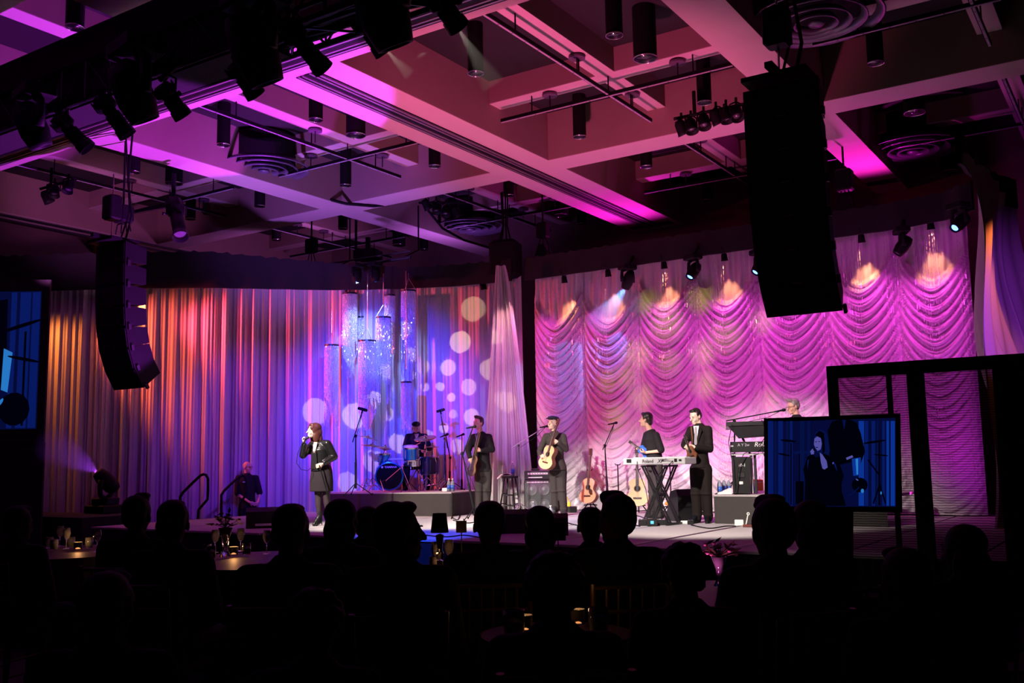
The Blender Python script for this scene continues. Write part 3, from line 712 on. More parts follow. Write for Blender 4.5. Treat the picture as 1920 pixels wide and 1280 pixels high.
# lump of cased rigging at the joint
p = atY(948, 486, 17.35); rg = thing('rigging_case', 'bulky black rigging case hanging at the joint between the two valances', 'rigging', p)
MB().obox(p, (1, .25, 0), (-.25, 1, 0), (0, 0, 1), .62, .5, .82, .08).build('case', M['black'], rg)
g = MB()
for a in range(7): q = Vector((math.cos(a * .9) * .14, math.sin(a * .9) * .1, 0)); g.tube([p + q + Vector((0, 0, .38)), p + q * .4 + Vector((0, 0, .75)), p + q * .6 + Vector((0, 0, 1.5))], .018, 5)
g.build('cable', M['black'], rg)
p = atY(690, 478, 17.0); pj = thing('projector_box', 'black projector box hanging on a pole above the crystal chandeliers', 'projector', p)
MB().obox(p, (1, .3, 0), (-.3, 1, 0), (0, 0, 1), .56, .46, .24, .03).build('housing', M['black'], pj)
MB().tube([p + Vector((-.38, 0, 1.2)), p + Vector((-.38, 0, -.1)), p + Vector((0, 0, -.1))], .03, 8).tube([p + Vector((0, 0, .1)), p + Vector((0, 0, .42))], .06, 8).build('mount', M['black'], pj)
p0, p1 = atY(606, 507, 16.1), atY(770, 482, 16.6)
lb_ = thing('light_bar', 'thin blue edged bar resting along the valance above the crystal chandeliers', 'light bar', (p0 + p1) / 2)
MB().tube([p0, p1], .035, 8).build('pipe', M['gunmetal'], lb_)
MB().tube([p0 + Vector((0, 0, .14)), p1 + Vector((0, 0, .14))], .02, 8).build('upper_pipe', M['gunmetal'], lb_)
p0_, p1_ = p0, p1
for a in (.1, .9): q = p0.lerp(p1, a); MB().tube([q, Vector((q.x, q.y + .6, q.z + .3)), Vector((q.x, q.y + .6, PZ - .02))], .02, 6).build('hanger', M['black'], lb_)
# drooping cable across the ceiling
cb = MB().tube([atz(520, 332, 7.5), atz(560, 352, 7.38), atz(610, 372, 7.25), atz(650, 382, 7.15), atz(700, 386, 7.15), atz(730, 383, 7.25)], .035, 8).build('power_cable', M['black'], smooth=True, loc=atz(610, 372, 7.25))
tag(cb, 'thick black cable drooping across the ceiling beam crossing left of centre', 'cable')
cb = MB().tube([atY(792, 381, 16.9), atz(830, 428, 6.9), atz(870, 450, 6.6), atY(936, 470, 17.2)], .028, 8).build('power_cable', M['black'], smooth=True, loc=atz(830, 428, 6.9))
tag(cb, 'black cable running from the middle light bar down to the rigging case', 'cable')
# small spotlights in bars
def bar_of_cans(px, p0, p1, label, clab, grp):
    root = thing('light_bar', label, 'light bar', (p0 + p1) / 2); MB().tube([p0, p1], .028, 8).build('pipe', M['black'], root)
    MB().tube([p0.lerp(p1, .3), p0.lerp(p1, .3) + Vector((0, 0, PZ - p0.z - .02))], .03, 6).build('hanger', M['black'], root)
    for i, (x, y, cl) in enumerate(px): hang_to(par_can(atY(x, y, p0.y), (.25 + .1 * math.sin(i * 3), .5 * math.cos(i * 2), -1), 'small black spotlight with shiny lens, ' + cl, 1.15, group=grp), atY(x, y, p0.y), near_on(atY(x, y, p0.y), p0, p1))
Yb = 14.3
bar_of_cans([(1278, 240, 'leftmost under the bar beside the large array'), (1296, 236, 'second from left beside the large array'), (1320, 228, 'third from left beside the large array'), (1343, 220, 'third from right beside the large array'), (1362, 216, 'second from right beside the large array'), (1381, 212, 'rightmost, almost touching the large array')],
            atY(1264, 223, Yb), atY(1396, 195, Yb), 'bar carrying six small spotlights left of the large line array', '', 'small spotlights left of the large array')
Yb = 16.9
bar_of_cans([(800, 384, 'leftmost over the middle of the ceiling'), (818, 390, 'second from left over the middle of the ceiling'), (836, 396, 'second from right over the middle of the ceiling'), (856, 398, 'rightmost over the middle of the ceiling')],
            atY(786, 380, Yb), atY(872, 380, Yb), 'short bar of four small spotlights left of the wide ceiling beam', '', 'small spotlights over the middle of the ceiling')
Yb = 10.6
bar_of_cans([(88, 370, 'lowest on the left over the orange curtain'), (102, 358, 'middle one on the left over the orange curtain'), (128, 350, 'highest on the left over the orange curtain')],
            atY(76, 354, Yb), atY(142, 336, Yb), 'short bar of three small spotlights at far left under the first bay', '', 'small spotlights at far left')
p = profile_spot(atY(325, 375, 11.2), atY(338, 440, 11.0), 'long black profile spotlight hanging straight down above the left line array', group=None, rr=.13)
MB().bar(atY(236, 400, 11.2), atY(326, 384, 11.2), .06, .06).build('support_arm', M['black'], p)
MB().tube([atY(325, 375, 11.2), atY(325, 375, 11.2) + Vector((0, 0, .5))], .04, 8).build('stem', M['black'], p)
# moving heads below the backdrop valance
lb1 = lens('blue', (.12, .35, 1), 30); lb2 = lens('blue_dim', (.06, .22, 1), 9)
for (x, y, aim, lm, l) in ((1177, 527, (-.62, .3, -1), lb1, 'moving head with a bright blue beam at the left of the backdrop'), (1300, 509, (-.35, -.6, -.9), lb2, 'moving head with blue lens between the second and third swag columns'), (1424, 500, (-.5, -.6, -.9), lb2, 'moving head with blue lens half hidden left of the large array'), (1692, 462, (-.7, -.3, -1), None, 'unlit moving head right of the large array'), (1799, 418, (-.5, -.7, -.7), lb2, 'moving head with blue lens at the right end of the backdrop')):
    q = atY(x, y, 17.05) if x < 1790 else atY(x, y, 16.6); hang_to(moving_head(q, aim, l, .78, lm, group='moving heads under the backdrop valance'), q + Vector((0, 0, .27)), (min(q.x, -2.28), 17.3 if x < 1790 else 16.85, 5.5), .03)
q = atY(668, 519, 15.5); b1_ = moving_head(q, (.1, .1, -1), 'moving head shining bright white above the crystal chandeliers', .72, lens('white', (.75, .88, 1), 40), group='moving heads above the crystals')
hang_to(b1_, q + Vector((0, 0, .25)), near_on(q, p0_, p1_)); q = atY(703, 517, 15.9); b1_ = moving_head(q, (.1, .1, -1), 'moving head glowing faint blue right of the bright one above the crystals', .72, lens('faint_blue', (.05, .1, .8), 2), group='moving heads above the crystals')
hang_to(b1_, q + Vector((0, 0, .25)), near_on(q, p0_, p1_))
PL = ['leftmost visible, warming the curtain beside the left array', 'second from left, making a red orange streak', 'third from left, making an amber streak', 'left of the crystals, making a pink streak', 'lighting the curtain end pale pink near the gap']
for i, (x, y, c_, e) in enumerate(PARS_L):
    q = atz(x, y, 5.40); t_, n_, _ = interp(PATH, .5); q += Vector((-q.x, -q.y, 0)).normalized() * .32
    hang_to(par_can(q, (0.02, .25, -1), 'par can under the left valance, ' + PL[i], .9, group='par cans under the left valance'), q, q + Vector((-q.x, -q.y, 0)).normalized() * .36 + Vector((0, 0, .15)))
    lamp('curtain_top_lamp', q + Vector((.01, .03, -.11)), q + Vector((-.12, .40, -1.3)), c_, 80 * e, 44, .9, .02)
for i, (x, y, e) in enumerate(PARS_R):
    q = atY(x, y - 3, YD - .26)
    hang_to(par_can(q, (0, .2, -1), 'par can under the right valance, column %s of the backdrop' % ['one', 'two', 'three', 'four', 'five behind the array', 'six', 'seven'][i], .72, group='par cans under the right valance'), q, (q.x, 17.31, 5.42), .014)
    lamp('curtain_top_lamp', q + Vector((0, -.02, -.10)), q + Vector((0, .22, -.85)), (1, .36, .16), 62 * e, 52, .9, .02)

# ------------------------------------------------------------------ crystal chandeliers
M['crystal'] = mat('crystal', (.86, .88, .95), .12, .15, nscale=80)
def chandelier(x, yt, yb, wpx, Yp, label, seed):
    r0 = random.Random(seed); c = atY(x, yt, Yp); r = wpx / FPX * (RM.transposed() @ (c - CAM)).z * -.5
    zb = atY(x, yb, Yp).z; root = thing('crystal_chandelier', label, 'chandelier', c, 'cylindrical crystal strand chandeliers')
    MB().lathe(c, [(r, 0), (r, .035), (r * .9, .035), (r * .9, 0)], 24, closed=True).lathe(c + Vector((0, 0, .015)), [(0, 0), (r * .9, 0)], 16).build('ring', M['gunmetal'], root)
    g = MB()
    for k_ in range(3): a = 2 * PI * k_ / 3 + seed; g.cone(c + Vector((math.cos(a) * r, math.sin(a) * r, .03)), c + Vector((0, 0, .30)), .005, n=4)
    g.build('suspension_wire', M['alu'], root)
    MB().cone(c + Vector((0, 0, .3)), (c.x, c.y, 5.62), .006, n=5).build('wire', M['alu'], root)
    g = MB(); L_ = c.z - zb
    for ring_, rr, n_ in ((0, r * .97, max(20, int(r * 300))), (1, r * .6, max(12, int(r * 150)))):
        for k_ in range(n_):
            a = 2 * PI * k_ / n_; z = c.z; ln = L_ * (.55 + .45 * ((k_ / n_ * 2 + seed * .37) % 1)) * (1 if ring_ == 0 else 1.1)
            q = c + Vector((math.cos(a) * rr, math.sin(a) * rr, 0)); end = z - min(ln, L_)
            while z > end:
                s_ = r0.uniform(.03, .055); t = r0.uniform(0, PI)
                g.obox((q.x, q.y, z - s_ / 2), (math.cos(t), math.sin(t), .3), (-math.sin(t), math.cos(t), 0), (0, 0, 1), .016, .008, s_ * .85); z -= s_ * 1.05
    o = g.build('crystal_strands', M['crystal'], root, fix=False); o['kind'] = 'stuff'
    return root
for i, a in enumerate(((656, 552, 708, 28, 16.0, 'tallest bright crystal cylinder hanging highest on the left'), (633, 566, 692, 20, 16.3, 'narrow dim crystal cylinder just behind the left of the tallest one'), (622, 649, 800, 27, 15.7, 'lowest left crystal cylinder with a dark rim'), (678, 596, 645, 14, 16.3, 'shortest crystal cylinder between the tall bright ones'), (719, 597, 755, 28, 15.9, 'bright crystal cylinder with dark rim in the middle'), (731, 555, 662, 20, 16.4, 'narrow crystal cylinder hanging behind the middle one'), (689, 641, 805, 34, 15.7, 'widest crystal cylinder of spaced strands in the centre'), (766, 547, 708, 28, 16.2, 'tall crystal cylinder farthest to the right'), (762, 718, 806, 20, 16.0, 'small low crystal cylinder above the drummer'))):
    chandelier(*a, i)

# ------------------------------------------------------------------ masking screen and monitors
Ym = 9.9; A = atY(1552, 687, Ym); B_ = atY(1716, 700, Ym); C_ = atY(1866, 690, Ym); D2 = atY(1990, 690, Ym); zt = 2.41
ms = thing('masking_screen', 'tall black framed screen of see-through mesh at the right of the stage', 'screen', (B_.x, Ym, 0))
for x, w_ in ((A.x + .04, .08), (B_.x, .14), (C_.x + .03, .1)): MB().box(x - w_ / 2, x + w_ / 2, Ym - .06, Ym + .06, 0, zt).build('post', M['black'], ms)
MB().box(A.x, 2.4, Ym - .05, Ym + .05, zt - .12, zt).build('header', M['black_cloth'], ms)
mm = bpy.data.materials.new('scrim_mesh'); mm.use_nodes = True; N = mm.node_tree.nodes; L = mm.node_tree.links; N.remove(N['Principled BSDF'])
tr_ = N.new('ShaderNodeBsdfTransparent'); df_ = N.new('ShaderNodeBsdfDiffuse'); df_.inputs[0].default_value = (.012, .01, .012, 1); mx = N.new('ShaderNodeMixShader')
tc = N.new('ShaderNodeTexCoord'); wv = N.new('ShaderNodeTexWave'); wv.bands_direction = 'Z'; wv.inputs['Scale'].default_value = 14; wv.inputs['Distortion'].default_value = 2; wv.inputs['Detail'].default_value = 3
rp = N.new('ShaderNodeMapRange'); rp.inputs[3].default_value = .68; rp.inputs[4].default_value = .90
L.new(tc.outputs['Object'], wv.inputs[0]); L.new(wv.outputs['Fac'], rp.inputs[0]); L.new(rp.outputs[0], mx.inputs[0]); L.new(tr_.outputs[0], mx.inputs[1]); L.new(df_.outputs[0], mx.inputs[2]); L.new(mx.outputs[0], N['Material Output'].inputs[0])
for a, b_ in ((A.x + .08, B_.x - .07), (B_.x + .07, C_.x)):
    rows_ = [[(a + (b_ - a) * i / 40, Ym + .012 * math.sin(i * 1.1) * (1 - j / 12 * .5), .05 + (zt - .17) * j / 12) for i in range(41)] for j in range(13)]
    MB().grid(rows_).build('mesh_panel', mm, ms, smooth=True, fix=False)
MB().box(A.x + .08 + (B_.x - A.x) * .58, A.x + .12 + (B_.x - A.x) * .58, Ym - .03, Ym + .03, 0, zt - .1).build('inner_post', M['black'], ms)
rows_ = [[(C_.x + .08 + 3.0 * i / 90, Ym + .05 * math.sin(i * .9), .01 + (zt - .1) * j / 4) for i in range(91)] for j in range(5)]
MB().grid(rows_).build('side_drape', M['black_cloth'], ms, smooth=True, fix=False)

def screen_mat(n, c, e): return mat(n, (0, 0, 0), .4, emit=c, es=e, spec=.2)
SB = [screen_mat('picture_deep_blue', (.0012, .003, .035), 1), screen_mat('picture_blue', (.002, .009, .11), 1), screen_mat('picture_bright_blue', (.003, .03, .27), 1), screen_mat('picture_dark', (.0002, .0003, .003), 1), screen_mat('picture_skin', (.08, .075, .34), 1), screen_mat('picture_cyan', (.02, .18, .55), 1), screen_mat('picture_dim_blue', (.0012, .005, .055), 1)]
def picture(root, F, items):
    """F maps picture px to world; items drawn on the screen face, each a hair above the last"""
    for i, (nm, mi, poly) in enumerate(items):
        mb = MB(); vs = [F(x, y, .004 + .0006 * i) for x, y in poly]; mb.add(vs, [tuple(range(len(vs)))]); mb.build(nm, SB[mi], root, fix=False)
def ellp(cx, cy, rx, ry, n=14, a0=0): return [(cx + rx * math.cos(2 * PI * k_ / n) * math.cos(a0) - ry * math.sin(2 * PI * k_ / n) * math.sin(a0), cy + rx * math.cos(2 * PI * k_ / n) * math.sin(a0) + ry * math.sin(2 * PI * k_ / n) * math.cos(a0)) for k_ in range(n)]
def rect(x0, x1, y0, y1): return [(x0, y0), (x1, y0), (x1, y1), (x0, y1)]
bT = atY(1562, 866, 7.75); rt, tt = axes(bT)
tv = thing('monitor_television', 'flat black monitor facing us, showing the singer in blue light', 'television', (bT.x, bT.y, 0))
F = lambda x, y, t=0: plane(x, y, bT, t)
MB().hexa([F(1434, 958, -.06), F(1692, 960, -.06), F(1692, 960, 0), F(1434, 958, 0), F(1432, 784, -.06), F(1688, 775, -.06), F(1688, 775, 0), F(1432, 784, 0)]).build('casing', M['black'], tv)
MB().hexa([F(1530, 1100, -.2), F(1600, 1100, -.2), F(1600, 1100, .05), F(1530, 1100, .05), F(1530, 955, -.05), F(1600, 955, -.05), F(1600, 955, -.02), F(1530, 955, -.02)]).build('stand', M['black'], tv)
q = F(1565, 1100); MB().obox((q.x, q.y, q.z / 2 - .02), rt, tt, (0, 0, 1), 1.2, .5, q.z - .04).build('plinth', M['black_cloth'], tv)
it = [('picture_ground', 0, [(1439, 791), (1679, 783), (1680, 950), (1444, 949)])]
for x0, x1, c_ in ((1440, 1450, 1), (1452, 1456, 6), (1459, 1468, 1), (1474, 1478, 6), (1481, 1486, 1), (1500, 1508, 6), (1514, 1519, 6), (1610, 1620, 2), (1621, 1628, 1), (1634, 1641, 1), (1644, 1647, 6), (1654, 1659, 1), (1662, 1667, 2), (1670, 1678, 2)): it.append(('picture_curtain', c_, rect(x0, x1, 789, 948)))
it += [('picture_figure', 3, [(1552, 806), (1560, 790), (1574, 786), (1594, 786), (1606, 792), (1614, 812), (1622, 846), (1612, 874), (1596, 866), (1570, 872), (1556, 860)]), ('picture_collar', 6, [(1579, 787), (1586, 787), (1583, 806)]), ('picture_forearm', 4, [(1586, 858), (1598, 853), (1600, 857), (1588, 862)]),
       ('picture_cymbal', 3, ellp(1478, 826, 15, 2.2, a0=.1)), ('picture_cymbal', 6, ellp(1502, 848, 18, 2.6, a0=-.05)), ('picture_cymbal', 3, ellp(1470, 852, 12, 1.8, a0=.2)), ('picture_stand', 3, rect(1482, 1484.5, 830, 946)), ('picture_stand', 3, rect(1498, 1500, 850, 946)),
       ('picture_hair', 6, [(1526, 822), (1529, 810), (1537, 804), (1547, 808), (1553, 820), (1556, 846), (1551, 858), (1544, 848), (1540, 852), (1530, 846)]), ('picture_figure', 3, [(1508, 948), (1510, 900), (1506, 880), (1514, 856), (1522, 850), (1530, 858), (1545, 850), (1560, 856), (1574, 868), (1582, 892), (1576, 912), (1586, 948)]),
       ('picture_face', 4, [(1527, 822), (1532, 818), (1539, 821), (1541, 832), (1539, 842), (1533, 845), (1529, 840), (1526, 833)]), ('picture_eye', 3, ellp(1530, 828, 1.8, .7)), ('picture_eye', 3, ellp(1536, 827.5, 1.8, .7)), ('picture_mouth', 3, ellp(1531.5, 838.5, 2.4, .8)), ('picture_hair', 3, [(1528, 816), (1536, 807), (1545, 812), (1547, 846), (1542, 850), (1541, 824), (1536, 818)]),
       ('picture_hand', 4, [(1519, 846), (1523, 841), (1527, 843), (1526, 851), (1521, 852)]), ('picture_microphone', 3, ellp(1527, 843, 2.2, 2)), ('picture_chest', 4, [(1537, 848), (1542, 852), (1550, 864), (1552, 876), (1546, 880), (1542, 878), (1539, 866)]),
       ('picture_jacket_glint', 1, [(1562, 864), (1567, 870), (1570, 884), (1566, 876)]), ('picture_jacket_glint', 1, [(1514, 864), (1517, 860), (1514, 880)]), ('picture_glint', 4, ellp(1562, 868, 1.2, 2)),
       ('picture_drum', 2, [(1597, 860), (1614, 857), (1613, 890), (1600, 892)]), ('picture_drum_glint', 5, [(1604, 860), (1609, 859), (1609, 889), (1606, 890)]), ('picture_drum', 3, ellp(1612, 909, 15, 14)), ('picture_stand', 6, [(1592, 928), (1611, 912), (1612, 914), (1593, 930)]), ('picture_stand', 3, rect(1647, 1650, 828, 946)), ('picture_cymbal', 3, ellp(1640, 828, 22, 2.2, a0=-.15)), ('picture_cymbal', 3, ellp(1652, 853, 14, 1.6, a0=.1)),
       ('picture_stand', 3, [(1626, 862), (1629, 861), (1650, 890), (1648, 892)]), ('picture_stand', 3, [(1649, 905), (1636, 944), (1639, 944), (1651, 908)]), ('picture_stand', 3, [(1650, 905), (1662, 944), (1659, 944), (1648, 908)]), ('picture_drum', 3, rect(1490, 1507, 902, 944)), ('picture_drum_edge', 6, rect(1490, 1491.5, 902, 944)), ('picture_glint', 5, ellp(1617, 920, 3, 4)), ('picture_glint', 4, ellp(1607, 899, 3, 1.2, a0=.6)), ('picture_glint', 5, ellp(1652, 924, 1.5, 3)), ('picture_skirt', 3, rect(1516, 1578, 900, 948))]
picture(tv, F, it)
# projection screen at far left
bL = atY(88, 675, 10.0); e_ = Vector((-.83, -.56, 0)).normalized(); nL = Vector((.56, -.83, 0))
def SL(u, z, t=0): return Vector((bL.x, bL.y, z)) + e_ * u + nL * t
ps = thing('projection_screen', 'large dark edged projection screen cut off by the left edge, showing blue stage close-ups', 'screen', (bL.x, bL.y, 0))
MB().hexa([SL(0, 2.0, -.06), SL(3.6, 2.0, -.06), SL(3.6, 2.0), SL(0, 2.0), SL(0, 4.95, -.06), SL(3.6, 4.95, -.06), SL(3.6, 4.95), SL(0, 4.95)]).build('frame', M['black_cloth'], ps)
MB().hexa([SL(-.0, .02, -.1), SL(3.6, .02, -.1), SL(3.6, .02, -.02), SL(-.0, .02, -.02), SL(-.0, 2.0, -.08), SL(3.6, 2.0, -.08), SL(3.6, 2.0, -.03), SL(-.0, 2.0, -.03)]).build('skirt', M['black_cloth'], ps)
F2 = lambda x, y, t=0: SL(x, y, t)
SBk = [('picture_ground', 0, rect(.14, 3.5, 2.24, 4.74))]
for x0, x1, c_ in ((.16, .30, 1), (.33, .52, 1), (.58, .68, 1), (.95, 1.1, 1)): SBk.append(('picture_curtain', c_, rect(x0, x1, 2.26, 4.72)))
SBk += [('picture_figure', 3, [(.75, 4.6), (1.4, 4.5), (1.9, 3.8), (1.7, 2.3), (.95, 2.3), (.72, 3.4)]), ('picture_drum', 5, [(.62, 3.62), (.78, 3.7), (.80, 2.95), (.68, 2.9)]), ('picture_cymbal', 3, ellp(.5, 4.1, .42, .035, a0=-.3)), ('picture_cymbal', 3, ellp(.42, 3.5, .3, .03, a0=.2)), ('picture_stand', 3, rect(.38, .42, 2.3, 4.0)), ('picture_drum', 3, ellp(.55, 2.6, .28, .3)), ('picture_stand', 5, ellp(.8, 2.72, .03, .09, a0=.6)), ('picture_stand', 5, ellp(.95, 2.8, .12, .03, a0=.4))]
picture(ps, F2, SBk)

# ------------------------------------------------------------------ risers, steps
FL, FR = atz(612, 924, .95), atz(846, 923, .95); dd = (FR - FL).normalized(); nb = Vector((-dd.y, dd.x, 0)); DR0 = FL
Ld = (FR - FL).length; RD = 1.6
rs = thing('drum_riser', 'long grey skirted riser carrying the drum kit', 'riser', (FL + FR) / 2 + Vector((0, 0, -.45)))
def hz(p, z): return Vector((p.x, p.y, z))
MB().hexa([hz(FL + dd * -.1, .91), hz(FR, .91), hz(FR + nb * RD, .91), hz(FL + dd * -.1 + nb * RD, .91), hz(FL + dd * -.1, .95), hz(FR, .95), hz(FR + nb * RD, .95), hz(FL + dd * -.1 + nb * RD, .95)]).build('deck', M['deck'], rs)
def skirt(pts, z0, z1, root):
    rows_ = []; P_ = []
    for a, b_ in zip(pts, pts[1:]):
        n_ = max(2, int((b_ - a).length / .05)); P_ += [(a.lerp(b_, i / n_), (b_ - a).normalized()) for i in range(n_)]
    P_.append((pts[-1], (pts[-1] - pts[-2]).normalized()))
    for j in range(4):
        z = z0 + (z1 - z0) * j / 3
        rows_.append([Vector((p.x, p.y, z)) + Vector((d.y, -d.x, 0)) * (.012 + .010 * math.sin(i * .8) * (1 - j / 3)) for i, (p, d) in enumerate(P_)])
    MB().grid(rows_).build('skirt', M['skirt'], root, smooth=True, fix=False)
skirt([FL + dd * -.1 + nb * RD, FL + dd * -.1, FR, FR + nb * RD], S + .005, .93, rs)
KX, KY = atz(1341, 981, S).x, atz(1341, 981, S).y; KZ = .94
kr = thing('keyboard_riser', 'dark skirted riser carrying the stacked keyboards at right', 'riser', (KX + 1.3, KY + 1.2, S))
MB().box(KX, KX + 2.6, KY, KY + 2.2, KZ - .04, KZ).build('deck', M['deck'], kr)
skirt([Vector((KX, KY + 2.2, 0)), Vector((KX, KY, 0)), Vector((KX + 2.6, KY, 0))], S + .005, KZ - .02, kr)
sd = MB().box(-20.3, -15.95, 10.35, 11.5, 0, .66).build('side_platform', M['black_cloth'], loc=(-18.5, 11, 0))
tag(sd, 'low black draped platform running left from the stage edge', 'platform')
stp = thing('stage_steps', 'black steps with two curved handrails at the left end of the stage', 'steps', (-16.3, 13.0, 0))
for i in range(3): MB().box(-16.9 + i * .28, -15.9, 12.6, 14.1, .0 + i * .16, .15 + i * .16).build('step', M['black'], stp)
h1 = Vector((-16.0, 12.62, 0)); h2 = Vector((-16.0, 14.05, 0))
def rail(base, px): MB().tube([plane(x, y, base) for x, y in px], .028, 8).build('handrail', M['black'], stp, smooth=True)
rail(h1, [(337.7, 985), (337.7, 940), (338, 931), (343, 923), (358, 908), (376, 891), (381, 889), (386, 890), (390, 897), (390, 920), (389, 936), (372, 956), (371, 973)])
rail(h2, [(415, 975), (415, 940), (415, 928), (420, 920), (433, 907), (449, 893), (455, 891), (460, 894), (462, 900), (462, 925), (450, 945), (449, 970)])
# ------------------------------------------------------------------ stage gear
M['plastic'] = mat('black_plastic', (.012, .012, .013), .35)
M['wood_top'] = mat('spruce_top', (.72, .50, .26), .35, nscale=30, noise=.1)
M['wood_side'] = mat('rosewood', (.20, .07, .035), .3, nscale=20, noise=.3)
M['neck'] = mat('maple_neck', (.30, .16, .08), .4)
M['neck_dark'] = mat('fretboard', (.03, .018, .014), .4)
M['tan_top'] = mat('tan_top', (.70, .42, .24), .35)
M['teal'] = mat('teal_shell', (.02, .30, .42), .18, .5, nscale=120, noise=.3)
M['bronze'] = mat('cymbal_bronze', (.55, .36, .22), .25, .95)
M['drumhead'] = mat('drum_head', (.75, .73, .76), .5)
M['silver_case'] = mat('silver_case', (.50, .49, .50), .45, .2)
M['blue_label'] = mat('blue_label', (.03, .12, .55), .4)
M['bottle'] = mat('bottle_plastic', (.55, .62, .75), .08, trans=.6)
M['print_white'] = mat('print_white', (.85, .83, .80), .5)
M['yellow'] = mat('yellow_plastic', (.8, .6, .05), .4)
M['orange'] = mat('orange_wood', (.80, .34, .05), .5)
M['red_tape'] = mat('rust_box', (.14, .03, .025), .5)
def mic_stand(base, px_top, px_mic, label, boom_tail=None, col='black', mcol='black', r=.011, spread=.3, big=False, mname='microphone', cat='microphone stand', group='microphone stands on the stage'):
    base = Vector(base); top = plane(*px_top, base); rt, tt = axes(base); z0 = base.z
    root = thing('microphone_stand', label, cat, base, group)
    a = Vector((base.x, base.y, z0 + .12)); mm_ = M[col]
    MB().cone(a, top, r * 1.3, r, 8).cone(a, a.lerp(top, .5), r * 1.9, r * 1.9, 8).build('pole', mm_, root)
    for k_ in range(3):
        an = 2 * PI * k_ / 3 + .5; MB().tube([a + Vector((0, 0, .1)), Vector((base.x + math.cos(an) * spread, base.y + math.sin(an) * spread, z0 + .012))], .009, 6).cone((base.x + math.cos(an) * spread, base.y + math.sin(an) * spread, z0), (base.x + math.cos(an) * (spread + .02), base.y + math.sin(an) * (spread + .02), z0 + .03), .014, .012, 6).build('leg', mm_, root)
    MB().lathe(top, [(0, -.03), (.025, -.025), (.028, .02), (0, .03)], 10).build('clutch', mm_, root)
    m_ = plane(*px_mic, base, .02); d = (m_ - top).normalized()
    if (m_ - top).length > .05:
        tl = plane(*boom_tail, base, 0) if boom_tail else top
        MB().cone(tl, m_, r * .9, r * .8, 8).build('boom', M['chrome'] if col == 'chrome' else mm_, root)
    mic = thing('microphone', 'microphone of the ' + ' '.join(label.split()[:13]), 'microphone', m_, 'microphones on stands')
    if big: ax = (rt * .9 - Vector((0, 0, .25)) * (1 if d.x > 0 else -1)).normalized(); MB().lathe(m_ + Vector((0, 0, .03)), [(0, -.09), (.026, -.085), (.03, .0), (.032, .02), (.028, .09), (0, .1)], 12, ax).build('body', M[mcol], mic, smooth=True); MB().lathe(m_, [(.05, -.015), (.05, .015), (.04, .015), (.04, -.015)], 12, ax, closed=True).build('shock_mount', M['black'], mic)
    else:
        ax = (rt + Vector((0, 0, .18))).normalized() if px_mic[0] > px_top[0] else (rt * .9 - Vector((0, 0, -.35)) * 1).normalized()
        MB().lathe(m_, [(0, -.13), (.011, -.13), (.017, .0), (.024, .012), (.027, .035), (.02, .058), (0, .064)], 12, ax).build('body', M[mcol], mic, smooth=True)
    if col != 'none':
        g = MB().tube([m_, m_.lerp(top, .3) + Vector((0, 0, -.06)), top + Vector((.02, -.02, -.05)), a + Vector((.02, 0, .4)), a + Vector((.04, -.02, 0))], .005, 5); g.build('cable', M['black'], root)
    return root
at = lambda x, y, z=S: atz(x, y, z)
def fl(x, Y, z=S): p = atY(x, 900, Y); p.z = z; return p
mic_stand(at(667, 928, .95), (667, 817), (679.5, 770), 'tall black boom stand at the left end of the drum riser', (661, 829), big=True)
mic_stand(at(835, 918, .95), (834, 822), (826, 772), 'tall boom stand with a bright arm at the right end of the drum riser', (839, 840), col='chrome', mcol='gunmetal', big=True)
mic_stand(at(890, 974), (867, 850), (887, 800), 'vocal stand in front of the bass player', (866, 856))
mic_stand(at(866, 958), (866, 850), (866, 815), 'short stand left of the bass player', None)
mic_stand(at(843, 919, .95), (844, 858), (836, 815), 'small boom stand behind the drum riser corner', None)
mic_stand(at(974, 964), (973, 835), (1024, 799), 'silver boom stand reaching from beside the stool to the flat capped man', (959, 839), col='chrome')
mic_stand(fl(1138, 16.6), (1134, 835), (1152, 793), 'blue lit stand standing free between the two acoustic guitars', (1130, 843))
mic_stand(at(1378, 924.5, KZ), (1377, 790), (1466, 769), 'long horizontal boom stand in front of the stacked keyboards', (1361, 789))
def bottle(p, label, h=.21, grp='water bottles', sc=1.0):
    root = thing('water_bottle', label, 'bottle', p, grp); r = .033 * sc; h *= sc
    MB().lathe(p, [(0, 0), (r, .004), (r, h * .62), (r * .8, h * .74), (r * .36, h * .86), (r * .36, h * .95), (0, h * .95)], 14).build('body', M['bottle'], root, smooth=True)
    MB().lathe(Vector(p) + Vector((0, 0, h * .18)), [(r * 1.03, 0), (r * 1.03, h * .32)], 14).build('label_band', M['blue_label'], root, smooth=True)
    MB().lathe(Vector(p) + Vector((0, 0, h * .92)), [(0, 0), (r * .45, 0), (r * .45, h * .09), (0, h * .09)], 10).build('cap', M['print_white'], root)
    return root
RZ = .95
bottle(at(842, 921, RZ), 'left of two water bottles at the right end of the drum riser', sc=1.2)
bottle(at(849, 921, RZ), 'right of two water bottles at the right end of the drum riser', sc=1.2)
tag(MB().obox(at(836, 921, RZ) + Vector((0, 0, .035)), (1, 0, 0), (0, 1, 0), (0, 0, 1), .12, .1, .07, .01).build('folded_cloth', M['white'], loc=at(836, 921, RZ)), 'small white folded cloth beside the bottles on the drum riser', 'cloth')
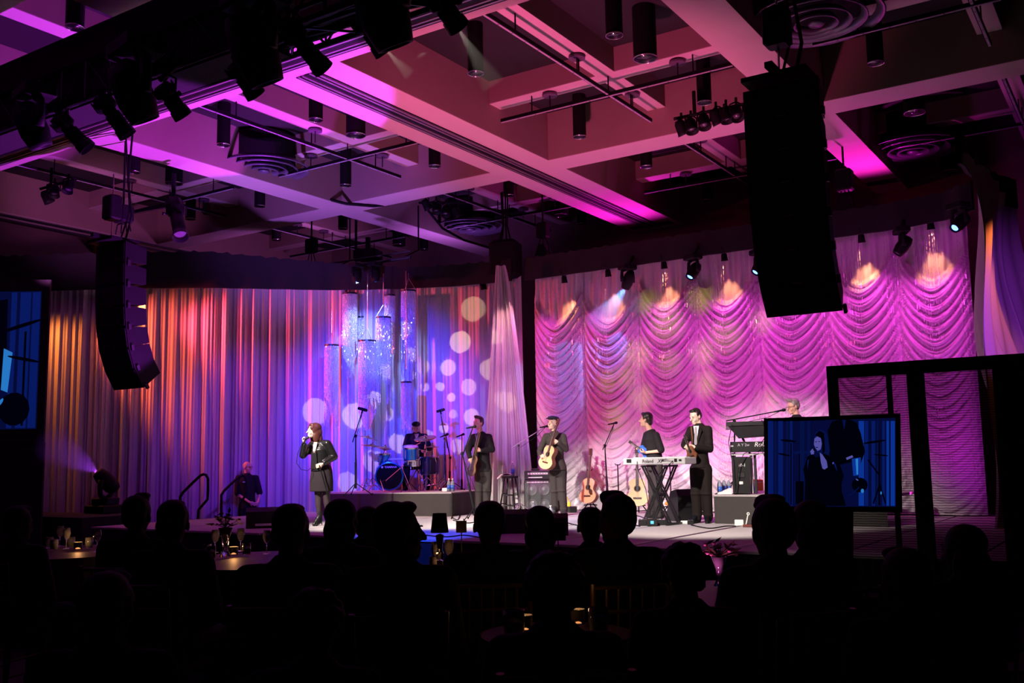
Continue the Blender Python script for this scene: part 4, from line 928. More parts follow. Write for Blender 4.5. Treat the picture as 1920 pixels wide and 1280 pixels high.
# ---- drum kit
kb = at(748, 921, RZ) + nb * .55; rt, tt = axes(kb)
def KP(x, y, t=0): return plane(x, y, kb, t)
fb = (tt * .96 - rt * .10); fb.z = 0; fb.normalize()
c = KP(730, 890, .25); R0 = .29; sd_ = Vector((-fb.y, fb.x, 0))
c.z = RZ + R0 + .02
bd = thing('bass_drum', 'teal rimmed bass drum with a black front head on the riser', 'drum', (c.x, c.y, RZ), 'drum kit')
MB().lathe(c, [(R0 - .012, .0), (R0 - .012, -.40), (R0 - .03, -.40), (R0 - .03, 0)], 40, fb, closed=True).build('shell', M['teal'], bd, smooth=False)
MB().lathe(c, [(R0 + .006, -.02), (R0 + .006, .02), (R0 - .022, .025), (R0 - .022, -.0)], 40, fb, closed=True).build('hoop', M['teal'], bd)
MB().lathe(c, [(R0 - .015, .002), (0, .004)], 40, fb).build('front_head', mat('black_drum_head', (.006, .006, .008), .18), bd)
text_mb('YAMAHA', c + fb * .012 + Vector((0, 0, .185)) + sd_ * .03, sd_, (0, 0, 1), .062, .002, .012).build('lettering', M['print_white'], bd)
MB().lathe(c + fb * .012 + Vector((0, 0, .185)) - sd_ * .145, [(.022, 0), (.022, .002), (.0, .002)], 16, fb).build('emblem', M['print_white'], bd)
for k_ in range(8):
    an = 2 * PI * k_ / 8 + .2; o_ = sd_ * math.cos(an) * (R0 + .02) + Vector((0, 0, math.sin(an) * (R0 + .02)))
    if math.sin(an) > -.8: MB().cone(c + o_ + fb * .03, c + o_ - fb * .12, .008, n=6).build('lug', M['chrome'], bd)
for e in (-1, 1): MB().tube([c - fb * .12 + sd_ * e * R0 * .9, (c.x + sd_.x * e * .42 + fb.x * .05, c.y + sd_.y * e * .42 + fb.y * .05, RZ + .01)], .010, 6).build('spur', M['chrome'], bd)
mk = thing('kick_microphone', 'round headed microphone on a low chrome boom before the bass drum', 'microphone', KP(752, 912, .75))
MB().tube([KP(770, 918, .8), KP(752, 875, .75)], .012, 6).tube([KP(757, 872, .72), KP(722, 902, .62)], .009, 6).build('stand', M['chrome'], mk)
MB().ell(KP(720, 903, .62), .038, n=12).build('mic_head', M['black'], mk, smooth=True)
for a in (-.3, .3): MB().tube([KP(768, 905, .8), KP(768, 905, .8) + sd_ * a + Vector((0, 0, -.3))], .008, 6).build('leg', M['black'], mk)
def drum(cx, cy, r, h, label, tilt=0.12, m_='teal', t=0, legs=None, nm='tom_drum'):
    p = KP(cx, cy, t); ax = (Vector((0, 0, 1)) + tt * tilt).normalized()
    root = thing(nm, label, 'drum', p, 'drum kit')
    MB().lathe(p, [(r, -h / 2), (r, h / 2), (r - .01, h / 2), (r - .01, -h / 2)], 28, ax, closed=True).build('shell', M[m_], root)
    MB().lathe(p, [(r - .006, h / 2 - .002), (0, h / 2)], 28, ax).build('head', M['drumhead'], root)
    for s_ in (-1, 1): MB().lathe(p + ax * (h / 2 * s_), [(r + .012, -.012), (r + .012, .012), (r - .004, .012), (r - .004, -.012)], 28, ax, closed=True).build('hoop', M['chrome'], root)
    sx, sy = ax.orthogonal().normalized(), ax.cross(ax.orthogonal().normalized())
    for k_ in range(8):
        q = p + (sx * math.cos(k_ * PI / 4) + sy * math.sin(k_ * PI / 4)) * (r + .014); MB().cone(q - ax * h * .35, q + ax * h * .35, .008, n=6).build('lug', M['chrome'], root)
    if legs:
        for k_ in range(3): q = p + (sx * math.cos(k_ * 2.1) + sy * math.sin(k_ * 2.1)) * (r + .02); MB().cone(q + ax * .1, (q.x, q.y, RZ + .005), .008, n=6).build('leg', M['chrome'], root)
    else: MB().tube([p - ax * h / 2, (p.x, p.y, RZ + .45)], .014, 6).build('mount', M['chrome'], root)
    return root
drum(770, 849, .155, .26, 'bright teal rack tom in front of the drummer', .25, t=.1)
drum(721, 860, .12, .20, 'small teal tom half behind the bass drum at left', .1, t=.05)
drum(805, 873, .20, .36, 'dark floor tom on legs at the right of the kit', .0, t=-.1, legs=1, m_='gunmetal')
drum(775, 866, .17, .13, 'shallow purple lit snare drum under the rack tom', .1, t=0.0, m_='chrome', nm='snare_drum')
tag(MB().obox(KP(740, 861, .0), sd_, fb, (0, 0, 1), .40, .3, .05, .015).build('folded_towel', M['white'], loc=KP(740, 861)), 'white towel laid over the top of the bass drum', 'towel')
def cymbal(cx, cy, wpx, label, tx=0.0, tz=.12, px=None, t=0, hat=False, mt='bronze'):
    p = KP(cx, cy, t); r = wpx / 2 / 91; ax = (Vector((0, 0, 1)) + rt * tx + tt * tz).normalized(); bx = px or cx
    root = thing('hi_hat' if hat else 'cymbal', label, 'cymbal', (p.x, p.y, RZ), 'drum kit')
    pr = [(.012, .022), (.035, .02), (.05, .004), (r * .6, -.006), (r, -.02), (r, -.022), (r * .6, -.009), (.05, 0), (.035, .015), (.012, .018)]
    MB().lathe(p, pr, 36, ax, closed=True).build('bronze_disc', M[mt], root, smooth=True)
    if hat: MB().lathe(p - ax * .05, [(a, -b_) for a, b_ in pr], 36, ax, closed=True).build('bronze_disc', M[mt], root, smooth=True)
    q = KP(bx, cy + 30, t - .05); MB().tube([p + ax * .06, p - ax * .08, q], .009, 6).tube([q, (q.x, q.y, RZ + .14)], .012, 6).build('stand_tube', M['chrome'], root)
    MB().lathe(p, [(0, .02), (.014, .02), (.016, .05), (0, .055)], 8, ax).build('wing_nut', M['chrome'], root)
    for k_ in range(3): an = k_ * 2.09 + cx; MB().tube([(q.x, q.y, RZ + .28), (q.x + math.cos(an) * .30, q.y + math.sin(an) * .30, RZ + .012)], .008, 6).tube([(q.x, q.y, RZ + .10), (q.x + math.cos(an) * .17, q.y + math.sin(an) * .17, RZ + .13)], .006, 5).build('stand_leg', M['chrome'], root)
    return root
cymbal(698, 834, 42, 'large bronze cymbal left of the bass drum', .12, .10, t=.1)
cymbal(690, 819, 40, 'thin pale cymbal highest at the left of the kit', .28, .05, 688, t=-.1)
cymbal(722, 838, 26, 'pair of hi-hat cymbals above the small teal tom', .15, .05, 712, t=.25, hat=True)
cymbal(797, 820, 42, 'large bronze cymbal before the drummer\'s chest', -.14, .30, 800, t=.35)
cymbal(812, 836, 26, 'bronze cymbal right of the drummer\'s arm', .02, .08, 818, t=.2)
cymbal(831, 795, 18, 'small cymbal mounted high beside the right boom stand', -.05, .05, 833, t=-.2)
th = thing('drum_throne', 'round black drum throne under the drummer', 'stool', KP(782, 905, -.45)); q = KP(782, 905, -.5); q.z = RZ
MB().lathe(q, [(0, .44), (.17, .44), (.18, .48), (.16, .52), (0, .52)], 20).build('seat', M['plastic'], th)
for k_ in range(3): MB().tube([q + Vector((0, 0, .44)), q + Vector((math.cos(k_ * 2.1) * .25, math.sin(k_ * 2.1) * .25, .012))], .014, 6).build('leg', M['chrome'], th)
ped = KP(800, 915, -.1)
# ---- guitars
def gtr_outline(L_, w1, w2, wst, n=40):
    o = []
    for i in range(n + 1):
        t = i / n; y = -L_ / 2 + L_ * t
        lo = w1 * math.sqrt(max(0, 1 - ((t - .30) / .30) ** 2)) if t < .30 else 0
        if t < .30: x = lo
        elif t < .58: u = (t - .30) / .28; x = w1 + (wst - w1) * (.5 - .5 * math.cos(PI * u))
        elif t < .80: u = (t - .58) / .22; x = wst + (w2 - wst) * (.5 - .5 * math.cos(PI * u))
        else: x = w2 * math.sqrt(max(0, 1 - ((t - .80) / .20) ** 2))
        o.append((x, y))
    return o
def guitar(c, ax, nrm, label, sc=1.0, depth=.10, top='wood_top', side='wood_side', neck=.42, head_len=.16, dims=(.49, .195, .145, .12), guard=True, hole=True, cat='guitar', nm='acoustic_guitar', grp=None, shade=None, solid=False):
    """c: middle of the body; ax: towards the headstock; nrm: out of the top plate"""
    c = Vector(c); ax = Vector(ax).normalized(); nrm = (Vector(nrm) - ax * Vector(nrm).dot(ax)).normalized(); sd = ax.cross(nrm)
    L_, w1, w2, ws = [d * sc for d in dims]; dp = depth * sc
    root = thing(nm, label, cat, c, grp)
    o = gtr_outline(L_, w1, w2, ws); ring = [(x, y) for x, y in o] + [(-x, y) for x, y in o[::-1]][1:-1]
    W = lambda x, y, h: c + sd * x + ax * y + nrm * h
    n_ = len(ring); vs = [W(x, y, -dp / 2) for x, y in ring] + [W(x, y, dp / 2) for x, y in ring]
    MB().add(vs, [(i, (i + 1) % n_, n_ + (i + 1) % n_, n_ + i) for i in range(n_)] + [tuple(range(n_ - 1, -1, -1))]).build('body_sides', M[side], root)
    rg_ = [W(x * 1.01, y * 1.008, dp / 2 + h) for h in (-.003, .003) for x, y in ring]
    MB().add(rg_, [(i, (i + 1) % n_, n_ + (i + 1) % n_, n_ + i) for i in range(n_)] + [tuple(n_ + i for i in range(n_)), tuple(range(n_ - 1, -1, -1))]).build('top_plate', M[top], root)
    if hole:
        MB().lathe(W(0, L_ * .13, dp / 2 + .004), [(0, .001), (.05 * sc, .001), (.05 * sc, 0)], 20, nrm).build('sound_hole', M['black'], root)
        MB().lathe(W(0, L_ * .13, dp / 2 + .003), [(.052 * sc, .001), (.062 * sc, .001)], 20, nrm).build('rosette', M['neck'], root)
    if guard: MB().prism([W(x * sc, y * sc, dp / 2 + .003) for x, y in ((.02, .02), (.06, .04), (.11, .0), (.12, -.08), (.07, -.09), (.03, -.04))], nrm * .002).build('pick_guard', M['neck_dark'], root)
    MB().obox(W(0, -L_ * .22, dp / 2 + .008), sd, ax, nrm, .15 * sc, .03 * sc, .012).build('bridge', M['neck_dark'], root)
    n0 = L_ * .24; n1 = L_ / 2 + neck * sc
    MB().hexa([W(-.028 * sc, n0, dp / 2 + .004), W(.028 * sc, n0, dp / 2 + .004), W(.022 * sc, n1, dp / 2 + .004), W(-.022 * sc, n1, dp / 2 + .004), W(-.028 * sc, n0, dp / 2 + .014), W(.028 * sc, n0, dp / 2 + .014), W(.022 * sc, n1, dp / 2 + .014), W(-.022 * sc, n1, dp / 2 + .014)]).build('fretboard', M['neck_dark'], root)
    MB().tube([W(0, L_ * .47, dp / 2 - .012), W(0, n1, dp / 2 - .008)], [.026 * sc, .021 * sc], 10).build('neck', M['neck'], root, smooth=True)
    h_ = [(-.022, 0), (.022, 0), (.036, .04), (.032, head_len), (-.032, head_len), (-.036, .04)]
    MB().prism([W(x * sc, n1 + y * sc, dp / 2 - .012) for x, y in h_], nrm * .016).build('headstock', M['neck_dark'] if nm != 'bass_guitar' else M['neck'], root)
    for s_ in (-1, 1):
        for k_ in range(3): MB().cone(W(s_ * .03 * sc, n1 + (.045 + .04 * k_) * sc, dp / 2 - .004), W(s_ * .055 * sc, n1 + (.045 + .04 * k_) * sc, dp / 2 - .004), .008 * sc, n=6).build('tuner', M['chrome'], root)
    g = MB()
    for k_ in range(6 if nm == 'acoustic_guitar' else 4): x = (-.020 + .008 * k_) * sc; g.bar(W(x, -L_ * .22, dp / 2 + .017), W(x * .8, n1 + .03 * sc, dp / 2 + .018), .0012, .0012)
    g.build('strings', M['alu'], root); return root
def guitar_stand(p, label, h=.75, ytube=None):
    root = thing('guitar_stand', label, 'guitar stand', p); rt_, tt_ = axes(p); a = p + tt_ * -.08
    MB().tube([a + Vector((0, 0, .12)), a + Vector((0, 0, h))], .013, 8).build('pole', M['black'], root)
    for e in (-1, 1): MB().tube([a + Vector((0, 0, .25)), p + rt_ * e * .18 + tt_ * .16 + Vector((0, 0, .012))], .012, 6).build('leg', M['black'], root)
    MB().tube([a + Vector((0, 0, .25)), p - tt_ * .28 + Vector((0, 0, .012))], .012, 6).build('leg', M['black'], root)
    for e in (-1, 1): MB().tube([a + Vector((0, 0, .16)), a + rt_ * e * .11 + Vector((0, 0, .15)), a + rt_ * e * .12 + tt_ * .15 + Vector((0, 0, .15))], .012, 6).build('cradle_arm', M['black'], root)
    MB().tube([a + rt_ * -.05 + tt_ * .05 + Vector((0, 0, h + .02)), a + rt_ * -.04 + Vector((0, 0, h)), a + rt_ * .04 + Vector((0, 0, h)), a + rt_ * .05 + tt_ * .05 + Vector((0, 0, h + .02))], .010, 6).build('neck_yoke', M['black'], root)
    return root
# two acoustics on stands
g1 = fl(1106, 16.85); rt, tt = axes(g1); g1c = plane(1105, 920, g1, .02)
guitar(g1c, Vector((0, 0, 1)) + rt * .10 - tt * .16, tt * .9 - rt * .65, 'tan acoustic guitar with dark pick guard on a stand, right of the flat cap man', 1.0, top='tan_top', grp='acoustic guitars on stands')
guitar_stand(g1 - tt * .03, 'black stand holding the tan topped acoustic guitar', .82)
g2 = fl(1196, 16.9); rt, tt = axes(g2); g2c = plane(1195, 923, g2, .02)
guitar(g2c, Vector((0, 0, 1)) + rt * .02 - tt * .16, tt, 'pale topped acoustic guitar on a stand half behind the black shirted man', 1.06, guard=False, grp='acoustic guitars on stands')
guitar_stand(g2 - tt * .03, 'black stand holding the pale topped acoustic guitar', .82)
guitar_stand(fl(1159, 16.8), 'empty black guitar stand between the two acoustic guitars', .92)
guitar_stand(fl(1257, 16.6), 'empty black guitar stand behind the silver keyboard', .95)
# ---- bass amplifier
ab = fl(1009, 16.7); rt, tt = axes(ab); Z = Vector((0, 0, 1)); sc_ = 1 / 92.0
cab = thing('speaker_cabinet', 'black bass cabinet with four round cones behind the man in the flat cap', 'speaker cabinet', ab)
cc = plane(1009, 925, ab, -.2); hh = plane(1009, 899, ab, -.2).z - S
cc.z = S + hh / 2
MB().obox(cc, rt, tt, Z, .56, .4, hh, .012).build('enclosure', M['plastic'], cab)
MB().obox(cc + tt * .203, rt, tt, Z, .52, .01, hh - .10).build('grille', mat('grille_mesh', (.035, .035, .04), .6, nscale=200, noise=.5), cab)
for i, (a, b_) in enumerate(((-1, -1), (1, -1), (-1, 1), (1, 1))):
    q = cc + rt * a * .125 + Z * (b_ * hh * .22 - .02) + tt * .21
    MB().lathe(q, [(.105, 0), (.105, .008), (.09, .008), (.075, -.002), (.04, .004), (.0, .012)], 24, tt).build('speaker_cone', mat('cone_grey', (.09, .09, .10), .4) if i == 0 else bpy.data.materials['cone_grey'], cab, smooth=False)
g = MB()
for k_ in range(22): g.obox(cc + Z * (hh / 2 - .045) + tt * .21 + rt * (-.22 + k_ * .020 + (k_ % 3) * .003), rt, tt, Z, .010 + .004 * (k_ % 2), .003, .022)
g.build('badge_lettering', M['silver_case'], cab)
ah = thing('amplifier_head', 'black amplifier head with a bright control strip on the bass cabinet', 'amplifier', (cc.x, cc.y, S + hh))
ch = cc + Z * (hh / 2 + .095)
MB().obox(ch, rt, tt, Z, .54, .36, .18, .012).build('casing', M['plastic'], ah)
MB().obox(ch + tt * .185 + Z * .03, rt, tt, Z, .40, .01, .035).build('control_strip', M['silver_case'], ah)
MB().obox(ch + tt * .185 - Z * .045 - rt * .05, rt, tt, Z, .28, .01, .012).build('light_strip', M['print_white'], ah)
for k_ in range(7): MB().lathe(ch + tt * .19 + Z * .03 + rt * (-.16 + k_ * .053), [(.009, 0), (.008, .014), (0, .014)], 8, tt).build('knob', M['plastic'], ah)
tag(MB().obox(ch + Z * .112 - rt * .05, rt, tt, Z, .16, .1, .04, .008).build('pedal_tuner', M['plastic'], loc=ch + Z * .112), 'small black box on top of the amplifier head', 'tuner')
# ---- stool
sb = at(957, 960); rt, tt = axes(sb); zt_ = plane(957, 892, sb).z
stl = thing('bar_stool', 'tall black wooden stool carrying a towel and a water bottle', 'stool', sb)
MB().lathe((sb.x, sb.y, zt_), [(0, -.045), (.165, -.045), (.18, -.03), (.18, -.008), (.165, 0), (0, .004)], 28).build('seat', M['plastic'], stl, smooth=False)
hz_ = zt_ - S
L4 = []
for k_ in range(4):
    an = PI / 4 + k_ * PI / 2 + .2; a = Vector((sb.x + math.cos(an) * .12, sb.y + math.sin(an) * .12, zt_ - .04)); b_ = Vector((sb.x + math.cos(an) * .235, sb.y + math.sin(an) * .235, S)); L4.append((a, b_))
    MB().cone(b_, a, .020, .018, 10).build('leg', M['plastic'], stl, smooth=True)
for k_ in range(4):
    for f_ in ((.45, .75) if k_ % 2 else (.5, .8)):
        MB().cone(L4[k_][0].lerp(L4[k_][1], f_), L4[(k_ + 1) % 4][0].lerp(L4[(k_ + 1) % 4][1], f_), .011, n=8).build('rung', M['plastic'], stl)
bottle(Vector((sb.x, sb.y, zt_)) + rt * .06, 'water bottle standing on the black stool', .23, sc=1.25)
tw = MB(); rows_ = []
for j in range(13):
    v = j / 12; r = []
    for i in range(13):
        u = i / 12; x = -.26 + .30 * u; z = .03 + .035 * math.sin(u * 6 + v * 4) * .5
        if x < -.17: z -= (-.17 - x) * .9
        r.append(Vector((sb.x, sb.y, zt_ + z)) + rt * x + tt * (-.11 + .20 * v))
    rows_.append(r)
tag(tw.grid(rows_).build('stage_towel', M['white'], smooth=True, fix=False, loc=(sb.x, sb.y, zt_)), 'white towel bunched on the left of the black stool seat', 'towel')
# ---- silver keyboard on an X stand
kp = at(1232, 984); rt, tt = axes(kp); kx = (rt * .97 + tt * -.25).normalized(); kx = Vector((kx.x, kx.y, 0)).normalized()
A0, A1 = plane(1167.5, 873, kp, .0), plane(1283, 868, kp, .0)
A0z = plane(1168, 872, kp).z; kx = Vector((A1.x - A0.x, A1.y - A0.y, 0)).normalized()
kx = (rt * math.cos(.58) + tt * math.sin(.58)).normalized(); ky = Vector((-kx.y, kx.x, 0))
kc = Vector(((A0.x + A1.x) / 2, (A0.y + A1.y) / 2, A0z + .055)) + ky * .17; KL = (A1 - A0).length / math.cos(.58)
ky2 = (ky + kx * .35).normalized() * 0 + ky
kbd = thing('keyboard_synthesizer', 'silver grey keyboard seen from behind on a black X stand', 'keyboard', kc + Vector((0, 0, -.055)))
MB().obox(kc, kx, ky, Z, KL, .34, .105, .012).build('case', M['silver_case'], kbd)
text_mb('Roland', kc - ky * .174 + kx * -.10, kx, Z, .075, .003, .006).build('lettering', M['plastic'], kbd)
text_mb('XP', kc - ky * .174 + kx * .13, kx, Z, .085, .003, .012, shear=.3).build('lettering', M['plastic'], kbd)
for a, w_, h_ in ((-.40, .09, .06), (.36, .05, .05), (.43, .05, .03)): MB().obox(kc - ky * .173 + kx * a * KL + Z * .01, kx, ky, Z, w_, .006, h_).build('socket_panel', M['plastic'], kbd)
kk = MB()
for i in range(35): kk.obox(kc + ky * .09 + kx * (-KL * .43 + i * KL * .0245) + Z * .055, kx, ky, Z, KL * .022, .13, .014)
kk.build('keys', M['print_white'], kbd)
MB().tube([kc - ky * .175 + kx * .15, kc - ky * .21 + kx * .25 + Z * .03, kc - ky * .20 + kx * .38, kc - ky * .19 + kx * .05 - Z * .25, kp + kx * .1 + Z * .1], .006, 6).tube([kc - ky * .175 - kx * .3, kc - ky * .2 - kx * .28 - Z * .1, kc - ky * .1 - kx * .2 - Z * .45, kp - kx * .1 + Z * .05], .006, 6).build('cable', M['black'], kbd)
xs = thing('keyboard_stand', 'black double X stand under the silver keyboard', 'stand', (kc.x, kc.y, S)); zb_ = kc.z - .06
for e in (-1, 1):
    for off_ in (-.13, .13):
        o_ = ky * (off_ + e * .02)
        for dlt in (-.022, .022): MB().bar(Vector((kc.x, kc.y, S + .03)) + o_ + kx * (-e * .25 + dlt), Vector((kc.x, kc.y, zb_ - .02)) + o_ + kx * (e * .20 + dlt), .022, .022).build('strut', M['plastic'], xs)
for e in (-1, 1):
    MB().bar(Vector((kc.x, kc.y, S + .02)) + kx * e * .25 - ky * .24, Vector((kc.x, kc.y, S + .02)) + kx * e * .25 + ky * .24, .035, .035).build('foot', M['plastic'], xs)
    MB().bar(Vector((kc.x, kc.y, zb_ - .015)) + kx * e * .20 - ky * .19, Vector((kc.x, kc.y, zb_ - .015)) + kx * e * .20 + ky * .19, .05, .03).build('top_bar', M['plastic'], xs)
MB().cone(Vector((kc.x, kc.y, (S + zb_) / 2)) - ky * .16, Vector((kc.x, kc.y, (S + zb_) / 2)) + ky * .16, .03, n=10).build('pivot', M['gunmetal'], xs)
# pedals and boxes on the floor
def floor_box(x, y, w_, d_, h_, label, m_='plastic', nm='effects_pedal', cat='pedal', z=S, extra=None, grp='pedals and boxes on the stage floor'):
    p = atz(x, y, z); r_, t_ = axes(p); root = thing(nm, label, cat, p, grp)
    MB().obox(p + Z * h_ / 2, r_, t_, Z, w_, d_, h_, .008).build('housing', M[m_], root)
    if extra == 'knobs':
        for a in (-.3, 0, .3): MB().lathe(p + Z * h_ + r_ * a * w_, [(.012, 0), (.010, .014), (0, .014)], 8).build('knob', M['chrome'], root)
    if extra == 'display': MB().obox(p + Z * h_ * .55 + t_ * (d_ / 2 + .001), r_, t_, Z, w_ * .3, .004, h_ * .4).build('display', mat('pedal_display', (0, 0, 0), .3, emit=(.1, .5, 1), es=2), root)
    return root
floor_box(1205, 985, .13, .16, .09, 'black pedal at the left foot of the keyboard stand', extra='knobs')
floor_box(1223, 986, .16, .14, .11, 'black pedal with a glowing blue display under the silver keyboard', extra='display')
floor_box(1241, 984, .17, .14, .08, 'black pedal at the right foot of the keyboard stand', extra='knobs')
floor_box(1284, 982, .13, .10, .05, 'small white box left of the suited man\'s shoes', 'print_white')
floor_box(1295, 983, .10, .09, .06, 'dark pedal touching the white box by the suited man', extra='knobs')
floor_box(1386, 985.5, .13, .10, .09, 'white power box on the stage before the keyboard riser', 'print_white', 'power_box', 'power box')
floor_box(1403, 988, .16, .09, .04, 'flat rust coloured box before the keyboard riser', 'red_tape', 'flat_box', 'box')
p = atz(1398, 988, S); tag(MB().tube([p, p + Vector((.035, .01, .16)), p + Vector((.04, .01, .17))], .008, 6).lathe(p + Vector((.045, .01, .195)), [(.022, -.006), (.022, .006), (.012, .006), (.012, -.006)], 12, (0, -1, 0), closed=True).build('wrench_stick', M['print_white'], loc=p), 'slim white ring ended stick leaning before the keyboard riser', 'stick')
# monitor wedges
def wedge(px, w_, label, z=S, hgt=.38, ang=0.0, dp=.5, strip=False, grp='stage monitor wedges'):
    p = atz(px[0], px[1], z); r_, t_ = axes(p); r_ = rotz(r_, ang); t_ = rotz(t_, ang); root = thing('monitor_wedge', label, 'monitor speaker', p, grp)
    prof = [(0, 0), (0, hgt * .8), (-.06, hgt), (-dp * .62, hgt * .92), (-dp, .12), (-dp, 0)]
    MB().prism([p + t_ * a + Z * b_ - r_ * w_ / 2 for a, b_ in prof], r_ * w_).build('cabinet', M['plastic'], root)
    a, b_ = p + t_ * (-dp * .62) + Z * hgt * .92, p + t_ * -dp + Z * .12; nn = (b_ - a).cross(r_).normalized()
    MB().hexa([a + r_ * s_ * (w_ / 2 - .03) + nn * h_ if q == 0 else b_ + r_ * s_ * (w_ / 2 - .03) + nn * h_ for h_ in (.0, .006) for q, s_ in ((0, -1), (0, 1), (1, 1), (1, -1))]).build('grille', M['black_cloth'], root)
    if strip: MB().obox(p + t_ * .006 + Z * .06, r_, t_, Z, w_ * .55, .01, .035).build('panel_strip', M['print_white'], root)
    return root
wedge((500, 990), .66, 'black monitor wedge with a bright slot at the front left of the stage', strip=True, hgt=.34)
wedge((972, 1000), .52, 'brown black monitor wedge at the stage edge behind the bald looking head', hgt=.34)
wedge((1048, 1004), .26, 'small dark monitor box right of the long haired guest', hgt=.30, grp=None)
wedge((1290, 977), .34, 'dark slanted floor monitor left of the keyboard riser', hgt=.52, ang=.5, dp=.42, grp=None)
bottle(at(1033, 975), 'water bottle on the stage at the feet of the man in the flat cap', sc=1.2)
bottle(at(1000, 962), 'water bottle half hidden behind the long haired guest', sc=1.1)
p = fl(1066, 16.9); tag(MB().obox(p + Z * .06, rt, tt, Z, .30, .22, .12, .01).build('tool_case', M['plastic'], loc=p), 'low black case right of the man in the flat cap', 'case')
tag(MB().lathe(p + Z * .12, [(0, 0), (.035, 0), (.035, .06), (.02, .09), (0, .09)], 12).tube([p + Z * .2, p + Z * .3 - rt * .04], .01, 6).build('yellow_gadget', M['yellow'], loc=p), 'small yellow gadget on the low black case', 'gadget')
tag(MB().lathe(fl(1255, 16.5) + Z * .18, [(0, 0), (.08, 0), (.10, .03), (.08, .07), (0, .08)], 16).cone(fl(1255, 16.5), fl(1255, 16.5) + Z * .18, .03).build('orange_stand_base', M['orange'], loc=fl(1255, 16.5)), 'orange topped short post behind the keyboard stand', 'post')
# cables on the stage floor
for i, (pts, lb) in enumerate(((((1090, 962), (1120, 968), (1170, 962), (1210, 972), (1200, 984)), 'black cable running from the acoustic guitars to the pedals'), (((1050, 975), (1090, 985), (1150, 978), (1200, 986)), 'black cable curving along the stage toward the keyboard stand'), (((850, 975), (880, 980), (920, 972), (960, 976), (1010, 970)), 'black cable winding round the bass player\'s stand'), (((700, 1001), (760, 999), (830, 1006), (870, 1003), (905, 1008)), 'dark cable lying along the blue lit stage edge'), (((1296, 984), (1330, 990), (1360, 986), (1380, 986)), 'thin cable from the suited man to the white power box'), (((846, 972), (852, 958), (862, 962), (858, 974), (848, 970)), 'coiled cable on the floor at the drum riser corner'), (((1240, 955), (1262, 962), (1280, 958), (1268, 970)), 'tangled cable right of the keyboard stand'))):
    P_ = [atz(x, y, S + .009) for x, y in pts]; Q = []
    for j in range(len(P_) - 1):
        for t in range(6):
            u = t / 6; a = P_[max(0, j - 1)]; b_ = P_[j]; c_ = P_[j + 1]; d_ = P_[min(len(P_) - 1, j + 2)]
            Q.append(.5 * ((2 * b_) + (c_ - a) * u + (2 * a - 5 * b_ + 4 * c_ - d_) * u * u + (3 * b_ - a - 3 * c_ + d_) * u ** 3))
    Q.append(P_[-1]); tag(MB().tube(Q, .009, 6).build('stage_cable', M['black'], smooth=True, loc=P_[0]), lb, 'cable', 'cables on the stage floor')
# ---- stacked keyboards on the right riser
ks = atz(1420, 926, KZ); rt, tt = axes(ks)
def KB(x, y, t=0): return plane(x, y, ks, t)
sy1 = thing('upper_keyboard', 'black keyboard tilted on the top tier above the right riser', 'keyboard', KB(1440, 800))
MB().hexa([KB(1361, 799, .22), KB(1520, 792, .22), KB(1520, 800, -.15), KB(1361, 806, -.15), KB(1361, 791, .22), KB(1520, 786, .22), KB(1520, 788, -.15), KB(1361, 793, -.15)]).build('case', M['plastic'], sy1)
MB().hexa([KB(1366, 800, .2), KB(1520, 795, .2), KB(1520, 812, .1), KB(1385, 822, .1), KB(1366, 799, .18), KB(1520, 794, .18), KB(1520, 811, .08), KB(1385, 821, .08)]).build('underside', M['gunmetal'], sy1)
sy2 = thing('lower_keyboard', 'black keyboard with white lettering on the lower tier, cut off by the monitor', 'keyboard', KB(1440, 838))
MB().hexa([KB(1369, 848, .12), KB(1520, 846, .12), KB(1520, 846, -.22), KB(1369, 848, -.22), KB(1369, 828, .12), KB(1520, 826, .12), KB(1520, 826, -.22), KB(1369, 828, -.22)]).build('case', M['plastic'], sy2)
text_mb('Roland', KB(1431, 833, .125), rt, Z, .10, .003, .004, shear=.25).build('lettering', M['print_white'], sy2)
text_mb('A Y 2w', KB(1394, 834, .125), rt, Z, .06, .003, .002).build('lettering', M['silver_case'], sy2)
MB().obox(KB(1372, 836, .125), rt, tt, Z, .05, .006, .02).build('socket_panel', M['silver_case'], sy2)
kst = thing('keyboard_rack_stand', 'grey two tier stand carrying the stacked keyboards on the right riser', 'stand', (ks.x, ks.y, KZ))
for x in (1374, 1408, 1415, 1500):
    q = KB(x, 853, .0); MB().bar((q.x, q.y, KZ + .01), (q.x, q.y, KB(x, 849, 0).z), .035, .035).build('upright', M['gunmetal'] if x != 1408 else M['silver_case'], kst)
MB().bar(KB(1370, 852, .05), KB(1515, 850, .05), .04, .03).build('shelf_rail', M['silver_case'], kst)
MB().tube([KB(1406, 850), KB(1392, 820), KB(1384, 808)], .018, 6).tube([KB(1480, 850), KB(1466, 815), KB(1450, 802)], .018, 6).build('tier_arm', M['gunmetal'], kst)
rk = thing('equipment_rack', 'black rack case with white number lettering under the stacked keyboards', 'rack case', KB(1392, 915))
MB().hexa([KB(1375, 925, .10), KB(1407, 925, .10), KB(1407, 925, -.3), KB(1375, 925, -.3), KB(1375, 856, .10), KB(1407, 856, .10), KB(1407, 856, -.3), KB(1375, 856, -.3)]).build('case', M['plastic'], rk)
text_mb('10-1', KB(1391, 872, .105), rt, Z, .065, .003, .006).build('lettering', M['print_white'], rk)
MB().obox(KB(1390, 890, .105), rt, tt, Z, .11, .01, .09, .01).build('handle_plate', M['gunmetal'], rk)
MB().obox(KB(1389.5, 905, .105), rt, tt, Z, .06, .01, .045, .006).build('tape_label', M['print_white'], rk)
bx = thing('orange_case', 'small orange case at the back of the right riser', 'case', atz(1356, 921, KZ))
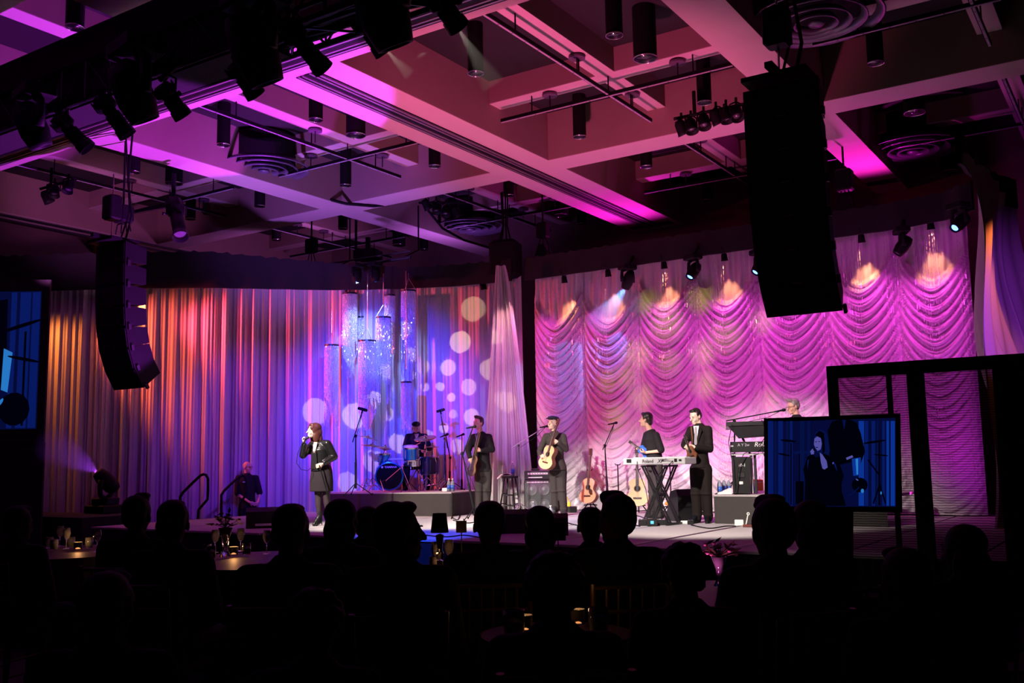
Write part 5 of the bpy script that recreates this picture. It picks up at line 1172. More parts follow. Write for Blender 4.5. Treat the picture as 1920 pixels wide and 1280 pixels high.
q = atz(1356, 921, KZ); q.x = max(q.x, KX + .13); MB().obox(q + Z * .11, rt, tt, Z, .22, .16, .19, .015).build('body', M['orange'], bx); MB().obox(q + Z * .16 + tt * .085, rt, tt, Z, .18, .01, .015).build('trim_strip', M['print_white'], bx)
bottle(atz(1350, 926, KZ), 'dark labelled water bottle at the left end of the right riser', sc=1.15)
bottle(atz(1358, 925, KZ), 'water bottle in front of the orange case', sc=1.15)
bottle(atz(1367, 924.5, KZ), 'water bottle beside the black rack case', sc=1.1)
bottle(atz(1412, 924.5, KZ), 'water bottle right of the black rack case', sc=1.1)
q = atz(1357, 926, KZ); tag(MB().hexa([q + rt * a + tt * b_ + Z * c_ for a, b_, c_ in ((-.12, -.1, .0), (.10, -.06, .03), (.13, .08, .0), (-.14, .06, .0), (-.12, -.1, .012), (.10, -.06, .10), (.13, .08, .09), (-.14, .06, .012))]).build('folded_sheets', M['white'], loc=q), 'white folded sheets lying on the right riser edge', 'paper')
tag(MB().tube([KB(1428, 787, .25), KB(1440, 812, .2), KB(1420, 840, .2), KB(1395, 850, .2), KB(1385, 870, .2), KB(1380, 924, .15)], .007, 6).tube([KB(1372, 795, .25), KB(1366, 830, .2), KB(1372, 860, .2), KB(1378, 924, .15)], .006, 6).tube([KB(1425, 835, .2), KB(1436, 862, .2), KB(1446, 862, .2)], .006, 6).build('hanging_cable', M['gunmetal'], loc=KB(1400, 850)), 'loose cables hanging down before the stacked keyboards', 'cable')
# floor moving head at far left
q = atz(197, 962, .66)
tag(MB().obox(Vector((q.x, q.y, .66 + .08)), (1, 0, 0), (0, 1, 0), (0, 0, 1), .62, .5, .16, .02).build('flight_case', M['black'], loc=(q.x, q.y, .66)), 'low black case under the floor standing moving head at left', 'case')
mhf = moving_head((q.x, q.y, .82 + .46), (-.62, -.30, .62), 'floor standing moving head shining a violet beam up to the left', 1.12, lens('violet', (.85, .35, 1), 40), hang=-1)
FLH = Vector((q.x, q.y, 1.28)) + Vector((-.62, -.30, .62)).normalized() * .23
# ------------------------------------------------------------------ people
M['skin'] = mat('skin_light', (.62, .36, .25), .5, nscale=9, noise=.05)
M['skin_pale'] = mat('skin_pale', (.80, .54, .42), .5, nscale=9, noise=.05)
M['hair_brown'] = mat('hair_brown', (.10, .028, .018), .45, nscale=60, noise=.4)
M['hair_black'] = mat('hair_black', (.018, .012, .010), .4, nscale=60, noise=.3)
M['hair_grey'] = mat('hair_grey', (.20, .17, .15), .5, nscale=60, noise=.4)
M['suit'] = mat('suit_charcoal', (.017, .015, .017), .85, spec=.15, nscale=40, bump=.2)
M['suit_brown'] = mat('suit_brown_black', (.015, .011, .011), .85, spec=.15, nscale=40, bump=.2)
M['jacket_grey'] = mat('jacket_grey', (.060, .05, .047), .9, spec=.15, nscale=40, bump=.2)
M['trouser'] = mat('trouser_grey', (.040, .033, .034), .9, spec=.15, nscale=30, bump=.2)
M['leather'] = mat('black_leather', (.012, .011, .012), .28, nscale=25, bump=.5)
M['shirt_black'] = mat('shirt_black', (.014, .012, .014), .8, spec=.15, nscale=30, bump=.2)
M['skirt_black'] = mat('skirt_black', (.030, .022, .026), .9, spec=.15)
M['tights'] = mat('sheer_tights', (.05, .032, .04), .6, spec=.15)
M['eye'] = mat('eye_dark', (.012, .008, .007), .2)
M['lip'] = mat('lip_red', (.38, .10, .09), .5)
M['tee'] = mat('pale_undershirt', (.62, .50, .28), .8)
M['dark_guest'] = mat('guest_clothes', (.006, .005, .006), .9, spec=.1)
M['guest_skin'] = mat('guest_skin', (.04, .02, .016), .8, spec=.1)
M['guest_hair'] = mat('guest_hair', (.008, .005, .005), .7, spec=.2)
UP = Vector((0, 0, 1))
def loft(mb, rings, sd, fw, n=20):
    o = []
    for c, rx, ry in rings:
        for k_ in range(n): a = 2 * PI * k_ / n; o.append(Vector(c) + sd * math.cos(a) * rx + fw * math.sin(a) * ry)
    m_ = len(rings); f = [(i * n + k_, i * n + (k_ + 1) % n, (i + 1) * n + (k_ + 1) % n, (i + 1) * n + k_) for i in range(m_ - 1) for k_ in range(n)]
    f += [tuple(range(n - 1, -1, -1)), tuple((m_ - 1) * n + k_ for k_ in range(n))]
    return mb.add(o, f)
def frame(f, u=UP):
    f = Vector(f).normalized(); u = (Vector(u) - f * Vector(u).dot(f)).normalized(); s_ = f.cross(u)
    return f, s_, u
def head(mb, c, f, u=UP, sc=1.0):
    sc *= 1.06
    f, s_, u = frame(f, u); R = Matrix((s_, f, u)).transposed(); q = lambda a, b_, d: c + (s_ * a + f * b_ + u * d) * sc
    e = lambda a, b_, d, r: mb.ell(q(a, b_, d), tuple(x * sc for x in r), R)
    e(0, -.012, .032, (.074, .094, .086)); e(0, .020, -.03, (.060, .066, .085)); e(0, .058, -.088, (.030, .030, .026)); e(0, .02, -.07, (.052, .055, .045))
    e(0, .078, .022, (.048, .014, .012)); e(0, .080, -.062, (.024, .014, .012))
    mb.cap(q(0, .085, .012), q(0, .108, -.026), .010 * sc, .015 * sc, 8)
    for a in (-1, 1): e(a * .078, -.008, -.008, (.010, .020, .030)); e(a * .036, .060, -.035, (.022, .022, .026)); e(a * .030, .074, .0, (.016, .012, .011))
    return q, R
def face_bits(root, q, R, sc=1.06, brow=None, closed=False):
    for a in (-1, 1):
        MB().ell(q(a * .030, .086, .002), (.010 * sc, .004 * sc, (.003 if closed else .006) * sc), R, 8, 6).build('eye', M['eye'], root)
        MB().ell(q(a * .031, .089, .024), (.018 * sc, .004 * sc, .004 * sc), R, 8, 6).build('eyebrow', brow or M['hair_black'], root)
def hand(mb, w_, d, n_, curl=.6, sc=1.0, left=1, spread=.0):
    """w_: wrist, d: towards the fingers, n_: palm side"""
    d = Vector(d).normalized(); n_ = (Vector(n_) - d * Vector(n_).dot(d)).normalized(); s_ = d.cross(n_) * left
    R = Matrix((s_, d, n_)).transposed(); w_ = Vector(w_)
    mb.ell(w_ + d * .045 * sc, (.042 * sc, .052 * sc, .017 * sc), R)
    for k_, (off, ln) in enumerate(((-.030, .070), (-.010, .078), (.011, .073), (.030, .058))):
        p = w_ + d * .082 * sc + s_ * off * sc; a = 0; pts = [w_ + d * .05 * sc + s_ * off * .8 * sc, p]; r = [.011 * sc, .0105 * sc]; cu = curl * (1 + .08 * k_)
        for j, fr in enumerate((.45, .32, .23)):
            a += cu * (.9 if j == 0 else 1.1); p = p + (d * math.cos(a) + n_ * math.sin(a) + s_ * (k_ - 1.5) * spread) * ln * fr * sc; pts.append(p); r.append((.0095 - .0008 * j) * sc)
        mb.chain(pts, r, 8)
    p0 = w_ + d * .025 * sc - s_ * .030 * sc; p1 = p0 + (d * .6 - s_ * .75 + n_ * .5).normalized() * .042 * sc; p2 = p1 + (d * .8 - s_ * .1 + n_ * .6).normalized() * .032 * sc
    mb.chain([p0, p1, p2], [.014 * sc, .011 * sc, .009 * sc], 8)
def person(label, J, fw, fh, uh=UP, skin='skin', vox=.0075, hands=None, sex='m', sc=1.0, brow=None, closed=False, group=None, seated=False):
    """J: world joints. The body is one surface; returns root and helpers"""
    fw = Vector(fw).normalized(); sd = fw.cross(UP).normalized()
    root = thing('person', label, 'person', J['base'], group); b = MB()
    q, R = head(b, J['head'], fh, uh, sc)
    f_, s_, u_ = frame(fh, uh); nb_ = (J['shL'] + J['shR']) / 2 + UP * .03
    b.cap(J['head'] - u_ * .07 * sc - f_ * .025 * sc, nb_, .050 * sc, .058 * sc)
    mid = (J['shL'] + J['shR']) / 2; hp = (J['hipL'] + J['hipR']) / 2; hw = (J['shL'] - J['shR']).length / 2
    loft(b, [(mid + UP * .04, .05, .05), (mid + UP * .0, hw * .80, .075), (mid.lerp(hp, .22), hw * .84, .095), (mid.lerp(hp, .55), .115, .085), (mid.lerp(hp, .8), .125, .09), (hp, .14, .095), (hp - UP * .06, .10, .08)], sd, fw)
    for s2 in 'LR':
        b.chain([mid.lerp(J['sh' + s2], .6), J['sh' + s2], J['el' + s2], J['wr' + s2]], [.045, .045, .034, .024])
        b.chain([J['hip' + s2], J['kn' + s2], J['an' + s2]], [.075, .050, .036]); b.chain([J['an' + s2], J['toe' + s2]], [.034, .026])
        hd = (hands or {}).get(s2); d = hd[0] if hd else (J['wr' + s2] - J['el' + s2]); n_ = hd[1] if hd else -sd * (1 if s2 == 'L' else -1)
        hand(b, J['wr' + s2], d, n_, hd[2] if hd else .45, .95 * sc, 1 if s2 == 'R' else -1)
    b.build('body', M[skin], root, remesh=vox, sm=2)
    face_bits(root, q, R, sc * 1.06, brow, closed)
    return root, q, R, sd, fw, mid, hp, hw
def shoes(root, J, m_='black', heel=False):
    for s2 in 'LR':
        a, t = J['an' + s2], J['toe' + s2]; d = Vector((t.x - a.x, t.y - a.y, 0)).normalized(); z = J['base'].z if not J.get('z' + s2) else J['z' + s2]; mb = MB(); mb.cap(a, t, .044, .034)
        he = Vector((a.x, a.y, z)) - d * .05; tp2 = Vector((t.x, t.y, z))
        if heel: mb.chain([Vector((a.x, a.y, a.z + .07)), Vector((a.x, a.y, a.z + .0)) - d * .01, he + UP * .075 + d * .03, tp2 + UP * .03 - d * .05, tp2 + UP * .022], [.048, .046, .040, .034, .026]).cone(he + UP * .09, he + UP * .002 - d * .005, .016, .006, 8)
        else: mb.chain([he + UP * .055, he + UP * .040, tp2 + UP * .036 - d * .04, tp2 + UP * .026], [.045, .040, .044, .026])
        mb.build('shoe', M[m_], root, remesh=.008, sm=1)
def jacket(root, J, sd, fw, mid, hem, hw, m_, name='jacket', rx=(.0, .0, .0), dep=.13, sleeve=.058, cuff=.044, full=1.0, vox=.011, hemz=None, hemw=None, arms='LR', short=False):
    b = MB(); hw2 = hw
    loft(b, [(mid + UP * .105, .058, .060), (mid + UP * .075, .085, .075), (mid + UP * .038, hw2 * .74, .088), (mid - UP * .07, hw2 * 1.02, dep * .95), (mid.lerp(hem, .42), hw2 * .90 + rx[0], dep), (mid.lerp(hem, .66), hw2 * .84 + rx[1], dep * .96), (mid.lerp(hem, .88), (hemw or hw2 * .96) + rx[2], dep * 1.05), (hem, (hemw or hw2 * .98) + rx[2], dep * 1.08)], sd, fw, 26)
    for s2 in arms:
        sh, el, wr = J['sh' + s2], J['el' + s2], J['wr' + s2]
        if short: b.chain([mid.lerp(sh, .65), sh, sh.lerp(el, .92)], [.07, .068, sleeve * 1.02])
        else:
            b.chain([mid.lerp(sh, .65), sh, el, el.lerp(wr, .90)], [.07, .066, sleeve, cuff])
            for k_ in range(4): t = .35 + .18 * k_; p_ = sh.lerp(el, t) if t < 1 else el; b.ell(p_ + fw * .01 * (-1) ** k_, sleeve * 1.04)
    return b.build(name, M[m_], root, remesh=vox, sm=1)
def trousers(root, J, m_, sd, fw, waist, r=(.105, .082, .070), vox=.012):
    b = MB(); hp = (J['hipL'] + J['hipR']) / 2
    loft(b, [(waist, .150, .115), (hp, .165, .125), (hp - UP * .09, .15, .11)], sd, fw)
    for s2 in 'LR':
        h_, k_, a = J['hip' + s2], J['kn' + s2], J['an' + s2]
        b.chain([h_, h_.lerp(k_, .5), k_, k_.lerp(a, .5), a - UP * .055], [r[0], (r[0] + r[1]) / 2, r[1], (r[1] + r[2]) / 2, r[2]])
        b.ell(a - UP * .01, (r[2] * 1.15, r[2] * 1.15, .03)); b.ell(k_ - UP * .03 + fw * .01, (r[1] * 1.05, r[1] * 1.05, .03))
    return b.build('trousers', M[m_], root, remesh=vox, sm=1)
def hair_short(root, q, R, m_, vol=1.0, sc=1.0, back=0.0, quiff=0.0):
    b = MB(); e = lambda a, b_, d, r: b.ell(q(a, b_, d), tuple(x * sc * vol * 1.06 for x in r), R)
    e(0, -.026, .058, (.080, .090, .074)); e(0, -.055, .015, (.074, .060, .080)); e(0, .040, .100, (.058, .040, .026))
    if quiff: e(0, .06, .112, (.045, .035, .030)); e(.02, .03, .125, (.05, .05, .02))
    if back: e(0, -.075, -.03, (.062, .04, .06))
    for a in (-1, 1): e(a * .070, .0, .035, (.012, .030, .040))
    return b.build('hair', M[m_], root, remesh=.007, sm=1)
def JJ(base, px, ts=None):
    J = {k_: plane(v[0], v[1], base, v[2] if len(v) > 2 else 0) for k_, v in px.items()}; J['base'] = Vector(base); return J
PEOPLE = 'musicians on the stage'
# --- the singer
b0 = at(606, 985); rt, tt = axes(b0)
J = JJ(b0, dict(head=(588, 808), shL=(614, 832, .10), shR=(588, 832, -.10), elL=(627, 856, .12), wrL=(604, 870, .22), elR=(568, 853, .12), wrR=(571, 830, .16), hipL=(610, 884, .07), hipR=(596, 884, -.05), knL=(612, 930, .08), knR=(597, 931, 0), anL=(617, 968, .06), anR=(599, 968, 0), toeL=(612, 984, .12), toeR=(589, 983, .08)))
fS = -rt * .62 + tt * .78
root, q, R, sd, fw, mid, hp, hw = person('dark haired woman singing into a hand microphone, black leather jacket and skirt, high heels', J, fS, -rt * .93 + tt * .36 + UP * .06, skin='skin_pale', hands={'R': (-rt * .35 + UP * .8 + tt * .2, rt + tt * .2, .95), 'L': (-rt * .8 - UP * .3, tt * -1, .7)}, closed=False, group=PEOPLE, brow=M['hair_brown'])
b = MB(); e = lambda a, b_, d, r: b.ell(q(a, b_, d), tuple(x * 1.12 for x in r), R)
e(0, -.030, .055, (.086, .096, .080)); e(0, -.075, -.03, (.084, .066, .10)); e(0, -.095, -.13, (.086, .058, .10)); e(.055, -.03, -.08, (.036, .06, .12)); e(-.066, -.03, -.08, (.032, .06, .11)); e(-.070, .0, .02, (.022, .05, .06)); e(.070, .0, .02, (.022, .05, .06)); e(0, .035, .098, (.065, .042, .026)); e(.055, .035, .05, (.03, .045, .04)); e(-.055, .035, .05, (.03, .045, .04))
b.build('long_hair', M['hair_brown'], root, remesh=.008, sm=1)
waist = mid.lerp(hp, .75)
b = MB(); hem_ = mid.lerp(hp, .98)
loft(b, [(mid + UP * .07 - fw * .03, .07, .055), (mid + UP * .03 - fw * .01, hw * .85, .09), (mid - UP * .10, hw * 1.12, .155), (mid.lerp(hp, .5), hw * 1.10, .155), (mid.lerp(hp, .75), hw * 1.06, .15), (hem_, hw * 1.22, .175)], sd, fw, 26)
for s2 in 'LR': b.chain([mid.lerp(J['sh' + s2], .6), J['sh' + s2], J['sh' + s2].lerp(J['el' + s2], .5), J['el' + s2], J['el' + s2].lerp(J['wr' + s2], .8)], [.075, .072, .068, .062, .046])
jk = b.build('leather_jacket', M['leather'], root, remesh=.010, sm=1)
MB().obox(mid + fw * .158 - UP * .15 + sd * .10, sd, fw, UP, .07, .012, .05, .004).build('chest_pocket', M['leather'], root)
MB().prism([mid + fw * .135 + UP * .03 + sd * .045, mid + fw * .135 + UP * .03 - sd * .045, mid + fw * .166 - UP * .15 - sd * .02, mid + fw * .166 - UP * .15 + sd * .02], fw * .006).build('neckline', M['skin_pale'], root)
MB().prism([mid + fw * .163 - UP * .13 - sd * .05, mid + fw * .163 - UP * .13 + sd * .05, mid + fw * .163 - UP * .42 + sd * .07, mid + fw * .163 - UP * .42 - sd * .07], fw * .008).build('black_top', M['shirt_black'], root)
kz = plane(601, 921, b0).z; b = MB(); sk = hp.copy()
loft(b, [(hp + UP * .10, .165, .135), (hp, .195, .155), (Vector((sk.x, sk.y, (hp.z + kz) / 2)), .215, .165), (Vector((sk.x, sk.y, kz)), .215, .16)], sd, fw, 26)
b.build('skirt', M['skirt_black'], root, remesh=.012, sm=1)
b = MB()
for s2 in 'LR': b.chain([J['kn' + s2] + UP * .12, J['kn' + s2], J['kn' + s2].lerp(J['an' + s2], .35), J['an' + s2]], [.075, .060, .062, .038])
b.build('tights', M['tights'], root, remesh=.010, sm=1)
shoes(root, J, 'leather', heel=True)
m0 = plane(577, 820, b0, .17); m1 = plane(566, 832, b0, .20)
hm = thing('hand_microphone', 'black wired microphone in the raised hand of the singer', 'microphone', m0)
MB().cone(m1, m0, .012, .017, 10).build('handle', M['plastic'], hm); MB().ell(m0, .026, n=12).build('grille_ball', M['gunmetal'], hm, smooth=True)
MB().tube([m1, plane(558, 850, b0, .2), plane(556, 868, b0, .2), plane(565, 880, b0, .2), plane(577, 882, b0, .2), plane(582, 878, b0, .15)], .005, 6).build('cable', M['black'], hm)
tag(MB().tube([plane(599, 872, b0, .26), plane(611, 915, b0, .26), plane(621, 958, b0, .3), plane(623, 984, b0, .34)], .010, 6).lathe(plane(623, 985, b0, .34), [(0, 0), (.13, 0), (.12, .02), (0, .03)], 16).build('straight_stand', M['black'], loc=plane(623, 985, b0, .34)), 'straight stand held loosely by the singer at her hip', 'microphone stand')
# --- the bass player
b0 = at(904, 966); rt, tt = axes(b0)
J = JJ(b0, dict(head=(897, 793), shL=(917, 819, .08), shR=(888, 819, -.06), elL=(923, 843, .10), wrL=(901, 845, .24), elR=(878, 845, .08), wrR=(881, 858, .20), hipL=(913, 884, .03), hipR=(899, 884, 0), knL=(914, 917, .04), knR=(898, 917, .04), anL=(912, 948, 0), anR=(897, 952, .04), toeL=(906, 962, .16), toeR=(890, 964, .16)))
root, q, R, sd, fw, mid, hp, hw = person('man with swept dark hair in a black suit singing and playing bass guitar', J, -rt * .35 + tt * .94, -rt * .72 + tt * .70 + UP * .05, hands={'L': (-rt * .7 + UP * .45, -tt + UP * .2, 1.0), 'R': (rt * .35 - UP * .8 + tt * .2, -tt, .5)}, group=PEOPLE)
hair_short(root, q, R, 'hair_black', 1.0, quiff=1)
jacket(root, J, sd, fw, mid, mid.lerp(hp, 1.0), hw, 'suit', dep=.13)
trousers(root, J, 'trouser', sd, fw, mid.lerp(hp, .85)); shoes(root, J)
MB().prism([mid + fw * .125 + UP * .03 + sd * .04, mid + fw * .125 + UP * .03 - sd * .05, mid + fw * .14 - UP * .20], fw * .008).build('shirt_front', M['shirt_black'], root)
for e_2 in (-1, 1): MB().prism([mid + fw * .125 + UP * .05 + sd * e_2 * .055, mid + fw * .134 - UP * .02 + sd * e_2 * .10, mid + fw * .148 - UP * .24 + sd * e_2 * .012, mid + fw * .14 - UP * .18 + sd * e_2 * .02], fw * .006).build('lapel', M['suit_brown'], root)
c = plane(886, 873, b0, .24); hs = plane(899, 818, b0, .26)
gt = guitar(c, hs - c, tt * .35 - rt * .94, 'dark bodied bass guitar held nearly upright by the man in the black suit', 1.0, .045, top='neck_dark', side='neck', neck=.44, head_len=.16, dims=(.40, .16, .12, .10), guard=False, hole=False, nm='bass_guitar', cat='bass guitar')
MB().tube([mid + sd * .06 + fw * .14 + UP * .05, mid + fw * .16 - UP * .12 + sd * .02, c + UP * .12 - fw * .02], .018, 6).build('strap', M['plastic'], root)
# --- the man in the flat cap
b0 = at(1048, 966); rt, tt = axes(b0)
J = JJ(b0, dict(head=(1036, 794), shL=(1056, 818, .04), shR=(1024, 818, .0), elL=(1061, 842, .10), wrL=(1046, 829, .24), elR=(1012, 846, .06), wrR=(1013, 853, .25), hipL=(1053, 884, .02), hipR=(1039, 884, .0), knL=(1054, 917, .05), knR=(1040, 918, .0), anL=(1057, 953, .04), anR=(1042, 948, -.05), toeL=(1059, 968, .18), toeR=(1039, 958, .1)))
root, q, R, sd, fw, mid, hp, hw = person('man in a flat cap and grey jacket singing with an acoustic guitar', J, -rt * .25 + tt * .97, -rt * .55 + tt * .80 + UP * .12, skin='skin_pale', hands={'L': (-rt * .75 + UP * .35, -tt + UP * .1, 1.0), 'R': (rt * .9 - UP * .35 + tt * .1, -tt, .55)}, closed=True, group=PEOPLE)
b = MB(); b.ell(q(0, -.020, .100), (.112, .128, .046), R); b.ell(q(0, -.04, .080), (.092, .098, .055), R); b.ell(q(0, .105, .078), (.075, .060, .012), R)
b.build('flat_cap', mat('navy_cap', (.018, .018, .035), .85), root, remesh=.007, sm=1)
jacket(root, J, sd, fw, mid, mid.lerp(hp, .96), hw, 'jacket_grey', dep=.14, hemw=hw * 1.08)
trousers(root, J, 'trouser', sd, fw, mid.lerp(hp, .85)); shoes(root, J, 'gunmetal')
c = plane(1029, 858, b0, .25); hs = plane(1045, 806, b0, .24)
guitar(c, hs - c, -rt * .72 + tt * .68, 'golden topped acoustic guitar played by the man in the flat cap', .92, .11, head_len=.15, guard=False)
MB().tube([mid + sd * .05 + fw * .14 + UP * .04, mid + fw * .17 - UP * .12 - sd * .06, c + UP * .05], .014, 6).build('strap', M['plastic'], root)
# --- the drummer
b0 = Vector((q_.x, q_.y, RZ)) if (q_ := KP(781, 905, -.45)) else None; rt, tt = axes(b0)
J = JJ(b0, dict(head=(780, 803), shL=(797, 818, 0), shR=(765, 818, 0), elL=(806, 840, .08), wrL=(797, 845, .28), elR=(759, 838, .08), wrR=(769, 841, .30), hipL=(789, 872, 0), hipR=(774, 872, 0), knL=(798, 872, .42), knR=(763, 872, .42), anL=(801, 906, .40), anR=(761, 908, .38), toeL=(803, 913, .52), toeR=(758, 914, .5)))
root, q, R, sd, fw, mid, hp, hw = person('drummer in a black cap and black shirt seated behind the kit', J, tt, tt - UP * .22, uh=UP, hands={'L': (-rt * .5 + tt * .6 + UP * .1, -UP, .9), 'R': (rt * .5 + tt * .6 + UP * .1, -UP, .9)}, group=PEOPLE)
b = MB(); b.ell(q(0, -.010, .085), (.094, .104, .060), R); b.ell(q(0, .085, .066), (.068, .045, .012), R)
b.build('black_cap', M['shirt_black'], root, remesh=.007, sm=1)
jacket(root, J, sd, fw, mid, mid.lerp(hp, .98), hw, 'shirt_black', 'shirt', dep=.125)
MB().prism([mid + fw * .105 + UP * .055 + sd * .05, mid + fw * .105 + UP * .055 - sd * .05, mid + fw * .135 - UP * .10], fw * .008).build('undershirt', M['tee'], root)
trousers(root, J, 'shirt_black', sd, fw, mid.lerp(hp, .85)); shoes(root, J)
for (w_, d_, lb) in ((J['wrL'], (-.25, .05), 'drum stick in the right hand side fist of the drummer'), (J['wrR'], (.22, .1), 'drum stick in the left hand side fist of the drummer')):
    p_ = w_ + tt * .05; tag(MB().cone(p_ - (rt * d_[0] + UP * d_[1]) * .3, p_ + rt * d_[0] + tt * .2 + UP * d_[1] * 1.2, .009, .006, 8).build('drum_stick', M['wood_top'], loc=p_), lb, 'drum stick', 'drum sticks')
# --- the man in the black shirt behind the keyboard
b0 = fl(1229, 15.6); rt, tt = axes(b0)
J = JJ(b0, dict(head=(1211, 787), shL=(1213, 815, -.16), shR=(1230, 816, .12), elR=(1240, 845, .16), wrR=(1211, 848, .14), elL=(1206, 844, -.16), wrL=(1203, 844, -.04), hipL=(1223, 872, -.07), hipR=(1232, 872, .07), knL=(1224, 918, -.08), knR=(1233, 918, .08), anL=(1226, 956, -.08), anR=(1236, 958, .08), toeL=(1214, 964, -.12), toeR=(1224, 968, .04)))
root, q, R, sd, fw, mid, hp, hw = person('man in black short sleeves behind the silver keyboard, playing a small blue guitar', J, -rt * .93 - tt * .35, -rt * .96 - tt * .28 + UP * .05, hands={'R': (-rt * .9 + UP * .1, -tt * .3 + UP * .8, .8), 'L': (-rt * .6 + UP * .4, tt, .9)}, group=PEOPLE)
hair_short(root, q, R, 'hair_black', 1.05, back=1)
jacket(root, J, sd, fw, mid, mid.lerp(hp, .98), hw * 1.05, 'shirt_black', 'shirt', dep=.15, short=True, sleeve=.066)
trousers(root, J, 'trouser', sd, fw, mid.lerp(hp, .85)); shoes(root, J)
c = plane(1209, 846, b0, .05); hs = plane(1198, 834, b0, -.12)
guitar(c, -rt * .8 + UP * .55 - tt * .3, tt * .5 - rt * .3, 'small blue bodied electric guitar at the waist of the black shirted man', .62, .05, top='blue_label', side='blue_label', neck=.22, head_len=.12, dims=(.40, .15, .12, .10), guard=False, hole=False, nm='electric_guitar', cat='electric guitar')
# --- the suited mandolin player
b0 = at(1316, 980); rt, tt = axes(b0)
J = JJ(b0, dict(head=(1304, 781), shL=(1328, 805, .06), shR=(1295, 806, -.04), elL=(1331, 842, .10), wrL=(1303, 838, .26), elR=(1283, 834, .06), wrR=(1284, 838, .28), hipL=(1322, 880, .02), hipR=(1306, 880, 0), knL=(1325, 922, .05), knR=(1305, 922, .03), anL=(1328, 964, .02), anR=(1307, 964, .02), toeL=(1326, 981, .18), toeR=(1298, 979, .18)))
root, q, R, sd, fw, mid, hp, hw = person('smiling short haired man in a dark suit and patterned tie playing a mandolin', J, -rt * .42 + tt * .9, -rt * .70 + tt * .68 - UP * .30, hands={'L': (-rt * .85 + UP * .1, -tt + UP * .2, 1.0), 'R': (rt * .55 + UP * .1 + tt * .1, -tt, .8)}, skin='skin_pale', group=PEOPLE)
hair_short(root, q, R, 'hair_black', .97)
jacket(root, J, sd, fw, mid, mid.lerp(hp, .96), hw, 'suit_brown', dep=.135)
trousers(root, J, 'suit_brown', sd, fw, mid.lerp(hp, .85), r=(.115, .088, .072)); shoes(root, J)
MB().prism([mid + fw * .115 + UP * .06 + sd * .045, mid + fw * .115 + UP * .06 - sd * .05, mid + fw * .145 - UP * .26 + sd * .0], fw * .008).build('shirt_front', M['print_white'], root)
MB().prism([mid + fw * .128 + UP * .045 + sd * .016, mid + fw * .128 + UP * .045 - sd * .016, mid + fw * .155 - UP * .22 - sd * .026, mid + fw * .157 - UP * .26, mid + fw * .155 - UP * .22 + sd * .026], fw * .008).build('tie', mat('tie_pattern', (.55, .52, .55), .6, nscale=120, color2=(.02, .02, .04)), root)
for e_2 in (-1, 1): MB().prism([mid + fw * .118 + UP * .06 + sd * e_2 * .06, mid + fw * .132 - UP * .02 + sd * e_2 * .105, mid + fw * .152 - UP * .28 + sd * e_2 * .01, mid + fw * .145 - UP * .20 + sd * e_2 * .03], fw * .006).build('lapel', M['suit_brown'], root)
c = plane(1296, 848, b0, .27); guitar(c, -rt * .28 + UP * .9 + tt * .15, tt * .8 - rt * .6, 'small dark mandolin held upright by the suited man', .62, .05, top='wood_side', side='wood_side', neck=.14, head_len=.16, dims=(.36, .15, .10, .11), guard=False, nm='mandolin', cat='mandolin')
MB().tube([mid + sd * .08 + fw * .13 + UP * .05, mid + fw * .165 - UP * .14 + sd * .05, c], .010, 6).build('strap', M['wood_side'], root)
# --- the keyboard player on the riser
b0 = atz(1490, 921, KZ); rt, tt = axes(b0)
J = JJ(b0, dict(head=(1487, 762), shL=(1508, 788, .08), shR=(1480, 789, -.06), elL=(1512, 822, .12), wrL=(1482, 826, .32), elR=(1462, 822, .10), wrR=(1455, 812, .3), hipL=(1500, 850, .02), hipR=(1484, 850, 0), knL=(1502, 888, .04), knR=(1484, 888, .04), anL=(1503, 916, .02), anR=(1484, 916, .02), toeL=(1500, 924, .16), toeR=(1478, 924, .16)))
root, q, R, sd, fw, mid, hp, hw = person('grey haired man in glasses and black shirt singing at the stacked keyboards', J, -rt * .55 + tt * .83, -rt * .84 + tt * .50 - UP * .18, group=PEOPLE, brow=M['hair_grey'])
hair_short(root, q, R, 'hair_grey', 1.03, quiff=1)
jacket(root, J, sd, fw, mid, mid.lerp(hp, .98), hw, 'shirt_black', 'shirt', dep=.13)
trousers(root, J, 'trouser', sd, fw, mid.lerp(hp, .85)); shoes(root, J)
g = MB()
for a in (-1, 1):
    g.tube([q(a * .032 + .022 * math.cos(t * PI / 5), .098, .0 + .016 * math.sin(t * PI / 5)) for t in range(11)], .0022, 5); g.tube([q(a * .054, .094, .006), q(a * .078, .0, .008)], .0022, 5)
g.tube([q(-.010, .100, .004), q(.010, .100, .004)], .0022, 5).build('glasses', M['plastic'], root)
# --- the stage hand beside the stage
b0 = Vector((0, 0, 0)); p_ = atY(466, 900, 13.0); b0 = Vector((p_.x, p_.y, 0)); 
if b0.x > -16.25: p_ = atX(466, 900, -16.3); b0 = Vector((p_.x, p_.y, 0))
rt, tt = axes(b0)
J = JJ(b0, dict(head=(464, 876), shL=(480, 896, .0), shR=(447, 896, .0), elL=(487, 925, .04), wrL=(484, 942, .20), elR=(445, 926, .04), wrR=(469, 942, .22), hipL=(474, 955, 0), hipR=(456, 955, 0), knL=(475, 985, .03), knR=(455, 985, .03)))
for s2, x in (('L', 476), ('R', 454)):
    k_ = J['kn' + s2]; J['an' + s2] = Vector((k_.x, k_.y, .09)); J['toe' + s2] = Vector((k_.x, k_.y, .03)) + tt * .14
root, q, R, sd, fw, mid, hp, hw = person('bald man in a dark short sleeved shirt standing with clasped hands beside the stage', J, tt + rt * .2, rt * .72 + tt * .65, hands={'L': (-rt * .8 - UP * .4, -tt, .6), 'R': (rt * .8 - UP * .3, -tt, .6)}, skin='skin')
jacket(root, J, sd, fw, mid, mid.lerp(hp, .98), hw, 'shirt_black', 'shirt', dep=.14, short=True, sleeve=.068)
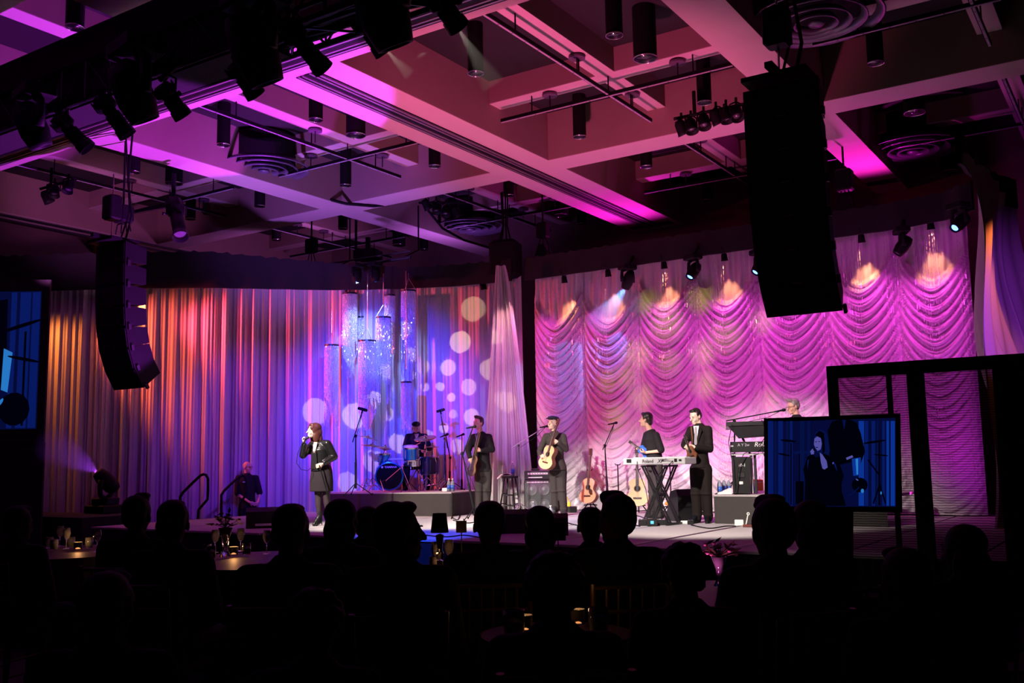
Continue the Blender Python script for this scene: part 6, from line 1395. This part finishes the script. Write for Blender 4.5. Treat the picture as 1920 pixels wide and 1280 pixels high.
trousers(root, J, 'shirt_black', sd, fw, mid.lerp(hp, .8)); shoes(root, J)
MB().obox(mid + fw * .14 - UP * .08 + sd * .08, sd, fw, UP, .08, .006, .022).build('shirt_badge', M['silver_case'], root)
g = MB()
for a in (-1, 1): g.tube([q(a * .032 + .022 * math.cos(t * PI / 5), .098, .0 + .016 * math.sin(t * PI / 5)) for t in range(11)], .0022, 5); g.tube([q(a * .054, .094, .006), q(a * .078, .0, .008)], .0022, 5)
g.build('glasses', M['plastic'], root)
# ------------------------------------------------------------------ guests, tables and chairs in the dark hall
def seated_guest(kind, H=1.30):
    """built facing +Y at the origin, seat at 0.46"""
    J = {}; x = .19 if kind != 'w' else .165
    J['base'] = Vector((0, 0, 0)); J['head'] = Vector((0, .02, H - .125)); z = H - .32
    for s2, e in (('L', -1), ('R', 1)):
        J['sh' + s2] = Vector((e * x, -.01, z)); J['el' + s2] = Vector((e * (x + .05), .04, z - .28)); J['wr' + s2] = Vector((e * .09, .26, z - .36))
        J['hip' + s2] = Vector((e * .09, 0, .54)); J['kn' + s2] = Vector((e * .12, .37, .52)); J['an' + s2] = Vector((e * .12, .36, .09)); J['toe' + s2] = Vector((e * .13, .50, .03))
    return J
GUEST = {}
def make_guest(kind, turn=0.0, H=1.30):
    J = seated_guest('w' if kind in ('long', 'curly', 'bob') else 'm', H)
    fh = Vector((math.sin(turn), math.cos(turn), .05)); fw = Vector((0, 1, 0))
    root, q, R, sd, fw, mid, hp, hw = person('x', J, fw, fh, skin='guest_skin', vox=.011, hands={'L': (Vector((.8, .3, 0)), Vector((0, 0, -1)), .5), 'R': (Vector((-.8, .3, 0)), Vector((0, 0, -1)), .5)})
    b = MB(); e = lambda a, b_, d, r: b.ell(q(a, b_, d), r, R)
    if kind == 'short': hair_short(root, q, R, 'guest_hair', 1.0)
    elif kind == 'quiff': hair_short(root, q, R, 'guest_hair', 1.04, quiff=1)
    elif kind == 'bald': e(0, -.065, -.01, (.070, .045, .05)); b.build('hair', M['guest_hair'], root, remesh=.009, sm=1)
    elif kind == 'bob': e(0, -.03, .05, (.095, .10, .085)); e(0, -.05, -.04, (.095, .07, .09)); b.build('hair', M['guest_hair'], root, remesh=.009, sm=1)
    elif kind == 'long': e(0, -.03, .05, (.092, .10, .085)); e(0, -.06, -.05, (.098, .06, .10)); e(0, -.08, -.17, (.095, .05, .12)); b.build('long_hair', M['guest_hair'], root, remesh=.009, sm=1)
    elif kind == 'curly':
        rr = random.Random(3)
        for i in range(70):
            a, t = rr.uniform(0, 2 * PI), rr.uniform(-.9, 1.3); e(math.cos(a) * math.cos(t) * .078, -.03 + math.sin(a) * math.cos(t) * .085, .03 + math.sin(t) * .088, (.022, .022, .022))
        e(0, -.03, .03, (.086, .09, .092)); b.build('curly_hair', M['guest_hair'], root, remesh=.009, sm=0)
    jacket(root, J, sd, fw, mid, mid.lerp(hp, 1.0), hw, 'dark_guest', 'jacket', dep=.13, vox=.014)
    t_ = MB(); loft(t_, [(hp + UP * .1, .16, .12), (hp - UP * .06, .17, .14)], sd, fw)
    for s2 in 'LR': t_.chain([J['hip' + s2], J['kn' + s2], J['an' + s2]], [.10, .08, .06])
    t_.build('trousers', M['dark_guest'], root, remesh=.016, sm=1); shoes(root, J)
    return root
# chair with a tall spindle back
M['gilt'] = mat('dull_gold_wood', (.05, .028, .008), .4, .2, spec=.3)
def make_chair():
    root = thing('banquet_chair', '', 'chair', (0, 0, 0))
    MB().obox((0, 0, .45), (1, 0, 0), (0, 1, 0), (0, 0, 1), .40, .40, .05, .02).build('seat', M['dark_guest'], root)
    for e in (-1, 1):
        MB().cone((e * .18, .18, 0), (e * .18, .18, .43), .014, .017, 8).build('leg', M['gilt'], root)
        MB().tube([(e * .18, -.21, 0), (e * .18, -.18, .45), (e * .19, -.25, .92)], [.014, .017, .013], 8).build('leg', M['gilt'], root)
    for z in (.58, .78, .90): MB().cone((-.19, -.18 - (z - .45) * .15, z), (.19, -.18 - (z - .45) * .15, z), .011, n=8).build('back_rail', M['gilt'], root)
    for x in (-.12, -.06, 0, .06, .12): MB().cone((x, -.20, .58), (x, -.245, .90), .008, n=6).build('spindle', M['gilt'], root)
    for z in (.18, .28): MB().cone((-.18, -.19, z), (-.18, .18, z), .009, n=6).cone((.18, -.19, z), (.18, .18, z), .009, n=6).build('stretcher', M['gilt'], root)
    return root
chair0 = make_chair(); chair_used = [False]
def put_chair(p, rz, label):
    c = chair0 if not chair_used[0] else copy_tree(chair0); chair_used[0] = True
    c.location = Vector((p.x, p.y, 0)); c.rotation_euler = (0, 0, rz); c['label'] = label; c['group'] = 'spindle backed banquet chairs'; return c
GL = [(37, 950, 42, 'short', 0, 'guest silhouette farthest left, seated before the dark table'), (258, 932, 46, 'quiff', .2, 'guest silhouette with full hair below the floor moving head'), (325, 940, 52, 'short', .3, 'guest silhouette just right of the full haired one, below the handrails'),
      (545, 948, 62, 'short', .1, 'guest silhouette in front of the singer\'s monitor wedge'), (640, 937, 62, 'bob', 0, 'guest silhouette with rounded hair below the singer\'s feet'), (690, 950, 47, 'bob', 0, 'guest silhouette with fluffy hair before the left of the drum riser'), (748, 944, 66, 'short', -1.3, 'guest silhouette in right facing profile before the drum riser'),
      (918, 942, 54, 'short', 0, 'guest silhouette with cropped hair below the bass player'), (1010, 950, 60, 'long', 0, 'guest silhouette with long hair below the bar stool and amplifier'), (1107, 953, 46, 'short', -.2, 'left one of two guest silhouettes leaning together below the acoustic guitars'), (1153, 930, 57, 'quiff', .5, 'right and taller one of two guest silhouettes leaning together'),
      (1445, 940, 70, 'quiff', 0, 'guest silhouette with spiky hair right under the monitor television'), (1514, 940, 72, 'long', 0, 'long haired guest silhouette right beside the spiky haired one'), (1279, 1020, 95, 'curly', 0, 'nearer dark guest with a rounded hairdo below the keyboard stand'), (1036, 1037, 114, 'curly', 0, 'near curly haired guest between the two lit halves of the small table'),
      (592, 1105, 120, 'curly', .1, 'nearest curly haired guest in the lower left middle'), (1690, 1030, 80, 'short', 0, 'barely visible guest at the lower right below the monitor'), (1800, 985, 80, 'long', 0, 'barely visible long haired guest at the far lower right'), (205, 1075, 90, 'short', 0, 'near dark guest low at left between the candle lit tables')]
HW = {'short': .155, 'quiff': .16, 'bob': .19, 'long': .19, 'curly': .195}
protos = {}
for i, (x, y, w_, kd, tn, lb) in enumerate(GL):
    d = HW[kd] * FPX / w_; b_ = ray(x, y); s_ = d / -(RM.transposed() @ b_).z; top = CAM + b_ * s_
    k_ = (kd, tn)
    if k_ not in protos: g_ = make_guest(kd, -tn if tn else 0); protos[k_] = g_; protos[k_]['_u'] = 0
    else: g_ = copy_tree(protos[k_])
    rz = math.atan2(-(-9.5 - top.x), 13 - top.y)
    if abs(tn) > .9: rz = math.atan2(-top.x, top.y)
    sc_h = top.z / 1.30
    f_ = Vector((-math.sin(rz), math.cos(rz), 0)); p_ = Vector((top.x, top.y, 0)) - f_ * .02
    g_.location = p_; g_.rotation_euler = (0, 0, rz); g_.scale = (min(1, sc_h + .03),) * 2 + (sc_h,)
    g_['label'] = lb; g_['group'] = 'seated guests seen from behind'
    c_ = put_chair(p_ - f_ * .03, rz, 'dark spindle backed chair under the ' + lb.replace('barely visible ', '').replace('nearest ', '')[:52].rsplit(' ', 1)[0])
    c_.scale = (1, 1, .80 if sc_h < .93 else 1)
for v in protos.values():
    if '_u' in v.keys(): del v['_u']
q = atz(748, 1170, .80); put_chair(q, -.6, 'empty chair whose gold spindles catch light at the lower left middle')
# tables
M['table_cloth'] = mat('dark_table_cloth', (.035, .018, .03), .5, nscale=30)
M['table_shine'] = mat('table_top_sheen', (.04, .02, .024), .5, spec=.2, nscale=14, noise=.4)
M['wine_glass'] = mat('wine_glass', (.9, .9, .95), .03, trans=.9, ior=1.45)
M['flame'] = mat('candle_flame', (1, .5, .1), .5, emit=(1, .55, .2), es=40)
M['wax'] = mat('candle_wax', (.9, .55, .3), .5, emit=(1, .38, .12), es=1.6)
def table(px, py, z, r, label):
    c = atz(px, py, z); root = thing('banquet_table', label, 'table', (c.x, c.y, 0), 'round tables in the hall')
    MB().lathe((c.x, c.y, z - .02), [(0, -.02), (r, -.02), (r, .01), (0, .02)], 48).build('table_top', M['table_shine'], root)
    pr = []
    n_ = 72; rows_ = []
    for j in range(5): rows_.append([Vector((c.x + math.cos(2 * PI * i / n_) * (r + .01 + .03 * (j / 4) * (1 + math.sin(i * 1.7))), c.y + math.sin(2 * PI * i / n_) * (r + .01 + .03 * (j / 4) * (1 + math.sin(i * 1.7))), (z - .02) * (1 - j / 4) + .01)) for i in range(n_ + 1)])
    MB().grid(rows_).build('table_skirt', M['table_cloth'], root, smooth=True, fix=False); return c
def tumbler(p, label, h=.10, r=.038, fill=.4):
    root = thing('tumbler', label, 'glass', p, 'drinking glasses on the tables')
    MB().lathe(p, [(0, 0), (r * .85, 0), (r, h * .5), (r * .95, h), (r * .88, h), (r * .92, h * .5), (r * .75, .012), (0, .012)], 20).build('glass', M['wine_glass'], root, smooth=True)
    MB().lathe(Vector(p) + UP * .014, [(0, 0), (r * .74, 0), (r * .90, h * fill), (0, h * fill)], 16).build('drink', M['bottle'], root, smooth=True); return root
def goblet(p, label, h=.20, r=.036):
    root = thing('wine_glass', label, 'glass', p, 'stemmed glasses on the tables')
    MB().lathe(p, [(0, 0), (r * .9, 0), (r * .85, .004), (.004, .012), (.004, h * .42), (r * .7, h * .52), (r, h * .72), (r * .8, h), (r * .76, h), (r * .94, h * .72), (r * .6, h * .54), (0, h * .47)], 20).build('glass', M['wine_glass'], root, smooth=True); return root
def candle(p, label, e=1.2, r=.035):
    root = thing('candle_holder', label, 'candle', p, 'candles on the tables')
    MB().lathe(p, [(0, 0), (r, 0), (r * 1.15, .07), (r * 1.08, .07), (r * .92, .006), (0, .006)], 20).build('glass_cup', M['wine_glass'], root, smooth=True)
    MB().lathe(Vector(p) + UP * .008, [(0, 0), (r * .8, 0), (r * .8, .032), (0, .034)], 16).build('candle', M['wax'], root)
    MB().lathe(Vector(p) + UP * .042, [(0, 0), (.005, .006), (.004, .014), (0, .024)], 8).build('flame', M['flame'], root)
    l = bpy.data.lights.new('candle_light', 'POINT'); l.energy = e; l.color = (1, .45, .15); l.shadow_soft_size = .012; o = bpy.data.objects.new('candle_light', l); COL.objects.link(o); o.location = Vector(p) + UP * .10
    return root
tA = table(120, 1032, .75, .8, 'round table at the far left holding glasses and a candle')
tB = table(500, 1046, .75, .8, 'round table left of centre with a flower vase, glasses and a candle')
tC = table(835, 1080, .75, .6, 'round table in the middle holding the crystal lamp and a bright candle')
tD = table(1350, 1108, .75, .6, 'round table right of centre with a pink lit flower vase')
tE = table(1042, 1184, .75, .34, 'small round table in the foreground with two lit glasses')
zt2 = .76
candle(atz(146, 1030, zt2), 'bright candle on the far left table', 1.2); 
for i, (x, y, k_) in enumerate(((92, 1026, 0), (112, 1024, 1), (101, 1031, 0), (124, 1029, 1), (133, 1026, 0), (167, 1027, 0), (182, 1034, 1))):
    (goblet if k_ else tumbler)(atz(x, y, zt2), ('stemmed glass' if k_ else 'tumbler') + ' on the far left table, ' + ['leftmost', 'second stemmed, near the left rim', 'in the cluster left of the candle', 'closest left of the candle', 'tallest cluster behind the candle', 'just right of the candle', 'rightmost'][i])
def vase_flowers(p, label, h=.22, s_=1.0, col='leaf', seed=1):
    root = thing('flower_vase', label, 'vase', p, 'vases of flowers on the tables'); rr = random.Random(seed)
    MB().lathe(p, [(0, 0), (.05 * s_, 0), (.022 * s_, h * .25), (.03 * s_, h * .6), (.062 * s_, h), (.056 * s_, h), (.024 * s_, h * .6), (0, h * .3)], 20).build('vase', M['wine_glass'], root, smooth=True)
    if 'leaf' not in M: M['leaf'] = mat('dark_leaf', (.06, .05, .02), .6); M['petal'] = mat('petal', (.30, .12, .16), .6)
    g = MB(); f = MB()
    for i in range(26):
        a, t = rr.uniform(0, 2 * PI), rr.uniform(.05, .13) * s_; e_2 = Vector(p) + Vector((math.cos(a) * t, math.sin(a) * t, h + rr.uniform(.02, .12) * s_)); g.tube([Vector(p) + UP * h * .3, Vector(p) + UP * h, e_2], .003, 4)
        sx = Vector((rr.uniform(-1, 1), rr.uniform(-1, 1), rr.uniform(-.3, .6))).normalized(); sy = sx.orthogonal().normalized(); g.add([e_2, e_2 + sx * .03 + sy * .012, e_2 + sx * .065, e_2 + sx * .03 - sy * .012], [(0, 1, 2, 3)])
        if i % 4 == 0: f.ell(e_2, (.018 * s_, .018 * s_, .012 * s_), n=8, m=5)
    g.build('foliage', M['leaf'], root, fix=False); f.build('blossom', M['petal'], root); return root
vase_flowers(atz(422, 1043, zt2), 'clear waisted vase with leaves on the table left of centre', .24, 1.0, seed=2)
candle(atz(438, 1040, zt2), 'candle left of centre beside the waisted vase', 1.4)
for i, (x, y, k_, l_) in enumerate(((388, 1042, 0, 'left of the waisted vase'), (403, 1036, 1, 'tall, behind the left of the waisted vase'), (451, 1033, 1, 'tall, right of the candle left of centre'), (462, 1040, 0, 'right of the candle left of centre'), (396, 1046, 0, 'nearest in front of the waisted vase'), (500, 1038, 1, 'alone at the right of the vase table'))):
    (goblet if k_ else tumbler)(atz(x, y, zt2), ('stemmed glass ' if k_ else 'tumbler ') + l_)
# crystal based lamp
lp_ = atz(825, 1078, zt2); lmp = thing('table_lamp', 'unlit table lamp with black shade on a crystal column', 'lamp', lp_)
dz_ = (RM.transposed() @ (lp_ - CAM)).z * -1; k1 = dz_ / FPX
zz = lambda y: plane(825, y, lp_).z
MB().lathe((lp_.x, lp_.y, zz(998)), [(17 * k1, 0), (13 * k1, zz(962) - zz(998)), (12.6 * k1, zz(962) - zz(998)), (16.4 * k1, 0)], 32, closed=True).lathe((lp_.x, lp_.y, zz(964)), [(0, 0), (13 * k1, 0)], 24).build('lamp_shade', M['black_cloth'], lmp)
M['lamp_crystal'] = mat('lamp_crystal', (.85, .75, .85), .06, .4)
MB().lathe((lp_.x, lp_.y, zz(1029)), [(.004, 0), (5 * k1, .004), (8 * k1, zz(1003) - zz(1029)), (.004, zz(1000) - zz(1029))], 9).build('crystal_neck', M['lamp_crystal'], lmp)
MB().lathe((lp_.x, lp_.y, zz(1050)), [(.004, 0), (7 * k1, .01), (8 * k1, (zz(1029) - zz(1050)) * .6), (4 * k1, zz(1028) - zz(1050)), (.004, zz(1028) - zz(1050))], 9).build('crystal_ball', M['wine_glass'], lmp)
MB().lathe((lp_.x, lp_.y, zt2), [(.05, 0), (.05, .015), (5 * k1, .03), (6 * k1, zz(1050) - zt2), (.004, zz(1050) - zt2)], 9).build('crystal_foot', M['lamp_crystal'], lmp)
candle(atz(847, 1072, zt2), 'brightest floating candle in a bowl right of the crystal lamp', 1.0, .05)
for i, (x, y, k_, l_) in enumerate(((863, 1066, 0, 'right of the brightest candle'), (815, 1070, 0, 'with a lemon wedge left of the crystal lamp'), (818, 1069, 1, 'behind the profile guest, left of the lamp'), (842, 1064, 1, 'behind the brightest candle'))):
    (goblet if k_ else tumbler)(atz(x, y, zt2), ('stemmed glass ' if k_ else 'tumbler ') + l_)
def number_card(x0, x1, y0, y1, yb, label, base_px):
    p = atz(base_px, yb, zt2); root = thing('table_sign', label, 'table sign', p, 'square table signs on thin rods'); r_, t_ = axes(p)
    A_, B2 = plane(x0, y0, p), plane(x1, y1, p); c = (A_ + B2) / 2
    MB().obox(c, r_, t_, UP, abs((B2 - A_).dot(r_)), .012, A_.z - B2.z, .002).build('card', mat('sign_card', (.008, .003, .003), .9) if 'sign_card' not in bpy.data.materials else bpy.data.materials['sign_card'], root)
    MB().cone(p, (p.x, p.y, B2.z), .004, n=6).lathe(p, [(0, 0), (.035, 0), (.03, .01), (0, .012)], 16).build('rod', M['black'], root)
number_card(855, 875, 976, 998, 1066, 'small dark square sign on a rod right of the table lamp', 866)
number_card(1034, 1061, 980, 1013, 1085, 'larger dark square sign right of the long haired guest', 1048)
vase_flowers(atz(1350, 1098, zt2), 'pink lit vase with spreading foliage on the table right of centre', .17, .75, seed=5)
lamp('vase_uplight', atz(1346, 1103, zt2) + Vector((-.05, -.1, .03)), atz(1350, 1098, zt2) + UP * .25, (1, .15, .6), 8, 70, .8, .02)
tumbler(atz(964, 1196, zt2), 'left tumbler with a bright blue reflection on the small foreground table', .12, .048); candle(atz(985, 1182, zt2), 'candle behind the left tumbler on the foreground table', .22, .03)
tumbler(atz(1123, 1186, zt2), 'right tumbler on the small foreground table', .11, .045); candle(atz(1084, 1170, zt2), 'candle left of the right tumbler on the foreground table', .28, .03)
# ------------------------------------------------------------------ haze caught in the beams
def haze(a, b_, r0, r1, dens, label, col=(1, 1, 1)):
    m = bpy.data.materials.new('beam_haze'); m.use_nodes = True; N = m.node_tree.nodes; N.remove(N['Principled BSDF']); v = N.new('ShaderNodeVolumeScatter'); v.inputs['Density'].default_value = dens; v.inputs['Color'].default_value = (*col, 1); v.inputs['Anisotropy'].default_value = .2
    m.node_tree.links.new(v.outputs[0], N['Material Output'].inputs['Volume'])
    o = MB().cone(a, b_, r0, r1, 20).build('beam_haze', m, loc=(Vector(a) + Vector(b_)) / 2); return tag(o, label, 'haze', kind='stuff')
a, b_ = atY(1170, 544, 16.62), atY(1118, 612, 16.9); haze(a, b_, .06, .30, .5, 'blue haze cone spreading from the bright moving head at the left of the backdrop')
lamp('haze_blue', a + (a - b_).normalized() * .12, b_, (.10, .35, 1), 380, 34, .3, .01)
a = FLH; b_ = plane(100, 835, a, 2.2); haze(a, b_, .07, .34, .10, 'violet haze beam rising left from the floor standing moving head')
lamp('haze_violet', a, b_, (.40, .05, 1), 260, 26, .3, .01)
for (p0, p1, lb) in (((722, 92), (768, 140), 'short white haze cone under the left profile spotlight'), ((858, 52), (925, 160), 'long white haze cone under the right profile spotlight')):
    a = atY(p0[0], p0[1], 6.70); b_ = atY(p1[0], p1[1], 6.98); haze(a, b_, .05, .28, .05, lb)
    lamp('haze_white', a, b_, (1, .9, .75), 120, 24, .3, .01)
